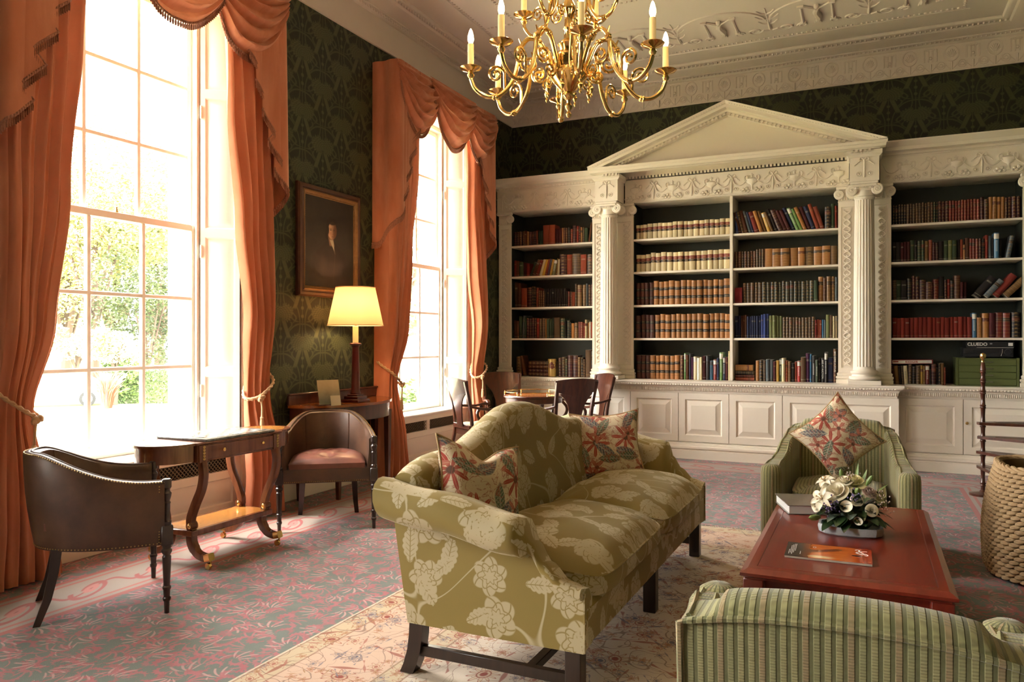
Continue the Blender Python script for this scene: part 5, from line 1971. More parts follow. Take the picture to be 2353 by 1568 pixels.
def leaflets():
    t = thing('leaflet_holder', 'clear leaflet stand with brochures on the console table', 'holder', (-4.23, 5.36, ZCON), radians(62))
    M_ac = M_glass
    def _print():
        x, y, z = xyz(coord())
        g = sstep(.02, .2, z)
        n = noise(coord(), 14, 3)
        return {'Base Color': mix(g, mix(n, (.10, .12, .09, 1), (.30, .30, .22, 1)), mix(n, (.55, .36, .18, 1), (.70, .55, .34, 1)))}
    M_br = material('brochure_print', _print, rough=.35, coat=.3)
    ln = .06
    for k in range(3):
        m = MB().box(-.10 + .006 * k, .10 + .006 * k, -.02 + .014 * k, -.018 + .014 * k, .01, .20 + .008 * k)
        for i, v in enumerate(m.v): m.v[i] = (v[0], v[1] + v[2] * .30, v[2])
        m.obj('brochure', M_br, t)
    m = MB()
    m.box(-.115, .115, -.04, .09, 0, .004); m.box(-.115, .115, -.04, -.037, .004, .06)
    for sx in (-1, 1): m.prism([(-.04, .004), (.09, .004), (.10, .17), (.05, .17)], 'x', sx * .115 - .0015, sx * .115 + .0015)
    m.obj('stand', M_ac, t)
    c = MB().box(-.045, .045, -.048, -.046, .0, .085); 
    for i, v in enumerate(c.v): c.v[i] = (v[0] + .03, v[1] + v[2] * .25 - .02, v[2] + .001)
    cc = c.obj('price_card', material('card', color=(.72, .60, .42, 1), rough=.8), t)
leaflets()

# ------------------------------------------------------------------ portrait
def portrait():
    t = thing('portrait_painting', 'framed oil portrait of a man in a dark coat on the green wall', 'painting', (WX, 5.765, 2.30))
    hw, hh = .452, .505
    def _pic():
        x, y, z = xyz(coord())
        n = noise(coord(), 6, 3, .6); n2 = noise(coord(), 40, 2)
        bg = mix(n, (.028, .019, .014, 1), (.050, .035, .026, 1))
        col = bg
        # coat: sloping shoulders, body filling the lower half
        shoulder = .055 - sabs(y - .01) * .55 - .9 * spow(sabs(y - .01), 2.0)
        coat = inside(z - shoulder, 0.0, .012) * inside(sabs(y - .0), .23 - (z + .1) * .25, .03)
        col = mix(coat, col, mix(n, (.026, .016, .012, 1), (.044, .028, .021, 1)))
        col = mix(inside(sabs(y - .075 - (z + .1) * .10), .0035, .003) * sstep(-.02, -.08, z) * sstep(-.40, -.3, z), col, (.06, .035, .024, 1))
        col = mix(inside(slen(y + .10, (z + .20) * .5), .045, .03) * .5, col, (.055, .034, .024, 1))
        # hair
        col = mix(inside(slen((y - .022) * 1.12, (z - .150) * .92), .088, .008), col, (.030, .018, .012, 1))
        col = mix(inside(slen((y + .035) * 1.3, (z - .085) * .8), .042, .008), col, (.030, .018, .012, 1))
        # neck and neckcloth
        neck = inside(sabs(y - .018 + (z - .03) * .25), .036, .005) * sstep(-.03, -.01, z) * sstep(.10, .08, z)
        col = mix(neck, col, (.20, .10, .055, 1))
        nk = inside(sabs(y - .024 + (z - .03) * .42), .024 * sstep(-.085, .03, z), .005) * sstep(-.095, -.085, z) * sstep(.045, .03, z)
        col = mix(nk, col, (.36, .28, .19, 1))
        # face, turned a little to the right, lit from the left
        hx = y - .036 - (z - .12) * .06
        face_d = slen(hx * 1.30, (z - .118) * smax(.90, 1.0 + (.118 - z) * 1.3))
        head = inside(face_d, .083, .005)
        shade = sstep(.055, -.035, hx + .02 * n)
        skin = mix(shade, (.13, .055, .028, 1), (.55, .30, .17, 1))
        skin = mix(inside(slen((y - .005) * 1.0, (z - .098) * 1.2), .022, .02) * .5, skin, (.34, .12, .07, 1))
        col = mix(head, col, skin)
        brow = None
        for ex in (.012, .062):
            col = mix(inside(slen((y - ex) * 1.0, (z - .145 + sabs(y - ex) * .25) * 5.5), .017, .010) * head * .6, col, (.07, .034, .02, 1))
            col = mix(inside(slen((y - ex) * 1.0, (z - .132) * 1.6), .016, .012) * head * .45, col, (.13, .06, .035, 1))
            col = mix(inside(slen((y - ex) * 1.0, (z - .129) * 2.2), .010, .004) * head * .9, col, (.055, .028, .018, 1))
        col = mix(inside(sabs(y - .056 + (z - .10) * .25), .008, .007) * sstep(.080, .095, z) * sstep(.14, .125, z) * .6, col, (.14, .06, .034, 1))
        col = mix(inside(slen((y - .047) * 1.0, (z - .089) * 2.0), .011, .007) * .6, col, (.18, .075, .045, 1))
        col = mix(inside(slen((y - .041) * 1.0, (z - .070) * 4.5), .017, .006) * .8, col, (.17, .05, .036, 1))
        col = mix(inside(slen((y - .040) * 1.0, (z - .058) * 3.0), .014, .010) * .35, col, (.13, .06, .035, 1))
        # hairline, side curls
        hl = inside(slen((y - .03) * .9, (z - .212) * 1.7), .062, .012)
        col = mix(hl * .95, col, (.032, .020, .014, 1))
        col = mix(inside(slen((y + .034) * 1.7, (z - .125) * .75), .036, .010), col, (.032, .020, .014, 1))
        return {'Base Color': mix(n2 * .15, col, (.02, .014, .01, 1))}
    M_pic = material('oil_portrait', _pic, rough=.55, spec=.25)
    MB().box(.018, .024, -hw + .09, hw - .09, -hh + .09, hh - .09).obj('canvas', M_pic, t)
    f = MB()
    P = lambda u, v, d: (d, u, v)
    L = [(0, .004), (0, .03), (.012, .048), (.035, .05), (.045, .042), (.058, .052)]
    f.rects([(-hw + i, hw - i, -hh + i, hh - i, d) for i, d in L], P, cap=False)
    f.obj('outer_frame', M_frame, t, sharp=25)
    g = MB()
    L = [(.058, .052), (.066, .056), (.075, .05), (.085, .034), (.088, .036), (.096, .026), (.098, .018)]
    g.rects([(-hw + i, hw - i, -hh + i, hh - i, d) for i, d in L], P, cap=False)
    g.obj('gilt_slip', M_gilt, t, sharp=25)
    bd = MB()
    i = .089
    n = 44
    for k in range(n + 1):
        q = k / n
        for s_ in (-1, 1):
            bd.ball((.034, lerp(-hw + i, hw - i, q), s_ * (hh - i)), .006, 5, 4); bd.ball((.034, s_ * (hw - i), lerp(-hh + i, hh - i, q)), .006, 5, 4)
    stuff(bd.obj('bead', M_gilt, t))
portrait()
# ------------------------------------------------------------------ chandelier
def chandelier():
    t = thing('chandelier', 'tiered polished brass chandelier with lit electric candles', 'chandelier', (-1.468, 3.894, 0), radians(-24.89))
    # baluster stem
    st = [(.002, 2.605), (.012, 2.612), (.016, 2.625), (.007, 2.64), (.018, 2.655), (.022, 2.668), (.010, 2.685), (.012, 2.70), (.030, 2.715), (.034, 2.725), (.022, 2.735), (.05, 2.76), (.085, 2.80), (.105, 2.83), (.10, 2.845),
          (.08, 2.85), (.072, 2.87), (.085, 2.90), (.088, 2.93), (.07, 2.955), (.045, 2.965), (.05, 2.985), (.06, 3.0), (.05, 3.015), (.028, 3.03), (.024, 3.07), (.032, 3.085), (.024, 3.10), (.022, 3.16), (.034, 3.18), (.04, 3.20), (.03, 3.225), (.022, 3.24), (.022, 3.32), (.04, 3.345), (.05, 3.37), (.035, 3.40), (.018, 3.42), (.018, 3.55), (.03, 3.57), (.012, 3.60), (.008, 3.62)]
    MB().lathe(st, 28).obj('stem', M_brass, t, sharp=40)
    # chain and ceiling rose
    for k in range(24):
        z = 3.62 + k * .05
        m = MB(); R = Matrix.Translation((0, 0, z + .025)) @ Matrix.Rotation(pi / 2 * (k % 2), 4, 'Z')
        m.tube([(.013 * cos(a), 0, .031 * sin(a)) for a in [2 * pi * j / 12 for j in range(12)]], .0045, 5, closed=True, up=(0, 1, 0)); m.xf(R)
        m.obj('chain_link', M_brass, t)
    MB().lathe([(.02, CZ - .05), (.06, CZ - .03), (.08, CZ - .006), (.08, CZ - .001)], 20).obj('ceiling_cup', M_brass, t)
    def knuckle(mb, p, d, r=.016):
        k0 = len(mb.v)
        mb.lathe([(.008, -.018), (r * .8, -.014), (r, -.006), (r * .75, 0), (r, .006), (r * .8, .014), (.008, .018)], 10)
        q = Vector((0, 0, 1)).rotation_difference(Vector(d)).to_matrix().to_4x4()
        mb.xf(Matrix.Translation(p) @ q, k0)
    def spiral(c, r, a0, turns, sg, n=26):
        pts = []
        for k in range(n):
            u = k / (n - 1); a = a0 + sg * u * turns * 2 * pi; rr = r * (1 - .85 * u)
            pts.append((c[0] + rr * cos(a), 0, c[1] + rr * sin(a)))
        return pts
    def arm(tier):
        m = MB()
        if tier == 0:
            p = catmull([(.085, 0, 2.85), (.115, 0, 2.93), (.155, 0, 3.01), (.215, 0, 3.03), (.262, 0, 2.975), (.275, 0, 2.90), (.305, 0, 2.80), (.37, 0, 2.725), (.445, 0, 2.715), (.505, 0, 2.755), (.53, 0, 2.81)], 6)
            m.tube(p, [.0125 - .002 * abs(i / len(p) - .3) for i in range(len(p))], 9)
            knuckle(m, (.262, 0, 2.975), (.15, 0, -1), .019); knuckle(m, (.40, 0, 2.713), (1, 0, -.15), .018); knuckle(m, (.165, 0, 3.018), (1, 0, .4), .017)
            m.tube(spiral((.375, 2.835), .058, pi * 1.25, 1.5, -1) if False else [(.345, 0, 2.745)] + spiral((.395, 2.835), .05, pi * 1.1, 1.6, -1), .0075, 7)
            m.tube([(.275, 0, 2.93)] + spiral((.215, 2.895), .048, 0.1, 1.6, -1), .0075, 7)
            m.tube([(.10, 0, 2.88)] + spiral((.155, 2.83), .04, pi, 1.5, 1), .0065, 6)
            m.tube([(.265, 0, 2.96), (.255, 0, 3.0), (.27, 0, 3.03)], [.006, .008, .003], 6)
            end = (.53, 2.81)
        else:
            p = catmull([(.03, 0, 3.30), (.055, 0, 3.36), (.10, 0, 3.36), (.115, 0, 3.27), (.135, 0, 3.17), (.185, 0, 3.10), (.245, 0, 3.105), (.285, 0, 3.15), (.295, 0, 3.18)], 6)
            m.tube(p, .0105, 9)
            knuckle(m, (.115, 0, 3.27), (.2, 0, -1), .016); knuckle(m, (.215, 0, 3.096), (1, 0, 0), .016)
            m.tube([(.15, 0, 3.15)] + spiral((.20, 3.215), .045, pi * 1.1, 1.6, -1), .0065, 7)
            m.tube([(.115, 0, 3.22)] + spiral((.075, 3.17), .035, 0, 1.5, -1), .006, 7)
            end = (.295, 3.18)
        return m, end
    def candle(parent, x, z):
        d = MB().lathe([(.008, z - .02), (.016, z - .012), (.020, z), (.012, z + .012), (.018, z + .018), (.050, z + .028), (.060, z + .038), (.056, z + .041), (.03, z + .032), (.018, z + .036), (.024, z + .05), (.016, z + .056)], 20, c=(x, 0, 0))
        do = d.obj('drip_pan', M_brass, parent, sharp=45)
        MB().lathe([(.0165, z + .05), (.0165, z + .165), (.012, z + .17)], 14, c=(x, 0, 0)).obj('candle_tube', M_candle, parent)
        MB().lathe([(.010, z + .17), (.0165, z + .19), (.0155, z + .21), (.008, z + .238), (.002, z + .25)], 12, c=(x, 0, 0)).obj('bulb', M_flame, parent)
        L = bpy.data.lights.new('candle_light', 'POINT'); L.energy = 15.0; L.color = (1.0, .60, .34); L.shadow_soft_size = .017
        lo = bpy.data.objects.new('candle_light', L); COL.objects.link(lo); lo.parent = parent; lo.location = (x, 0, z + .21)
    m0, e0 = arm(0); m1, e1 = arm(1)
    arms = {}
    for tier, n, ph in ((0, 8, 97), (1, 4, 104)):
        m, e = (m0, e0) if tier == 0 else (m1, e1)
        first = None
        for k in range(n):
            a = radians(ph + 360.0 / n * k)
            if first is None:
                first = m.obj('arm', M_brass, t, sharp=45); candle(first, e[0], e[1] + .02); o = first
            else:
                o = copy_tree(first, t)
            o.rotation_euler = (0, 0, a)
    # small drops between the arms
    dp = MB().lathe([(.001, 2.70), (.008, 2.712), (.004, 2.725), (.012, 2.74), (.014, 2.75), (.006, 2.765), (.010, 2.775), (.004, 2.785), (.004, 2.82)], 10, c=(.125, 0, 0))
    do = None
    for k in range(8):
        if do is None: do = dp.obj('drop', M_brass, t); o = do
        else: o = do.copy(); COL.objects.link(o)
        o.rotation_euler = (0, 0, radians(97 + 22.5 + 45 * k))
chandelier()

# ------------------------------------------------------------------ games table set at the back: drum table and four armchairs
M_seatgreen = material('pale_green_seat', color=(.33, .34, .16, 1), rough=.8, sheen=.2)
def make_dining(label):
    t = thing('dining_armchair', label, 'chair', group='mahogany armchairs round the drum table')
    zs = .45
    # seat
    MB().prism([(-.27, -.25), (.27, -.25), (.22, .20), (-.22, .20)], 'z', zs - .07, zs - .005).obj('seat_rail', M_mahog, t)
    c, pip = seat_cushion(-.235, .235, -.235, .185, zs - .005, .03, .035, 0, seed=4); c.obj('seat_pad', M_seatgreen, t, sharp=60)
    # rear legs running up as back posts
    for sx in (-1, 1):
        p = catmull([(sx * .235, .33, .0), (sx * .225, .25, .20), (sx * .215, .20, zs), (sx * .222, .225, .70), (sx * .238, .29, .965)], 6)
        MB().tube(p, 1.0, 8, flat=(.019, .016, .4), up=(1, 0, 0)).obj('back_post', M_mahog, t, sharp=30)
        r = [[(sx * .25 - w, -.225 - w + dy, z), (sx * .25 + w, -.225 - w + dy, z), (sx * .25 + w, -.225 + w + dy, z), (sx * .25 - w, -.225 + w + dy, z)] for z, w, dy in ((0, .015, -.03), (.2, .018, -.012), (zs - .03, .022, 0))]
        MB().loft(r).obj('front_leg', M_mahog, t, sharp=25)
        # scrolled arm
        a = catmull([(sx * .228, .235, .705), (sx * .262, .10, .675), (sx * .285, -.06, .665), (sx * .285, -.17, .68), (sx * .28, -.235, .675), (sx * .275, -.25, .655), (sx * .277, -.225, .648)], 6)
        ao = MB().tube(a, 1.0, 8, flat=(.014, .022, .6), up=(0, 0, 1)).obj('arm', M_mahog, t, sharp=40)
        s_ = catmull([(sx * .283, -.16, .66), (sx * .275, -.10, .58), (sx * .262, -.12, .50), (sx * .262, -.20, .42)], 6)
        MB().tube(s_, 1.0, 8, flat=(.014, .018, .6), up=(1, 0, 0)).obj('arm_support', M_mahog, ao, sharp=40)
    # curved top rail with vase splat
    def back(u, v):
        pass
    def solid(fn2, nu, nv, th):
        m = MB()
        m.grid(lambda u, v: fn2(u, v, 0), nu, nv); m.grid(lambda u, v: fn2(1 - u, v, th), nu, nv)
        def rim(u, v):
            q = u * 4; k = int(q) % 4; f = q - int(q)
            if u >= 1: k, f = 3, 1.0
            uu, vv = ((f, 0), (1, f), (1 - f, 1), (0, 1 - f))[k]
            A = Vector(fn2(uu, vv, 0)); B = Vector(fn2(uu, vv, th)); return A.lerp(B, 1 - v)
        m.grid(rim, 4 * max(nu, nv), 1)
        return m
    def yb(z, x): return .20 + .085 * ((z - zs) / .49) ** 1.4 + .05 * (1 - (x / .25) ** 2) - .02
    def rail(u, v, th):
        x = lerp(-.262, .262, u); z0 = .80 + .06 * (abs(2 * u - 1) ** 1.2); z1 = .975 + .026 * (1 - (2 * u - 1) ** 2)
        z = lerp(z0, z1, v); x *= (.93 + .07 * v)
        return (x, yb(z, x) + th, z)
    solid(rail, 20, 8, .018).obj('top_rail', M_mahog, t, sharp=40)
    def splat(u, v, th):
        z = lerp(zs + .035, .84, v)
        w = interp([0, .12, .3, .5, .7, .85, 1.0], [.075, .062, .068, .085, .11, .145, .20], v)
        x = (2 * u - 1) * w
        return (x, yb(z, x) + th, z)
    solid(splat, 10, 16, .014).obj('splat', M_mahog, t, sharp=40)
    MB().box(-.21, .21, .198, .226, zs + .0, zs + .05, .004).obj('lower_rail', M_mahog, t)
    return t
TBL = (-3.46, 8.05)
D1 = make_dining('mahogany armchair with its back to us at the drum table')
place(D1, (-2.98, 7.74, 0), face(-.78, .62))
for (x, y, dx, dy, lab) in ((-3.82, 7.41, .60, .80, 'mahogany armchair nearest the window at the drum table'), (-4.02, 8.50, .62, -.78, 'mahogany armchair facing us behind the drum table'), (-3.07, 8.64, -.72, -.69, 'mahogany armchair at the drum table close to the white column')):
    place(copy_tree(D1), (x, y, 0), face(dx, dy), lab)
def drum_table():
    t = thing('drum_table', 'small round table with brass gallery among the mahogany armchairs', 'table', (TBL[0], TBL[1], 0))
    z = .775; R = .345
    MB().lathe([(.02, z - .085), (R - .03, z - .085), (R - .02, z - .08), (R - .02, z - .03), (R, z - .022), (R, z - .008), (R - .008, z), (.02, z)], 40).obj('drum', M_mahog, t, sharp=30)
    MB().lathe([(.002, z + .0), (R - .03, z + .0), (R - .03, z + .002), (.002, z + .002)], 40).obj('leather_inset', M_satin, t)
    g = MB(); rr = R - .012
    g.tube([(rr * cos(radians(a)), rr * sin(radians(a)), z + .04) for a in range(0, 360, 8)], .005, 6, closed=True)
    g.obj('gallery_rail', M_brass, t)
    for k in range(6):
        a = radians(20 + 60 * k); MB().lathe([(.007, z), (.005, z + .012), (.008, z + .022), (.004, z + .045), (.007, z + .05)], 8, c=(rr * cos(a), rr * sin(a), 0)).obj('gallery_post', M_brass, t)
    for k in range(4):
        a = radians(45 + 90 * k)
        p = catmull([(.26 * cos(a), .26 * sin(a), z - .085), (.20 * cos(a), .20 * sin(a), .45), (.18 * cos(a), .18 * sin(a), .25), (.30 * cos(a), .30 * sin(a), .0)], 6)
        MB().tube(p, [.02] * 8 + [.017] * (len(p) - 8), 8).obj('leg', M_mahog, t)
    MB().lathe([(.005, .27), (.16, .275), (.16, .29), (.005, .295)], 24).obj('undertier', M_mahog, t)
drum_table()

# ------------------------------------------------------------------ woven basket
def basket():
    t = thing('woven_basket', 'big rounded basket of braided natural fibre at the right edge', 'basket', (1.06, 5.50, 0))
    def fib():
        n = noise(coord('Object'), 30, 3, .6, 1.0); n2 = noise(coord('Object'), 3.3, 2)
        return {'Base Color': mix(n, mix(n2, (.50, .36, .19, 1), (.58, .45, .27, 1)), (.30, .17, .075, 1)), 'bump': (noise(coord(), 120, 2), .002)}
    M_fib = material('water_hyacinth', fib, rough=.8)
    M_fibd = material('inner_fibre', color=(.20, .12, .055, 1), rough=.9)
    H = .645
    def plan(a, z):
        e = 3.2
        c, s_ = cos(a), sin(a)
        r = 1 / ((abs(c) ** e + abs(s_) ** e) ** (1 / e))
        k = .385 + .02 * sin(pi * z / H) - .06 * (z / H) ** 2
        return r * k * c, r * k * s_
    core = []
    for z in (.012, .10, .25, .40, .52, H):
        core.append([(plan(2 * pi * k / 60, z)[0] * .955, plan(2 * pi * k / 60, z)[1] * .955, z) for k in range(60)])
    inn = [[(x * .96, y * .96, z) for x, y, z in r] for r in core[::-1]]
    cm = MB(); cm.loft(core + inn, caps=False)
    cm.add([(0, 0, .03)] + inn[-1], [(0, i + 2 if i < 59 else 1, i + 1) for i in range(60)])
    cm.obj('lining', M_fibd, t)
    # strands
    st = MB()
    st.tube(catmull([(-.032, .004, -.004), (-.016, -.007, -.002), (.004, -.009, .001), (.024, -.003, .004), (.033, .006, .006)], 3), [.003, .007, .010, .0125, .0138, .0142, .0140, .013, .011, .009, .006, .004, .002], 6)
    base = None; rest = MB(); cnt = 0
    rows = 25
    spots = []
    for j in range(rows):
        z = .028 + (H - .04) * j / (rows - 1)
        per = 52
        for i in range(per):
            a = 2 * pi * (i + .5 * (j % 2)) / per
            x, y = plan(a, z); x2, y2 = plan(a + .02, z)
            spots.append((x, y, z, atan2(y2 - y, x2 - x), a))
    def seen(p): # faces the seating group
        return 142 < (math.degrees(p[4]) % 360) < 285
    ls = sorted([p for p in spots if seen(p)], key=lambda p: abs((math.degrees(p[4]) % 360) - 200))
    show = set(id(p) for p in ls[:298])
    rg = random.Random(3)
    for p in spots:
        x, y, z, an, a = p
        M = Matrix.Translation((x, y, z)) @ Matrix.Rotation(an, 4, 'Z') @ Matrix.Rotation(rg.uniform(-.1, .1), 4, 'Y')
        if id(p) in show:
            if base is None: base = st.obj('strand', M_fib, t); o = base
            else: o = base.copy(); COL.objects.link(o)
            o.matrix_local = M
        else:
            k0 = len(rest.v); rest.v += st.v; rest.f += [tuple(i + k0 for i in f) for f in st.f]; rest.m += st.m; rest.xf(M, k0)
    stuff(rest.obj('strands', M_fib, t))
    # braids: rim and one upright braid on the near-left corner
    def braid(path, r, nm):
        m = MB(); P = [Vector(q) for q in path]
        for ph in (0, 2 * pi / 3, 4 * pi / 3):
            pts = []
            for i, q in enumerate(P):
                d = (P[min(i + 1, len(P) - 1)] - P[max(i - 1, 0)]).normalized()
                u = d.cross(Vector((0.3, .2, 1) if abs(d.z) < .8 else (1, 0, 0))).normalized(); w = d.cross(u)
                an = i * .55 + ph
                pts.append(q + u * r * cos(an) + w * r * .8 * sin(an))
            m.tube(pts, r * .85, 6)
        return m.obj(nm, M_fib, t)
    braid([(plan(2 * pi * k / 160, H)[0], plan(2 * pi * k / 160, H)[1], H) for k in range(161)], .014, 'rim_braid')
    ac = radians(140)
    braid([(plan(ac, z)[0] * 1.02, plan(ac, z)[1] * 1.02, z) for z in [.02 + (H - .02) * k / 46 for k in range(47)]], .018, 'corner_braid')
basket()

# ------------------------------------------------------------------ library steps
def library_steps():
    t = thing('library_steps', 'mahogany spiral library steps with brass-tipped bamboo-turned pole', 'steps', (.945, 8.05, 0))
    prof = []
    z = 0.0
    prof.append((.020, 0))
    H = 1.20
    joints = (.10, .245, .37, .50, .63, .80, .93, 1.03, 1.12)
    zz = 0
    for j in joints:
        prof += [(.019, zz + .02), (.0165, (zz + j) / 2), (.019, j - .018), (.026, j - .010), (.021, j - .003), (.021, j + .003), (.026, j + .010)]
        zz = j
    prof += [(.014, H), (.012, H + .002)]
    MB().lathe(prof, 16).obj('pole', M_mahog, t, sharp=40)
    MB().lathe([(.014, H), (.015, H + .01), (.010, H + .02), (.014, H + .03), (.024, H + .045), (.026, H + .06), (.02, H + .078), (.002, H + .086)], 16).obj('finial', M_brass, t)
    for k, (z, a) in enumerate(((.66, 12), (.535, -14), (.40, -40), (.27, -66))):
        tr = MB(); L = .62; hw = .20
        tr.prism([(-.04, -.035), (.0, -.05), (L * .98, -hw), (L, -hw * .5), (L, hw * .5), (L * .98, hw), (.0, .05), (-.04, .035)], 'z', z - .024, z)
        tr.xf(Matrix.Rotation(radians(a), 4, 'Z'))
        to = tr.obj('tread', M_mahog, t)
        le = MB().box(.10, L - .03, -.04, hw * .8 * 0 + .04, z, z + .003); le.xf(Matrix.Rotation(radians(a), 4, 'Z')); le.obj('tread_leather', M_leath, to)
        ar = radians(a)
        for s_ in (-1, 1):
            cx, cy = L * .9 * cos(ar) - s_ * hw * .8 * sin(ar), L * .9 * sin(ar) + s_ * hw * .8 * cos(ar)
            MB().lathe([(.014, 0), (.018, .03), (.013, .05), (.017, z * .5), (.012, z - .07), (.02, z - .05), (.02, z - .024)], 10, c=(cx, cy, 0)).obj('leg', M_mahog, to)
    MB().lathe([(.02, 0), (.11, .0), (.11, .02), (.03, .035), (.02, .05)], 20).obj('foot', M_mahog, t)
library_steps()

# ------------------------------------------------------------------ coffee table: flowers, magazine, book
ZT = .4605
def _petal_mat(c): return material('petal_' + c, color=lin(c), rough=.6, sheen=.2)
M_pw = _petal_mat('#f3ead0'); M_pc = _petal_mat('#e6dca6'); M_pp = _petal_mat('#6b5a86'); M_pk = _petal_mat('#c9b3a8')
M_leafg = material('glossy_leaf', lambda: {'Base Color': mix(noise(coord(), 20, 2), (.010, .028, .010, 1), (.028, .06, .018, 1))}, rough=.3, coat=.2)
M_leafl = material('pale_leaf', color=(.16, .24, .06, 1), rough=.45)
M_pot = material('stoneware', lambda: {'Base Color': mix(noise(coord(), 150, 2), (.42, .46, .50, 1), (.62, .64, .64, 1))}, rough=.45)
def flowers():
    t = thing('flower_arrangement', 'low arrangement of white lilies, roses and callas in a stoneware dish', 'flowers', (-.075, 4.085, ZT))
    rg = random.Random(21)
    # dish: angular oval
    o = [(.150 * math.copysign(abs(cos(a)) ** .75, cos(a)), .105 * math.copysign(abs(sin(a)) ** .75, sin(a))) for a in [2 * pi * k / 12 + .26 for k in range(12)]]
    rings = [[(x * s_, y * s_, z) for x, y in o] for z, s_ in ((0, .92), (.006, .97), (.03, 1.0), (.042, .985), (.042, .9), (.03, .85))]
    MB().loft(rings).obj('dish', M_pot, t, sharp=30)
    C = Vector((0, 0, .05))
    MB().ball((0, 0, .085), .10, 12, 8, sc=(1.15, .85, .75)).obj('foliage_core', M_leafg, t)
    def leaf(base, d, L, w, mat, name='leaf', droop=.25, cup=.15):
        d = Vector(d).normalized(); up = Vector((0, 0, 1)); sdir = d.cross(up)
        if sdir.length < .05: sdir = Vector((1, 0, 0))
        sdir.normalize(); nrm = sdir.cross(d).normalized()
        def f(u, v):
            tt = v; ww = w * (sin(pi * min(1, tt ** .8)) ** .8) if 0 < tt < 1 else 0.0002
            a = 2 * u - 1
            return Vector(base) + d * (L * tt) - up * (droop * L * tt * tt) + sdir * (a * ww) + nrm * (cup * ww * a * a)
        MB().grid(f, 4, 8).obj(name, mat, t, sharp=80)
    def dirn(az, el): return Vector((cos(az) * cos(el), sin(az) * cos(el), sin(el)))
    M_leafs = material('silver_leaf', color=(.16, .20, .15, 1), rough=.35)
    for k in range(16):
        az = rg.uniform(-2.8, .2); b = Vector((.085 * cos(az), .085 * sin(az), .085 + rg.uniform(0, .05)))
        leaf(b, dirn(az, rg.uniform(-.5, .5)), rg.uniform(.05, .075), rg.uniform(.022, .03), M_leafs if k % 3 == 0 else M_leafg, droop=rg.uniform(0, .4), cup=.5)
    # broad leaves round the rim
    for k in range(26):
        az = 2 * pi * k / 26 + rg.uniform(-.1, .1); el = rg.uniform(-.25, .35)
        b = Vector((.10 * cos(az), .075 * sin(az), .07 + rg.uniform(0, .04)))
        leaf(b, dirn(az, el), rg.uniform(.065, .105), rg.uniform(.022, .034), M_leafg, droop=rg.uniform(.15, .5))
    for k in range(22):
        az = rg.uniform(0, 2 * pi); el = rg.uniform(.35, 1.2)
        b = Vector((.05 * cos(az), .04 * sin(az), .11))
        leaf(b, dirn(az, el), rg.uniform(.09, .14), rg.uniform(.016, .026), M_leafg, droop=.15)
    for (az, el, L, w) in ((.3, .75, .20, .022), (.9, 1.15, .22, .014), (1.2, 1.3, .24, .012), (-2.6, .3, .15, .016), (3.0, .1, .16, .014)):
        leaf((.03 * cos(az), .03 * sin(az), .12), dirn(az, el), L, w, M_leafl, droop=.08)
    def rose(c, r, mat, nrm=(0, 0, 1)):
        m = MB(); q = Vector((0, 0, 1)).rotation_difference(Vector(nrm)).to_matrix().to_4x4(); M = Matrix.Translation(c) @ q
        rgr = random.Random(int(c[0] * 1000) + 5)
        for ring, (n, rr, hh, op) in enumerate(((3, .28, 1.0, .12), (4, .5, .95, .25), (5, .75, .8, .5), (6, 1.0, .55, .8))):
            for k in range(n):
                a0 = 2 * pi * k / n + ring * .6
                k0 = len(m.v)
                def f(u, v, a0=a0, rr=rr, hh=hh, op=op, n=n):
                    a = a0 + (u - .5) * (2 * pi / n) * 1.45 * (.5 + .5 * sin(pi * (.15 + .7 * v)))
                    rad = r * rr * (.35 + .65 * v ** .6) + r * op * .25 * v ** 3
                    z = r * hh * v * 1.1 - r * op * .35 * v ** 4 - .03 * r * (2 * u - 1) ** 2
                    return (rad * cos(a), rad * sin(a), z - r * .5)
                m.grid(f, 6, 6)
        m.xf(M); return m.obj('rose', mat, t, sharp=80)
    rose(Vector((.015, .045, .245)), .052, M_pc, (.1, -.35, 1)); rose(Vector((-.065, -.03, .205)), .050, M_pw, (-.3, -.7, .8)); rose(Vector((-.10, .04, .215)), .040, M_pw, (-.5, -.3, .8))
    rose(Vector((.085, .01, .205)), .030, M_pk, (.4, -.6, .8)); rose(Vector((.12, .03, .185)), .032, M_pc, (.6, -.3, .8)); rose(Vector((.03, -.075, .175)), .026, M_pw, (.2, -.8, .6)); rose(Vector((-.03, .02, .25)), .034, M_pw, (-.1, -.4, 1)); rose(Vector((.095, -.085, .135)), .026, M_pw, (.3, -.9, .3)); rose(Vector((-.155, -.045, .13)), .03, M_pw, (-.8, -.6, .3))
    def lily(c, r, nrm):
        m = MB(); q = Vector((0, 0, 1)).rotation_difference(Vector(nrm).normalized()).to_matrix().to_4x4()
        for k in range(6):
            a0 = 2 * pi * k / 6; wd = .26 if k % 2 else .34
            def f(u, v, a0=a0, wd=wd):
                w = wd * r * sin(pi * min(1, .08 + .9 * v)) ; a = 2 * u - 1
                rad = r * (.1 + v); z = r * (.35 * v - .45 * v ** 3) + .1 * r * a * a
                return (rad * cos(a0) - a * w * sin(a0), rad * sin(a0) + a * w * cos(a0), z)
            m.grid(f, 4, 7)
        m.xf(Matrix.Translation(c) @ q); lo = m.obj('lily', M_pw, t, sharp=80)
        s_ = MB()
        for k in range(5):
            a = 2 * pi * k / 5; s_.tube([(0, 0, 0), (.25 * r * cos(a), .25 * r * sin(a), .5 * r)], .0015, 4); s_.ball((.25 * r * cos(a), .25 * r * sin(a), .5 * r), .005, 5, 4, sc=(1, 1, .5))
        s_.xf(Matrix.Translation(c) @ q); s_.obj('stamens', M_piping, lo)
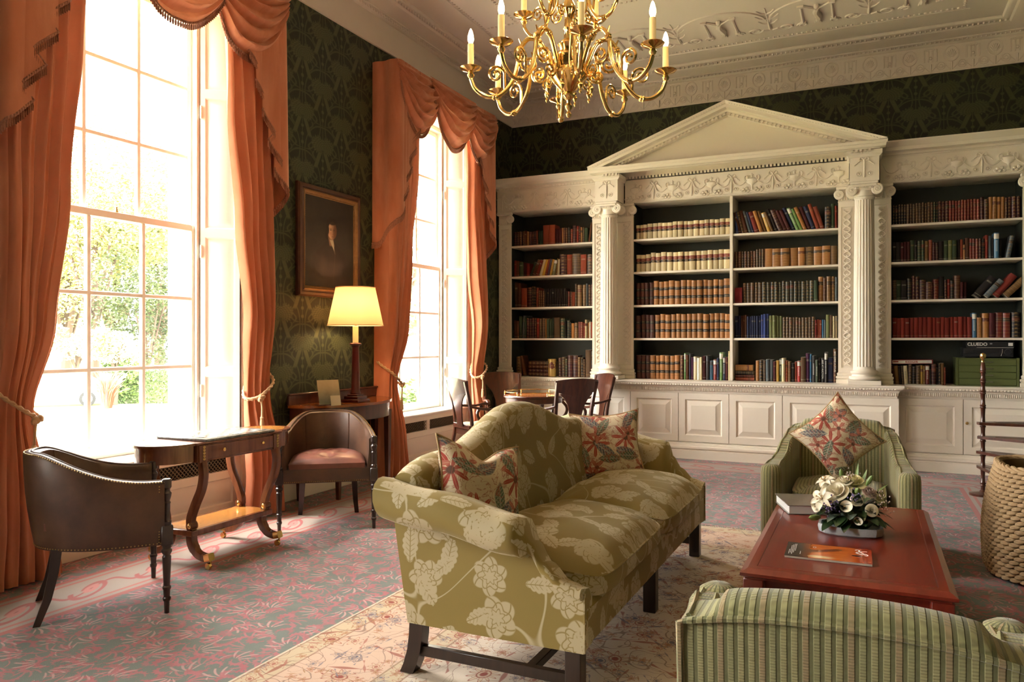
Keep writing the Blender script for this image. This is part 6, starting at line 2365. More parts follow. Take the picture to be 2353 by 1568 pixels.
    lily(Vector((-.125, -.06, .165)), .058, (-.5, -.8, .5)); lily(Vector((-.115, .01, .24)), .045, (-.4, -.4, .9))
    def calla(c, nrm, r=.034):
        q = Vector((0, 0, 1)).rotation_difference(Vector(nrm).normalized()).to_matrix().to_4x4()
        m = MB()
        def f(u, v):
            a = 2 * pi * u; rad = r * (.15 + .85 * v ** 1.6) * (1 + .25 * v * cos(a)); return (rad * cos(a), rad * sin(a), r * 1.9 * v + r * .35 * v * cos(a) - r * 1.5)
        m.grid(f, 18, 8); m.xf(Matrix.Translation(c) @ q); o_ = m.obj('calla', M_pw, t, sharp=80)
        s_ = MB().tube([(0, 0, -r), (0, 0, r * .3)], [.004, .003], 6); s_.xf(Matrix.Translation(c) @ q); s_.obj('spadix', M_piping, o_)
    calla(Vector((-.025, -.105, .145)), (.15, -1, .5), .028); calla(Vector((.03, -.125, .09)), (.1, -1, -.2), .02)
    for (c, d, L, r) in (((.03, -.04, .20), (.1, -.6, .5), .05, .014), ((.07, .0, .235), (.5, -.2, 1), .06, .012), ((-.13, -.10, .085), (-.7, -.7, .0), .07, .016), ((-.04, .05, .25), (-.1, 0, 1), .05, .011)):
        c, d = Vector(c), Vector(d).normalized(); MB().tube([c, c + d * L * .4, c + d * L * .8, c + d * L], [.004, r, r * .8, .002], 8).obj('bud', M_leafl, t)
    sp = MB()
    for k in range(70):
        az = rg.uniform(0, 2 * pi); cl = rg.choice(((-.06, -.085, .14), (.02, -.07, .185), (-.10, -.09, .13)))
        sp.ball((cl[0] + rg.gauss(0, .015), cl[1] + rg.gauss(0, .01), cl[2] + rg.gauss(0, .015)), .005, 5, 4)
    stuff(sp.obj('statice', M_pp, t))
    gy = MB()
    for k in range(60):
        cl = rg.choice(((.13, .0, .19), (.15, -.03, .15), (0, .03, .27)))
        p = (cl[0] + rg.gauss(0, .02), cl[1] + rg.gauss(0, .02), cl[2] + rg.gauss(0, .02)); gy.ball(p, .004, 5, 4)
    stuff(gy.obj('small_blossom', M_pk, t))
flowers()

def magazine():
    t = thing('magazine', 'glossy magazine with a fiery orange cover on the coffee table', 'magazine', (-.155, 3.62, ZT), radians(1.0))
    hx, hy = .172, .118
    def _cov():
        x, y, z = xyz(coord())
        n = noise(comb(x * 2.0, y * 7), 5, 3, .6, 1.2)
        k = sstep(-.10, -.03, x + noise(comb(x, y), 22, 2) * .03)
        col = mix(n, (.50, .075, .015, 1), (.85, .26, .04, 1))
        col = mix(sstep(.06, .16, x), col, (.42, .05, .018, 1))
        fold = inside(sabs(y - .03 - .04 * ssin(x * 16)), .02, .015) * sstep(.09, .02, x)
        col = mix(fold * .8, col, (.10, .02, .015, 1))
        hair = inside(slen((x - .115) * 1.0, (y + .012) * 2.0), .022, .004)
        col = mix(hair, col, (.05, .012, .01, 1))
        hot = inside(slen((x + .03) * .6, (y + .09) * 1.6), .025, .02)
        col = mix(hot, col, (.95, .75, .35, 1))
        dark = mix(noise(comb(x, y), 30, 2), (.014, .010, .010, 1), (.035, .02, .018, 1))
        col = mix(k, dark, col)
        return {'Base Color': col}
    M_cov = material('magazine_cover', _cov, rough=.18, coat=.5)
    pg = MB()
    pg.box(-hx, hx, -hy, hy, .0005, .010, .0008); pg.obj('pages', M_page, t)
    MB().box(-hx - .001, hx + .001, -hy - .001, hy + .001, .010, .0112).obj('cover', M_cov, t)
    MB().box(-hx - .0015, hx + .0015, hy - .0005, hy + .002, .0005, .0112).obj('spine', M_black, t)
    M_ink = material('white_print', color=(.85, .83, .78, 1), rough=.5)
    # masthead: two joined script capitals, turned a quarter
    lt = MB(); z = .0116
    S1 = [(-.022, .030), (-.014, .038), (-.004, .034), (-.006, .018), (.000, .004), (.010, -.012), (.018, -.022), (.026, -.020)]
    S2 = [(-.018, -.004), (-.006, .004), (.006, .012), (.020, .020), (.030, .020)]
    S3 = [(.018, -.044), (.028, -.050), (.032, -.038), (.024, -.026), (.006, -.034), (-.010, -.024), (-.020, -.012)]
    for s_ in (S1, S2, S3):
        lt.tube([(.128 + .9 * a, .052 + b, z) for a, b, _ in [tuple(q) for q in catmull([(a, b, 0) for a, b in s_], 5)]], 1.0, 6, flat=(.0004, .0032, 1.0), up=(0, 0, 1))
    lt.obj('masthead', M_ink, t)
    tx = MB()
    for (x, y0, y1) in ((-.158, -.085, -.01), (-.152, -.07, .06), (-.146, -.085, .075), (-.140, -.06, .085), (-.134, -.03, .09), (-.112, -.075, -.03)):
        y = y0
        while y < y1:
            tx.box(x - .0012, x + .0012, y, y + .007, z - .0006, z - .0002); y += .0095
    stuff(tx.obj('cover_lines', M_ink, t))
    MB().box(.155, .168, -.095, -.090, z - .0006, z - .0002).obj('price_mark', M_piping, t)
    rg = MB(); rg.tube([(-.058 + .006 * cos(a), .062 + .010 * sin(a), z) for a in [2 * pi * k / 14 for k in range(14)]], 1.0, 5, flat=(.0004, .0012, 1.0), up=(0, 0, 1), closed=True); rg.obj('roundel_mark', M_ink, t)
magazine()

def coffee_book():
    t = thing('hardback_book', 'thick hardback lying behind the flowers on the coffee table', 'book', (-.335, 4.555, ZT), radians(18))
    def _jk():
        x, y, z = xyz(coord()); n = noise(coord(), 16, 3)
        return {'Base Color': mix(n, (.05, .045, .04, 1), (.24, .20, .16, 1))}
    M_j = material('photo_jacket', _jk, rough=.25, coat=.4)
    MB().box(-.10, .128, -.155, .155, .004, .046, .001).obj('pages', material('white_pages', color=(.78, .77, .73, 1), rough=.8), t)
    c = MB(); c.box(-.108, .13, -.16, .16, .0003, .004, .001); c.box(-.108, .13, -.16, .16, .046, .050, .001); c.box(.128, .132, -.16, .16, .0003, .050, .001)
    c.obj('cover', M_j, t)
coffee_book()
# ------------------------------------------------------------------ books
def objcol():
    n = S.nt.nodes.new('ShaderNodeObjectInfo'); return S(n.outputs['Color']), S(n.outputs['Random'])
def band(z, c, w, s_=.006): return inside(sabs(z - c), w, s_)
def _leatherbook():
    oc, rn = objcol(); g = coord('Generated'); x, y, z = xyz(g)
    n = noise(coord(), 3, 3); fr = slt(y, .22)
    col = mix(n * .5, oc, mix(.6, oc, (.01, .006, .004, 1)))
    lab = band(z, .73, .065) * fr * sgt(rn, .35)
    col = mix(lab, col, mix(sgt(rn, .7), (.02, .014, .012, 1), (.10, .018, .014, 1)))
    gold = None
    for p in (.06, .20, .35, .50, .64, .82, .94):
        b_ = band(z, p, .007, .004); gold = b_ if gold is None else smax(gold, b_)
    orn = band(sfract(z * 6.6), .5, .13, .06) * inside(sabs(x - .5), .16, .05) * sgt(sfract(rn * 7), .45)
    txt = band(z, .73, .03) * sgt(ssin(x * 45) * ssin(z * 160), .1)
    gold = smax(gold, smax(orn, txt)) * fr
    col = mix(gold * .55, col, (.36, .21, .07, 1))
    return {'Base Color': col, 'Roughness': .42 - gold * .1}
M_bleather = material('book_leather', _leatherbook, spec=.45)
def _clothbook():
    oc, rn = objcol(); g = coord('Generated'); x, y, z = xyz(g)
    n = noise(coord(), 40, 2); fr = slt(y, .22)
    col = mix(n * .35, oc, mix(.5, oc, (.02, .015, .012, 1)))
    lab = band(z, .76, .05) * fr * sgt(sfract(rn * 3), .55) * inside(sabs(x - .5), .36, .04)
    tone = mix(sgt(sfract(rn * 11), .5), (.30, .20, .08, 1), (.45, .40, .30, 1))
    txt = band(z, .76, .035) * sgt(ssin(z * 200 + x * 30), .2)
    foot = band(z, .10, .012) * fr
    return {'Base Color': mix(smax(lab * txt, foot * .6) * .7, col, tone)}
M_bcloth = material('book_cloth', _clothbook, rough=.75, spec=.3)
def _lawcream():
    oc, rn = objcol(); g = coord('Generated'); x, y, z = xyz(g)
    n = noise(coord(), 5, 3); fr = slt(y, .25)
    col = mix(n * .6, oc, mix(.75, oc, (.30, .19, .09, 1)))
    red = band(z, .70, .085) * fr; blk = band(z, .545, .06) * fr
    col = mix(red, col, (.20, .028, .018, 1)); col = mix(blk, col, (.03, .016, .012, 1))
    t = smax(band(z, .70, .04) * sgt(ssin(z * 230 + x * 20), .0), band(z, .545, .022)) * inside(sabs(x - .5), .25, .05) * fr
    return {'Base Color': mix(t * .6, col, (.42, .30, .14, 1))}
M_bcream = material('book_cream_calf', _lawcream, rough=.5)
def _lawtan():
    oc, rn = objcol(); g = coord('Generated'); x, y, z = xyz(g)
    n = noise(coord(), 4, 4, .65); fr = slt(y, .25)
    col = mix(n * .7, oc, mix(.7, oc, (.12, .045, .015, 1)))
    blk = smax(band(z, .68, .058), band(z, .32, .058)) * fr
    col = mix(blk, col, (.022, .016, .013, 1))
    t = smax(band(z, .70, .012), band(z, .31, .014)) * inside(sabs(x - .5), .3, .05) * fr
    for p in (.16, .46, .88):
        col = mix(band(z, p, .006, .004) * fr * .6, col, (.12, .05, .02, 1))
    return {'Base Color': mix(t * .5, col, (.36, .26, .12, 1))}
M_btan = material('book_tan_calf', _lawtan, rough=.5)
def _jacket():
    oc, rn = objcol(); g = coord('Generated'); x, y, z = xyz(g); fr = slt(y, .2)
    alt = mix(sgt(sfract(rn * 5), .5), (.62, .60, .54, 1), (.05, .05, .06, 1))
    col = mix(band(z, .86, .10) * fr * sgt(sfract(rn * 3), .4), oc, alt)
    txt = inside(sabs(x - .5), .18, .04) * sgt(ssin(z * 130), .05) * band(z, .5, .22) * fr
    return {'Base Color': mix(txt * .75, col, alt)}
M_bjacket = material('book_jacket', _jacket, rough=.4, coat=.2)

def _bookmesh(name, mat):
    m = MB()
    arc = [(-.5, .05), (-.40, .012), (-.2, -.012), (0, -.02), (.2, -.012), (.40, .012), (.5, .05)]
    poly = arc + [(.5, 1), (-.5, 1)]
    m.prism(poly, 'z', 0, 1)
    m.m[0] = 1; m.m[1] = 1
    o = m.obj(name, [mat, M_page], sharp=50)
    me = o.data; bpy.data.objects.remove(o); return me
BOOKM = {'L': ('leather_book', _bookmesh('leather_book', M_bleather), 'leather-bound book'), 'C': ('cloth_book', _bookmesh('cloth_book', M_bcloth), 'cloth-bound book'),
         'W': ('cream_law_volume', _bookmesh('cream_law_volume', M_bcream), 'cream law volume'), 'T': ('tan_law_volume', _bookmesh('tan_law_volume', M_btan), 'tan calf law volume'),
         'J': ('jacketed_book', _bookmesh('jacketed_book', M_bjacket), 'jacketed book')}
COLR = {'r': ('#7d2a20', 'red'), 'd': ('#46181a', 'maroon'), 'b': ('#55301c', 'brown'), 'k': ('#211a17', 'black'), 'g': ('#2a3a2a', 'dark green'), 't': ('#a8713c', 'tan'), 'c': ('#dccb9f', 'cream'),
        'o': ('#8a3f2b', 'brick red'), 'n': ('#262c48', 'navy'), 'u': ('#3d4b86', 'blue'), 'y': ('#c79b3a', 'yellow'), 'p': ('#4b2440', 'purple'), 'w': ('#d9d5c8', 'white'), 'e': ('#6b6f49', 'olive'),
        's': ('#5d666c', 'grey'), 'm': ('#7a5a35', 'light brown'), 'f': ('#3c4a34', 'green'), 'x': ('#57402c', 'dark tan'), 'l': ('#6f9a55', 'light green'), 'i': ('#b8302c', 'scarlet'), 'z': ('#3a6788', 'sky blue'), 'q': ('#37382b', 'dark olive')}
def ordn(n):
    if 10 <= n % 100 <= 20: s_ = 'th'
    else: s_ = {1: 'st', 2: 'nd', 3: 'rd'}.get(n % 10, 'th')
    return '%d%s' % (n, s_)
SHN = ('bottom', 'fourth', 'third', 'second', 'top')
_brg = random.Random(99)
def fill(bay, lvl, spec, x0=None, x1=None, start=0):
    """spec: tokens  n*KcW/H@lean  (kind, colour, width cm, height cm), or _gap"""
    a, b = BAYS[bay]
    x0 = a + .012 if x0 is None else x0; x1 = b - .01 if x1 is None else x1
    items = []
    for tok in spec.split():
        if tok[0] == '_':
            items.append(('gap', float(tok[1:]) / 100)); continue
        n = 1
        if '*' in tok: n, tok = tok.split('*'); n = int(n)
        lean = 0.0
        if '@' in tok: tok, l_ = tok.split('@'); lean = float(l_)
        k, c = tok[0], tok[1]; w, h = tok[2:].split('/')
        for q in range(n):
            items.append((k, c, float(w) / 100 * _brg.uniform(.9, 1.1), float(h) / 100 * _brg.uniform(.975, 1.02), lean))
    def wid(it):
        if it[0] == 'gap': return it[1]
        return it[2] / cos(radians(it[4])) if it[4] else it[2]
    tot = sum(wid(i) for i in items); k = (x1 - x0) / tot
    x = x0; z = SHELF_Z[lvl]; cnt = 0
    bn = {'left': 'left bay', 'centre_l': 'centre left bay', 'centre_r': 'centre right bay', 'right': 'right bay'}[bay]
    for it in items:
        if it[0] == 'gap': x += it[1] * k; continue
        kind, c, w, h, lean = it; w *= k
        nm, me, desc = BOOKM[kind]
        o = bpy.data.objects.new(nm, me); COL.objects.link(o)
        col = lin(COLR[c][0]); j = _brg.uniform(.75, 1.2)
        o.color = (min(1, col[0] * j), min(1, col[1] * j), min(1, col[2] * j), 1)
        dep = min(.30, max(.13, h * .68)) * _brg.uniform(.95, 1.05)
        o.scale = (w * .975, dep, h)
        y = YF + .075 + _brg.uniform(-.012, .014)
        if lean:
            a_ = radians(lean)
            ww = w / cos(a_)
            # resting on one lower corner
            cx = x + ww / 2
            o.rotation_euler = (0, -a_, 0)
            o.location = (cx, y, z + .001 + w * .5 * abs(sin(a_)))
            x += ww
        else:
            o.location = (x + w / 2, y, z + .0005); x += w
        cnt += 1
        if True:
            lab = '%s, %s from left on the %s shelf, %s' % (desc if kind in 'WT' else COLR[c][1] + ' ' + desc, ordn(cnt + start), SHN[lvl], bn); gr = 'books on the %s shelf of the %s' % (SHN[lvl], bn)
        tag(o, lab, 'book', gr)
def flat_stack(bay, lvl, x, items, lab):
    z = SHELF_Z[lvl]
    for i, (k, c, th, ln) in enumerate(items):
        nm, me, desc = BOOKM[k]
        o = bpy.data.objects.new(nm, me); COL.objects.link(o)
        col = lin(COLR[c][0]); o.color = col
        o.scale = (th, .17, ln); o.rotation_euler = (0, pi / 2, 0); o.location = (x, YF + .08 + .006 * (i % 2), z + th / 2 + .0005); z += th
        tag(o, '%s %s lying flat, %s up in the %s stack' % (COLR[c][1], desc, ordn(i + 1), lab), 'book', 'flat stack on the ' + lab)
    return z

# left bay
fill('left', 4, '3*Ld4.4/20 Lx4/20 Cb3.6/20 Lt3.4/19 3*Ld3.6/19 Co3/20 2*Cg3.4/19 2*Co9.4/26.5 2*Cd5/21 Lt3/21 2*Lb3/21 Lk4/22 Lr3.4/19 Ld5/23 Cr3/23 Ld3/22 Lt2.6/21 Lx3/21 Cf5.4/20 Cb4/26@-8 Cg5/23@-6')
fill('left', 3, 'Cr3/22 Cb4/21 Cf5/20 Cd4/19 Cr4.4/18 Cg3.4/19@-22 Cb4.2/22@-22 Cr4/22@-20 Cc3.4/22@-18 Cy3.4/22@-14 Co3/22@-14 Jp2.6/22@-12 Jy3/22@-12 Je4/21@-10 Cm3/22@-8 Cc2.8/21@-4 Ld8.6/27 Co6.4/27 Lx10/27 Co6.6/26 Lx9/26')
fill('left', 2, 'Cx6/34 Cb5.6/33 Co9/26 Ld8/28 2*Lk4/28 Co4.4/26 3*Lb3.2/22 9*Ck3.7/24 Ck3/21 Lr3/20 Lb3/20 2*Co2.6/19 Lx3.6/30 2*Lm6.4/28 Cs3/29 2*Lb4.4/28')
fill('left', 1, '2*Cb4/24 Cf4/30 Cs4.4/30@-4 Cg3/29 4*Ld3.6/27 Cr4/27 2*Lx4/27 Ct2.6/26 2*Cf3.8/26 Cg3/27 Cx9/27 Lf6/26 Ck3/22 Lg5/23 Lk2.4/21 Ct4/20 Lm5/20 2*Lr4/21 Cr2.4/20 Lc3/24 Ct2.6/20 Cw2.4/21 Co4/21')
fill('left', 0, 'Lx6/26 _3 Cb4.4/27@14', -4.31, -4.155)
flat_stack('left', 0, -4.135, [('L', 'b', .052, .36), ('L', 'd', .05, .36), ('L', 'b', .05, .36), ('L', 'b', .052, .36)], 'bottom shelf, left bay')
fill('left', 0, 'Ld5.4/25 Lx5/26 Lf3.4/24 2*Ld7.4/28 Lm4.2/26 Lk4/26 Lb3/24 Cx9.6/36 Ls3/34', -3.71, -3.215, 2)
# centre left
fill('centre_l', 4, '3*Wc4.2/18.5 16*Wc5.4/19.5')
fill('centre_l', 3, '3*Wc6/22 14*Wc6.6/23.5')
fill('centre_l', 2, '4*Td5.8/28 14*Tt6.4/29.5')
fill('centre_l', 1, '4*Td6/29 14*Tt6.4/29.5')
fill('centre_l', 0, '3*Td5.6/29 6*Tt5.8/29.5', -2.65, -2.10)
fill('centre_l', 0, 'Lb5.4/29 Jl2.6/33 Cb3.4/30 Jn2.6/32 Cp3/28 Jc4.2/28 Jw4/27 Jc3.2/28 Cd4.6/29 Jk4.4/30 Jz5.4/24 Jr4.6/25 Cn3/27 Jl4/33 Jn3.6/28 Cd3.4/28 Jc2/36', -2.095, -1.50, 9)
# centre right
fill('centre_r', 4, 'Cu4/27 Cb3.2/27@14 Lx3/27@14 Cb3.6/28@15 Cs3.2/27@16 Cn2.6/26@16 Cr4.4/26@17 Ct3.4/27@18 Cm3.6/27@18 Jy4/24@18 Cm3/25@20 Ck4/28@21 Ld4.4/27@21 2*Cd3.4/26@22 Cn3.6/29@22 Jl3.6/28@22 Cl3/28@22 Ct3.6/29@22 Cd4/29@21 Cn4/29@20 Co3.4/31@18 Co4/27@18 Lk5/26 Cf3.6/28 Cr2.4/26')
fill('centre_r', 3, '2*Lb3.4/20 Lk2.6/20 4*Lb2.8/20 3*Lx2.6/22 2*Lt8/22 2*Lt7.6/21.5 Lt6.6/22 Lm7.6/22 Lt7.6/22 Lt7.2/22 Lm6.4/22')
fill('centre_r', 2, '_8.5 5*Lx4.0/24 13*Lq4.1/24.5 Cf4.6/25 Lt5/29 Lb3.4/27 2*Lm4/29 Cs2.4/28')
fill('centre_r', 1, '2*Cn4/27 3*Cb2.6/27 6*Cn3/26 3*Cu3.4/28 4*Ce4.4/26 10*Lx4.1/24 Cr2.6/21 2*Co3/21 Cz2.4/21 Cs2.4/21 Ce4.2/26 Cx4/26 Cc2.8/25 Jc3/25')
flat_stack('centre_r', 0, -1.435, [('L', 'o', .040, .22), ('L', 'd', .032, .22), ('L', 'k', .045, .21), ('L', 't', .072, .20)], 'bottom shelf, centre right bay')
fill('centre_r', 0, 'Lt4.2/24 Lk4/25 Lx3.6/24 Cs4/26 Cs4.6/25 Cd3.4/24 Ly3.4/25 Jf3/27 Jc3.4/27 Lo3.6/25 Lm3.2/24 Ck4/22 Co3/23 Ji3.6/24 Cx5.4/29 Cp4.6/33 Cz2.6/32 Jk3.4/31 Jf3/26 Ck2.8/28', -1.20, -.485)
fill('centre_r', 0, 'Jk3.6/28 Jk3/34 Cn5.6/29 Lb4/38', -.482, -.312, 20)
# right bay
fill('right', 4, '5*Lk4/22 9*Lx4/22.5 Lg3.4/22.5 Lg3/22 3*Ld4.6/23 10*Lr3.8/23 Ld5.4/24 Lb5/22 4*Lt5.2/24 Lb2.6/22 3*Ld5.2/23')
fill('right', 3, 'Ck4.6/22 Ck5.4/22 3*Cd3.6/22 Cf4.6/24 Ck3/23 2*Lf4/23 Cm4.2/22 Lo4/23 2*Ld3.6/20 Ck5.4/21 Cf4.6/22 Ce4/22 Cf5/21 Ck4/22 Co3/22 Lt2.4/16 Cb4.4/23 3*Lr3.2/22 Ld3/22 Lk4/22 Cr3.6/25 Cs3.4/25 Ck2/22 Jz5.6/27 Ck2.4/21 _4 Ls4.4/23@-10 _9', .25, 1.43)
fill('right', 2, 'Lx4/22 Cf4.4/22 Ck6/22 Lk4.4/24 Ld3/26 Ld4/25 Ld5.6/22 Ld6.4/19 Lr5.6/22 Ck4.6/24 Ld2.6/21 Cr3/22 Lk3.4/20 Lb5.6/25 2*Cd3/18', .25, .96)
fill('right', 2, 'Ck5.4/25@-38 Ls4/22@-40 Cr4.6/28@-38 Lm4.4/25@-44', 1.0, 1.36, 17)
fill('right', 1, '18*Cr4.0/22 Jz4.4/26 Lt4.4/21 Lt6/26 Cd5.6/26 2*Lr6.6/26 _1 Lk7/26')
fill('right', 0, 'Cb3.4/20@5 Cm5/20@4 Ck3.4/19@4 Lx3/20@4 Jc5.2/20@3 Lx5/22 Lk5/20 Lx5.2/21 Ly3/21 Cm3/20 Jr4.4/21 Ck2.4/17 Ld6.4/22 Ck2.4/18 Lk3/23 Cm4/24 Co2.4/19', .25, .765)

def text(body, size, mat, parent, M, name='lettering', ext=.0004, shear=0.0, align='LEFT', bold=0.0):
    c = bpy.data.curves.new(name, 'FONT'); c.body = body; c.size = size; c.extrude = ext; c.align_x = align; c.shear = shear; c.offset = bold
    c.materials.append(mat)
    tmp = bpy.data.objects.new(name, c); COL.objects.link(tmp); bpy.context.view_layer.update()
    me = bpy.data.meshes.new_from_object(tmp.evaluated_get(bpy.context.evaluated_depsgraph_get())); bpy.data.objects.remove(tmp)
    o = bpy.data.objects.new(name, me); COL.objects.link(o); o.parent = parent; o.matrix_local = M
    return o
FRONT = Matrix.Rotation(pi / 2, 4, 'X')
M_wht = material('white_ink', color=(.72, .70, .64, 1), rough=.5)
M_redink = material('red_ink', color=(.30, .03, .02, 1), rough=.5)
M_grey = material('grey_ink', color=(.30, .30, .30, 1), rough=.5)
# spine titles
def spine_title(txt, x, zt, size):
    pass
def spine_book(xpos, txt, size):
    best = None
    for o in COL.objects:
        if o.get('category') == 'book' and o.parent is None and abs(o.location.z - SHELF_Z[0]) < .01 and abs(o.location.x - xpos) < .03:
            if best is None or abs(o.location.x - xpos) < abs(best.location.x - xpos): best = o
    if best is None: return
    Mi = best.matrix_basis.inverted() if hasattr(best, 'matrix_basis') else Matrix()
    loc = Matrix.Translation((best.location.x - size * .36, best.location.y - .0062, best.location.z + best.scale.z * .93))
    c = text(txt, size, M_wht, None, loc @ FRONT @ Matrix.Rotation(-pi / 2, 4, 'Z'), 'spine_lettering')
    bpy.context.view_layer.update()
    m = c.matrix_world.copy(); c.parent = best; c.matrix_parent_inverse = best.matrix_world.inverted(); c.matrix_world = m
bpy.context.view_layer.update()
spine_book(-.462, 'ART AT AUCTION', .026)
spine_book(-.332, 'BRITANNICA ATLAS', .026)

# --- other things on the shelves
def tin():
    t = thing('storage_tin', 'round yellow tin with a coloured picture on the left bottom shelf', 'tin', (-3.795, YF + .085, WT))
    M_t = material('yellow_tin', lambda: (lambda z, n: {'Base Color': mix(inside(sabs(z - .15), .045, .004) * sgt(noise(coord(), 26, 2), .47), mix(n, (.50, .33, .09, 1), (.60, .42, .14, 1)), (.16, .04, .03, 1))})(xyz(coord())[2], noise(coord(), 8, 2)), rough=.3, metal=.2)
    MB().lathe([(.052, .001), (.055, .004), (.055, .205), (.053, .208)], 28).obj('body', M_t, t, sharp=30)
    MB().lathe([(.056, .195), (.0565, .23), (.052, .236), (.002, .237)], 28).obj('lid', M_t, t, sharp=30)
tin()
def filing():
    t = thing('filing_drawers', 'small green metal drawer cabinet on the right bottom shelf', 'drawers', (1.145, YF + .235, WT))
    w, d, h = .275, .17, .295
    c = MB(); c.box(-w, w, -d, d, .001, h, .003); c.obj('case', M_greencab, t)
    for sx in (-1, 1): MB().box(sx * w - .012, sx * w + .012, -d - .008, d, .001, h + .004, .002).obj('side', M_greencab, t)
    for k in range(4):
        z0 = .012 + k * .069
        dr = MB().box(-w + .016, w - .016, -d - .010, -d + .01, z0, z0 + .064, .003).obj('drawer', M_greencab, t)
        hd = MB(); hd.tube([(-.03, -d - .012, z0 + .035), (-.03, -d - .03, z0 + .035), (.05, -d - .03, z0 + .035), (.05, -d - .012, z0 + .035)], .005, 6); hd.obj('handle', M_steel, dr)
    v = thing('video_recorder', 'black video recorder on top of the green drawers', 'recorder', (1.155, YF + .235, WT + h + .004))
    MB().box(-.225, .225, -.16, .16, .008, .105, .004).obj('case', M_black, v)
    MB().box(-.13, .10, -.164, -.158, .055, .085, .002).obj('tape_slot', M_blackd, v)
    MB().box(-.225, .225, -.163, -.158, .012, .045, .002).obj('front_flap', M_blackd, v)
    kb = MB().lathe([(.032, 0), (.03, .008), (.022, .009)], 20); kb.xf(Matrix.Translation((.175, -.16, .06)) @ FRONT); kb.obj('jog_dial', M_black, v)
    for sx in (-1, 1): MB().box(sx * .18 - .03, sx * .18 + .03, -.15, .15, .0, .008, .002).obj('foot', M_black, v)
    st = MB(); st.tube([(.115, -.163, .02), (.125, -.166, .055), (.128, -.163, .09)], .002, 5); st.obj('trim_line', M_steel, v)
    b = thing('board_game_box', 'black detective board game box on the video recorder', 'game box', (1.17, YF + .23, WT + h + .004 + .1055))
    MB().box(-.215, .215, -.15, .15, .0, .042, .002).obj('tray', M_black, b)
    MB().box(-.218, .218, -.153, .153, .012, .066, .002).obj('lid', M_black, b)
    text('CLUEDO', .046, M_wht, b, Matrix.Translation((-.205, -.1545, .022)) @ FRONT, bold=.0012)
    MB().box(.165, .205, -.1545, -.153, .02, .052).obj('barcode', M_wht, b)
    MB().box(.0, .022, -.1545, -.153, .036, .05).obj('print_block', M_grey, b)
    MB().box(-.12, .21, -.16, -.1, .0, .003).obj('instruction_sheet', M_wht, b)
filing()
def monopoly():
    z = 0
    for o in COL.objects:
        if o.get('category') == 'book' and .25 < o.location.x < .63 and abs(o.location.z - SHELF_Z[0]) < .012: z = max(z, o.scale.z)
    t = thing('board_game_box', 'red and white property board game box lying on books at the right bay', 'game box', (.445, YF + .22, WT + z + .008), 0)
    t.rotation_euler = (0, radians(-1.0), 0)
    M_rb = material('red_box', color=(.26, .025, .02, 1), rough=.4)
    MB().box(-.20, .20, -.14, .14, .0, .045, .002).obj('box', M_rb, t)
    MB().box(-.194, .188, -.1412, -.14, .006, .039).obj('side_label', M_wht, t)
    MB().box(-.065, .055, -.1422, -.1412, .012, .033).obj('title_bar', M_redink, t)
    text('MONOPOLY', .020, M_wht, t, Matrix.Translation((-.058, -.1425, .016)) @ FRONT, bold=.0006)
    text('THE PROPERTY TRADING GAME', .009, M_grey, t, Matrix.Translation((.066, -.1415, .018)) @ FRONT)
    MB().box(-.188, -.135, -.1422, -.1412, .018, .032).obj('corner_print', M_redink, t)
monopoly()
for _k, (_x, _w, _lab) in enumerate(((.50, .13, 'white sheet of papers lying in front of the books, right bay'), (.64, .085, 'dark thin booklet lying at the shelf edge, right bay'))):
    _m = MB().box(_x - _w, _x + _w, YF - .03 + .003 * _k, YF + .065, WT + .0005 + .004 * 0, WT + .006, .001)
    tag(_m.obj('paper_stack' if _k == 0 else 'booklet', M_page if _k == 0 else M_bjacket), _lab, 'papers' if _k == 0 else 'booklet')

_fb = MB(); _fb.box(-.042, .042, 0, .028, 0, .185, .002)
_fo = _fb.obj('cloth_book', M_bcloth); _fo.location = (-1.395, YF + .055, SHELF_Z[2] + .0005); _fo.color = lin('#7c2026')
tag(_fo, 'small red book standing face-out on the third shelf, centre right bay', 'book', 'books on the third shelf of the centre right bay')
# ------------------------------------------------------------------ the garden
GZ = -1.4
_lw = MB().box(-120, OUT - .3, -70, 130, GZ - .2, GZ)
_lo = _lw.obj('lawn', material('lawn_grass', lambda: {'Base Color': mix(noise(coord(), .6, 4), (.30, .31, .14, 1), (.36, .36, .19, 1))}, rough=.95))
tag(_lo, 'bright lawn outside the windows', 'lawn', kind='stuff')
def gpos(px, dist):
    xc = (px - 1176.5) / 1760.0; sy, cy = sin(YAW), cos(YAW)
    return ((-sy + xc * cy) * dist, (cy + xc * sy) * dist)
def _leafmat(name, c1, c2, c3=None):
    def f():
        n = noise(coord(), .45, 3, .6); n2 = noise(coord(), 2.2, 2)
        col = mix(sstep(.35, .65, n), c1, c2)
        if c3: col = mix(sstep(.56, .68, n2), col, c3)
        return {'Base Color': col}
    m = material(name, f, rough=.7)
    return m
M_l1 = _leafmat('spring_leaf', (.16, .20, .06, 1), (.26, .28, .10, 1))
M_l2 = _leafmat('copper_leaf', (.20, .22, .07, 1), (.27, .25, .10, 1), (.30, .12, .09, 1))
M_l3 = _leafmat('blossom_leaf', (.22, .25, .10, 1), (.50, .50, .34, 1))
M_l4 = _leafmat('hedge_leaf', (.06, .10, .03, 1), (.11, .16, .045, 1))
M_l5 = _leafmat('dark_leaf', (.035, .05, .022, 1), (.07, .09, .035, 1))
M_bark = material('bark', color=(.08, .055, .04, 1), rough=.95)
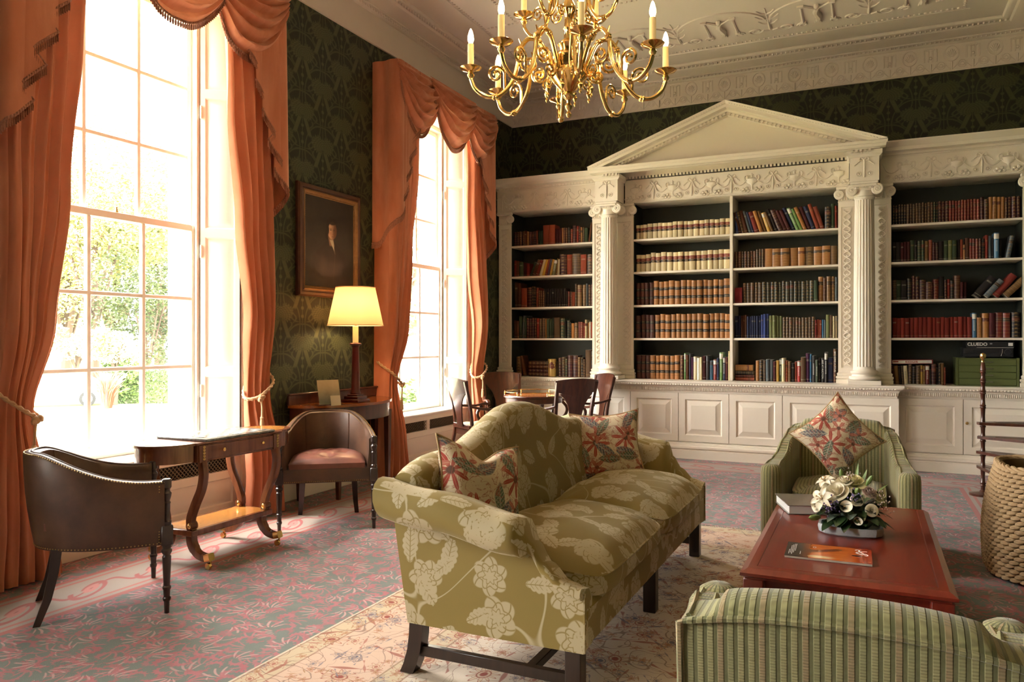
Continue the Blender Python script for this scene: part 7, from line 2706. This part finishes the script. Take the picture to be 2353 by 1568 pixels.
def crown(rg, c, r, n, s_, flat=1.0):
    m = MB()
    blobs = []
    for k in range(9):
        blobs.append((c[0] + rg.uniform(-.6, .6) * r[0], c[1] + rg.uniform(-.6, .6) * r[1], c[2] + rg.uniform(-.55, .6) * r[2], rg.uniform(.35, .6)))
    for k in range(n):
        b = rg.choice(blobs)
        d = Vector((rg.gauss(0, 1), rg.gauss(0, 1), rg.gauss(0, 1))).normalized() * rg.uniform(.6, 1.0)
        p = Vector((b[0] + d.x * r[0] * b[3], b[1] + d.y * r[1] * b[3], b[2] + d.z * r[2] * b[3]))
        u = Vector((rg.gauss(0, 1), rg.gauss(0, 1), rg.gauss(0, .6))).normalized(); w = u.orthogonal().normalized()
        k1 = s_ * rg.uniform(.6, 1.3)
        q = [p - u * k1, p - w * k1 * .45, p + u * k1, p + w * k1 * .45]
        m.add(q, [(0, 1, 2, 3)])
    return m
def tree(name, label, px, dist, h0, h1, wid, mat, seed, n=2600, s_=.32, trunk=True):
    x, y = gpos(px, dist); rg = random.Random(seed)
    t = thing(name, label, 'tree' if 'tree' in name else 'shrub', (x, y, GZ), 0, 'garden planting outside the windows')
    stuff(crown(rg, (0, 0, (h0 + h1) / 2), (wid, wid, (h1 - h0) / 2), n, s_).obj('foliage', mat, t, flat=True))
    if trunk:
        tr = MB(); tr.tube([(0, 0, 0), (.1, 0, h0 * .5 + .3), (.0, .1, (h0 + h1) / 2)], [wid * .07, wid * .055, wid * .03], 8)
        for k in range(5):
            a = 2 * pi * k / 5; tr.tube([(0, 0, h0 * .6 + .4), (wid * .35 * cos(a), wid * .35 * sin(a), lerp(h0, h1, .55))], [wid * .035, wid * .012], 6)
        tr.obj('trunk', M_bark, t)
tree('spring_tree', 'tall pale green tree left in the window', 150, 46, 2.5, 15.0, 5.6, M_l2, 1, 20000, .12)
tree('spring_tree', 'tall pale green tree in the middle of the window', 265, 50, 3.0, 15.5, 6.2, M_l1, 2, 22000, .125)
tree('copper_tree', 'reddish copper leaved tree in the window', 215, 42, 4.5, 12.0, 4.2, M_l2, 3, 13000, .11)
tree('spring_tree', 'pale green tree at the right of the window', 365, 47, 2.5, 16.5, 6.0, M_l1, 4, 22000, .125)
tree('evergreen_tree', 'dark evergreen behind the blossoming shrubs', 335, 41, .8, 7.5, 2.6, M_l5, 5, 9000, .10)
tree('spring_tree', 'distant tree beyond the lawn left of the window', 40, 50, 3.0, 15.0, 6.5, M_l1, 6, 6000, .24)
tree('spring_tree', 'tall tree beyond the window nearest the bookcases', 905, 40, 2.0, 12.0, 5.0, M_l1, 7, 2600, .30)
tree('blossom_shrub', 'white blossoming shrub above the parked car', 175, 36.5, 1.6, 3.6, 1.6, M_l3, 8, 2600, .09)
tree('blossom_shrub', 'white blossoming shrub in the middle of the garden', 265, 33.0, 1.7, 3.5, 1.4, M_l3, 9, 2600, .09)
tree('low_shrub', 'green shrub under the blossom', 300, 34.0, .1, 2.2, 1.1, M_l4, 10, 1500, .11)
tree('low_shrub', 'green shrub seen through the window nearest the bookcases', 930, 22, .0, 1.9, 1.2, M_l4, 14, 1000, .11)
def hedge():
    x, y = gpos(365, 34.5); rg = random.Random(12)
    t = thing('hedge', 'clipped green hedge at the edge of the lawn', 'hedge', (x, y, GZ), YAW + radians(8))
    stuff(MB().box(-1.6, 4.0, -.6, .6, 0, 1.35).obj('core', M_l5, t))
    m = MB()
    for k in range(4500):
        f = rg.random()
        if f < .7: p = Vector((rg.uniform(-1.65, 4.0), -.62 + rg.uniform(-.05, .08), rg.uniform(0, 1.45)))
        elif f < .9: p = Vector((rg.uniform(-1.65, 4.0), rg.uniform(-.6, .6), 1.38 + rg.uniform(-.05, .1)))
        else: p = Vector((-1.63 + rg.uniform(-.05, .06), rg.uniform(-.6, .6), rg.uniform(0, 1.4)))
        u = Vector((rg.gauss(0, 1), rg.gauss(0, 1), rg.gauss(0, 1))).normalized(); w = u.orthogonal().normalized(); s_ = rg.uniform(.05, .10)
        m.add([p - u * s_, p - w * s_ * .5, p + u * s_, p + w * s_ * .5], [(0, 1, 2, 3)])
    stuff(m.obj('foliage', M_l4, t, flat=True))
hedge()
def phormium():
    x, y = gpos(245, 31.5); rg = random.Random(6)
    t = thing('flax_clump', 'reddish spiky flax clump beside the parked car', 'plant', (x, y, GZ))
    M_f = material('flax_leaf', color=(.20, .10, .06, 1), rough=.6)
    m = MB()
    for k in range(110):
        a = rg.uniform(0, 2 * pi); L = rg.uniform(.9, 1.75); sp = rg.uniform(.15, .75)
        pts = [(0.18 * cos(a), .18 * sin(a), 0), (sp * .5 * cos(a), sp * .5 * sin(a), L * .6), (sp * 1.2 * cos(a), sp * 1.2 * sin(a), L * rg.uniform(.8, 1.0))]
        m.tube(catmull(pts, 3), [.035, .035, .034, .03, .026, .018, .004], 4, flat=(1, .2, 1))
    stuff(m.obj('leaves', M_f, t))
phormium()
def car():
    x, y = gpos(120, 32.5)
    t = thing('parked_car', 'white car parked on the drive outside the window', 'car', (x, y, GZ), YAW + radians(28))
    M_cp = material('white_car_paint', color=(.72, .72, .70, 1), rough=.25, coat=.6)
    M_cg = material('car_glass', color=(.02, .035, .04, 1), rough=.05, coat=.5)
    M_ty = material('tyre', color=(.015, .015, .016, 1), rough=.8)
    # lower body: side profile lofted across the width
    prof = [(-2.1, .35), (-2.12, .62), (-2.0, .80), (-1.05, .95), (1.75, .98), (2.05, .90), (2.12, .6), (2.08, .35)]
    rings = []
    for yy, s_ in ((-.84, .96), (-.80, 1.0), (.80, 1.0), (.84, .96)):
        rings.append([(px * s_, yy, .35 + (pz - .35) * s_) for px, pz in prof])
    MB().loft(rings).obj('body', M_cp, t, sharp=40)
    cab = [(-1.05, .95), (-.25, 1.44), (1.0, 1.46), (1.72, .98)]
    rings = [[(px, yy * (1 - .16 * (pz - .95) / .5), pz) for px, pz in cab] for yy in (-.78, .78)]
    MB().loft(rings).obj('cabin', M_cg, t, sharp=30)
    rf = MB(); rf.loft([[(-.30, yy, 1.43), (.3, yy, 1.475), (1.03, yy, 1.46), (1.03, yy, 1.43)] for yy in (-.66, .66)]); rf.obj('roof', M_cp, t)
    for (xa, za, xb, zb) in ((-1.07, .95, -.27, 1.45), (.32, .96, .30, 1.46), (1.74, .98, 1.02, 1.46)):
        for sy in (-1, 1): MB().tube([(xa, sy * .785, za), (xb, sy * .665, zb)], .04, 6).obj('pillar', M_cp, t)
    for xx in (-1.3, 1.32):
        for sy in (-1, 1):
            w = MB().lathe([(.20, -.10), (.31, -.09), (.32, 0), (.31, .09), (.20, .10)], 22); w.xf(Matrix.Translation((xx, sy * .78, .32)) @ FRONT); wo = w.obj('wheel', M_ty, t)
            hb = MB().lathe([(.02, -.11), (.19, -.105), (.19, .105), (.02, .11)], 16); hb.xf(Matrix.Translation((xx, sy * .78, .32)) @ FRONT); hb.obj('hub', M_steel, wo)
    for sy in (-1, 1):
        MB().ball((-2.03, sy * .58, .68), .13, 8, 6, sc=(.4, 1.2, .7)).obj('headlamp', M_steel, t)
        MB().ball((-.78, sy * .90, 1.0), .08, 8, 6, sc=(.7, 1.2, .8)).obj('wing_mirror', M_cp, t)
car()
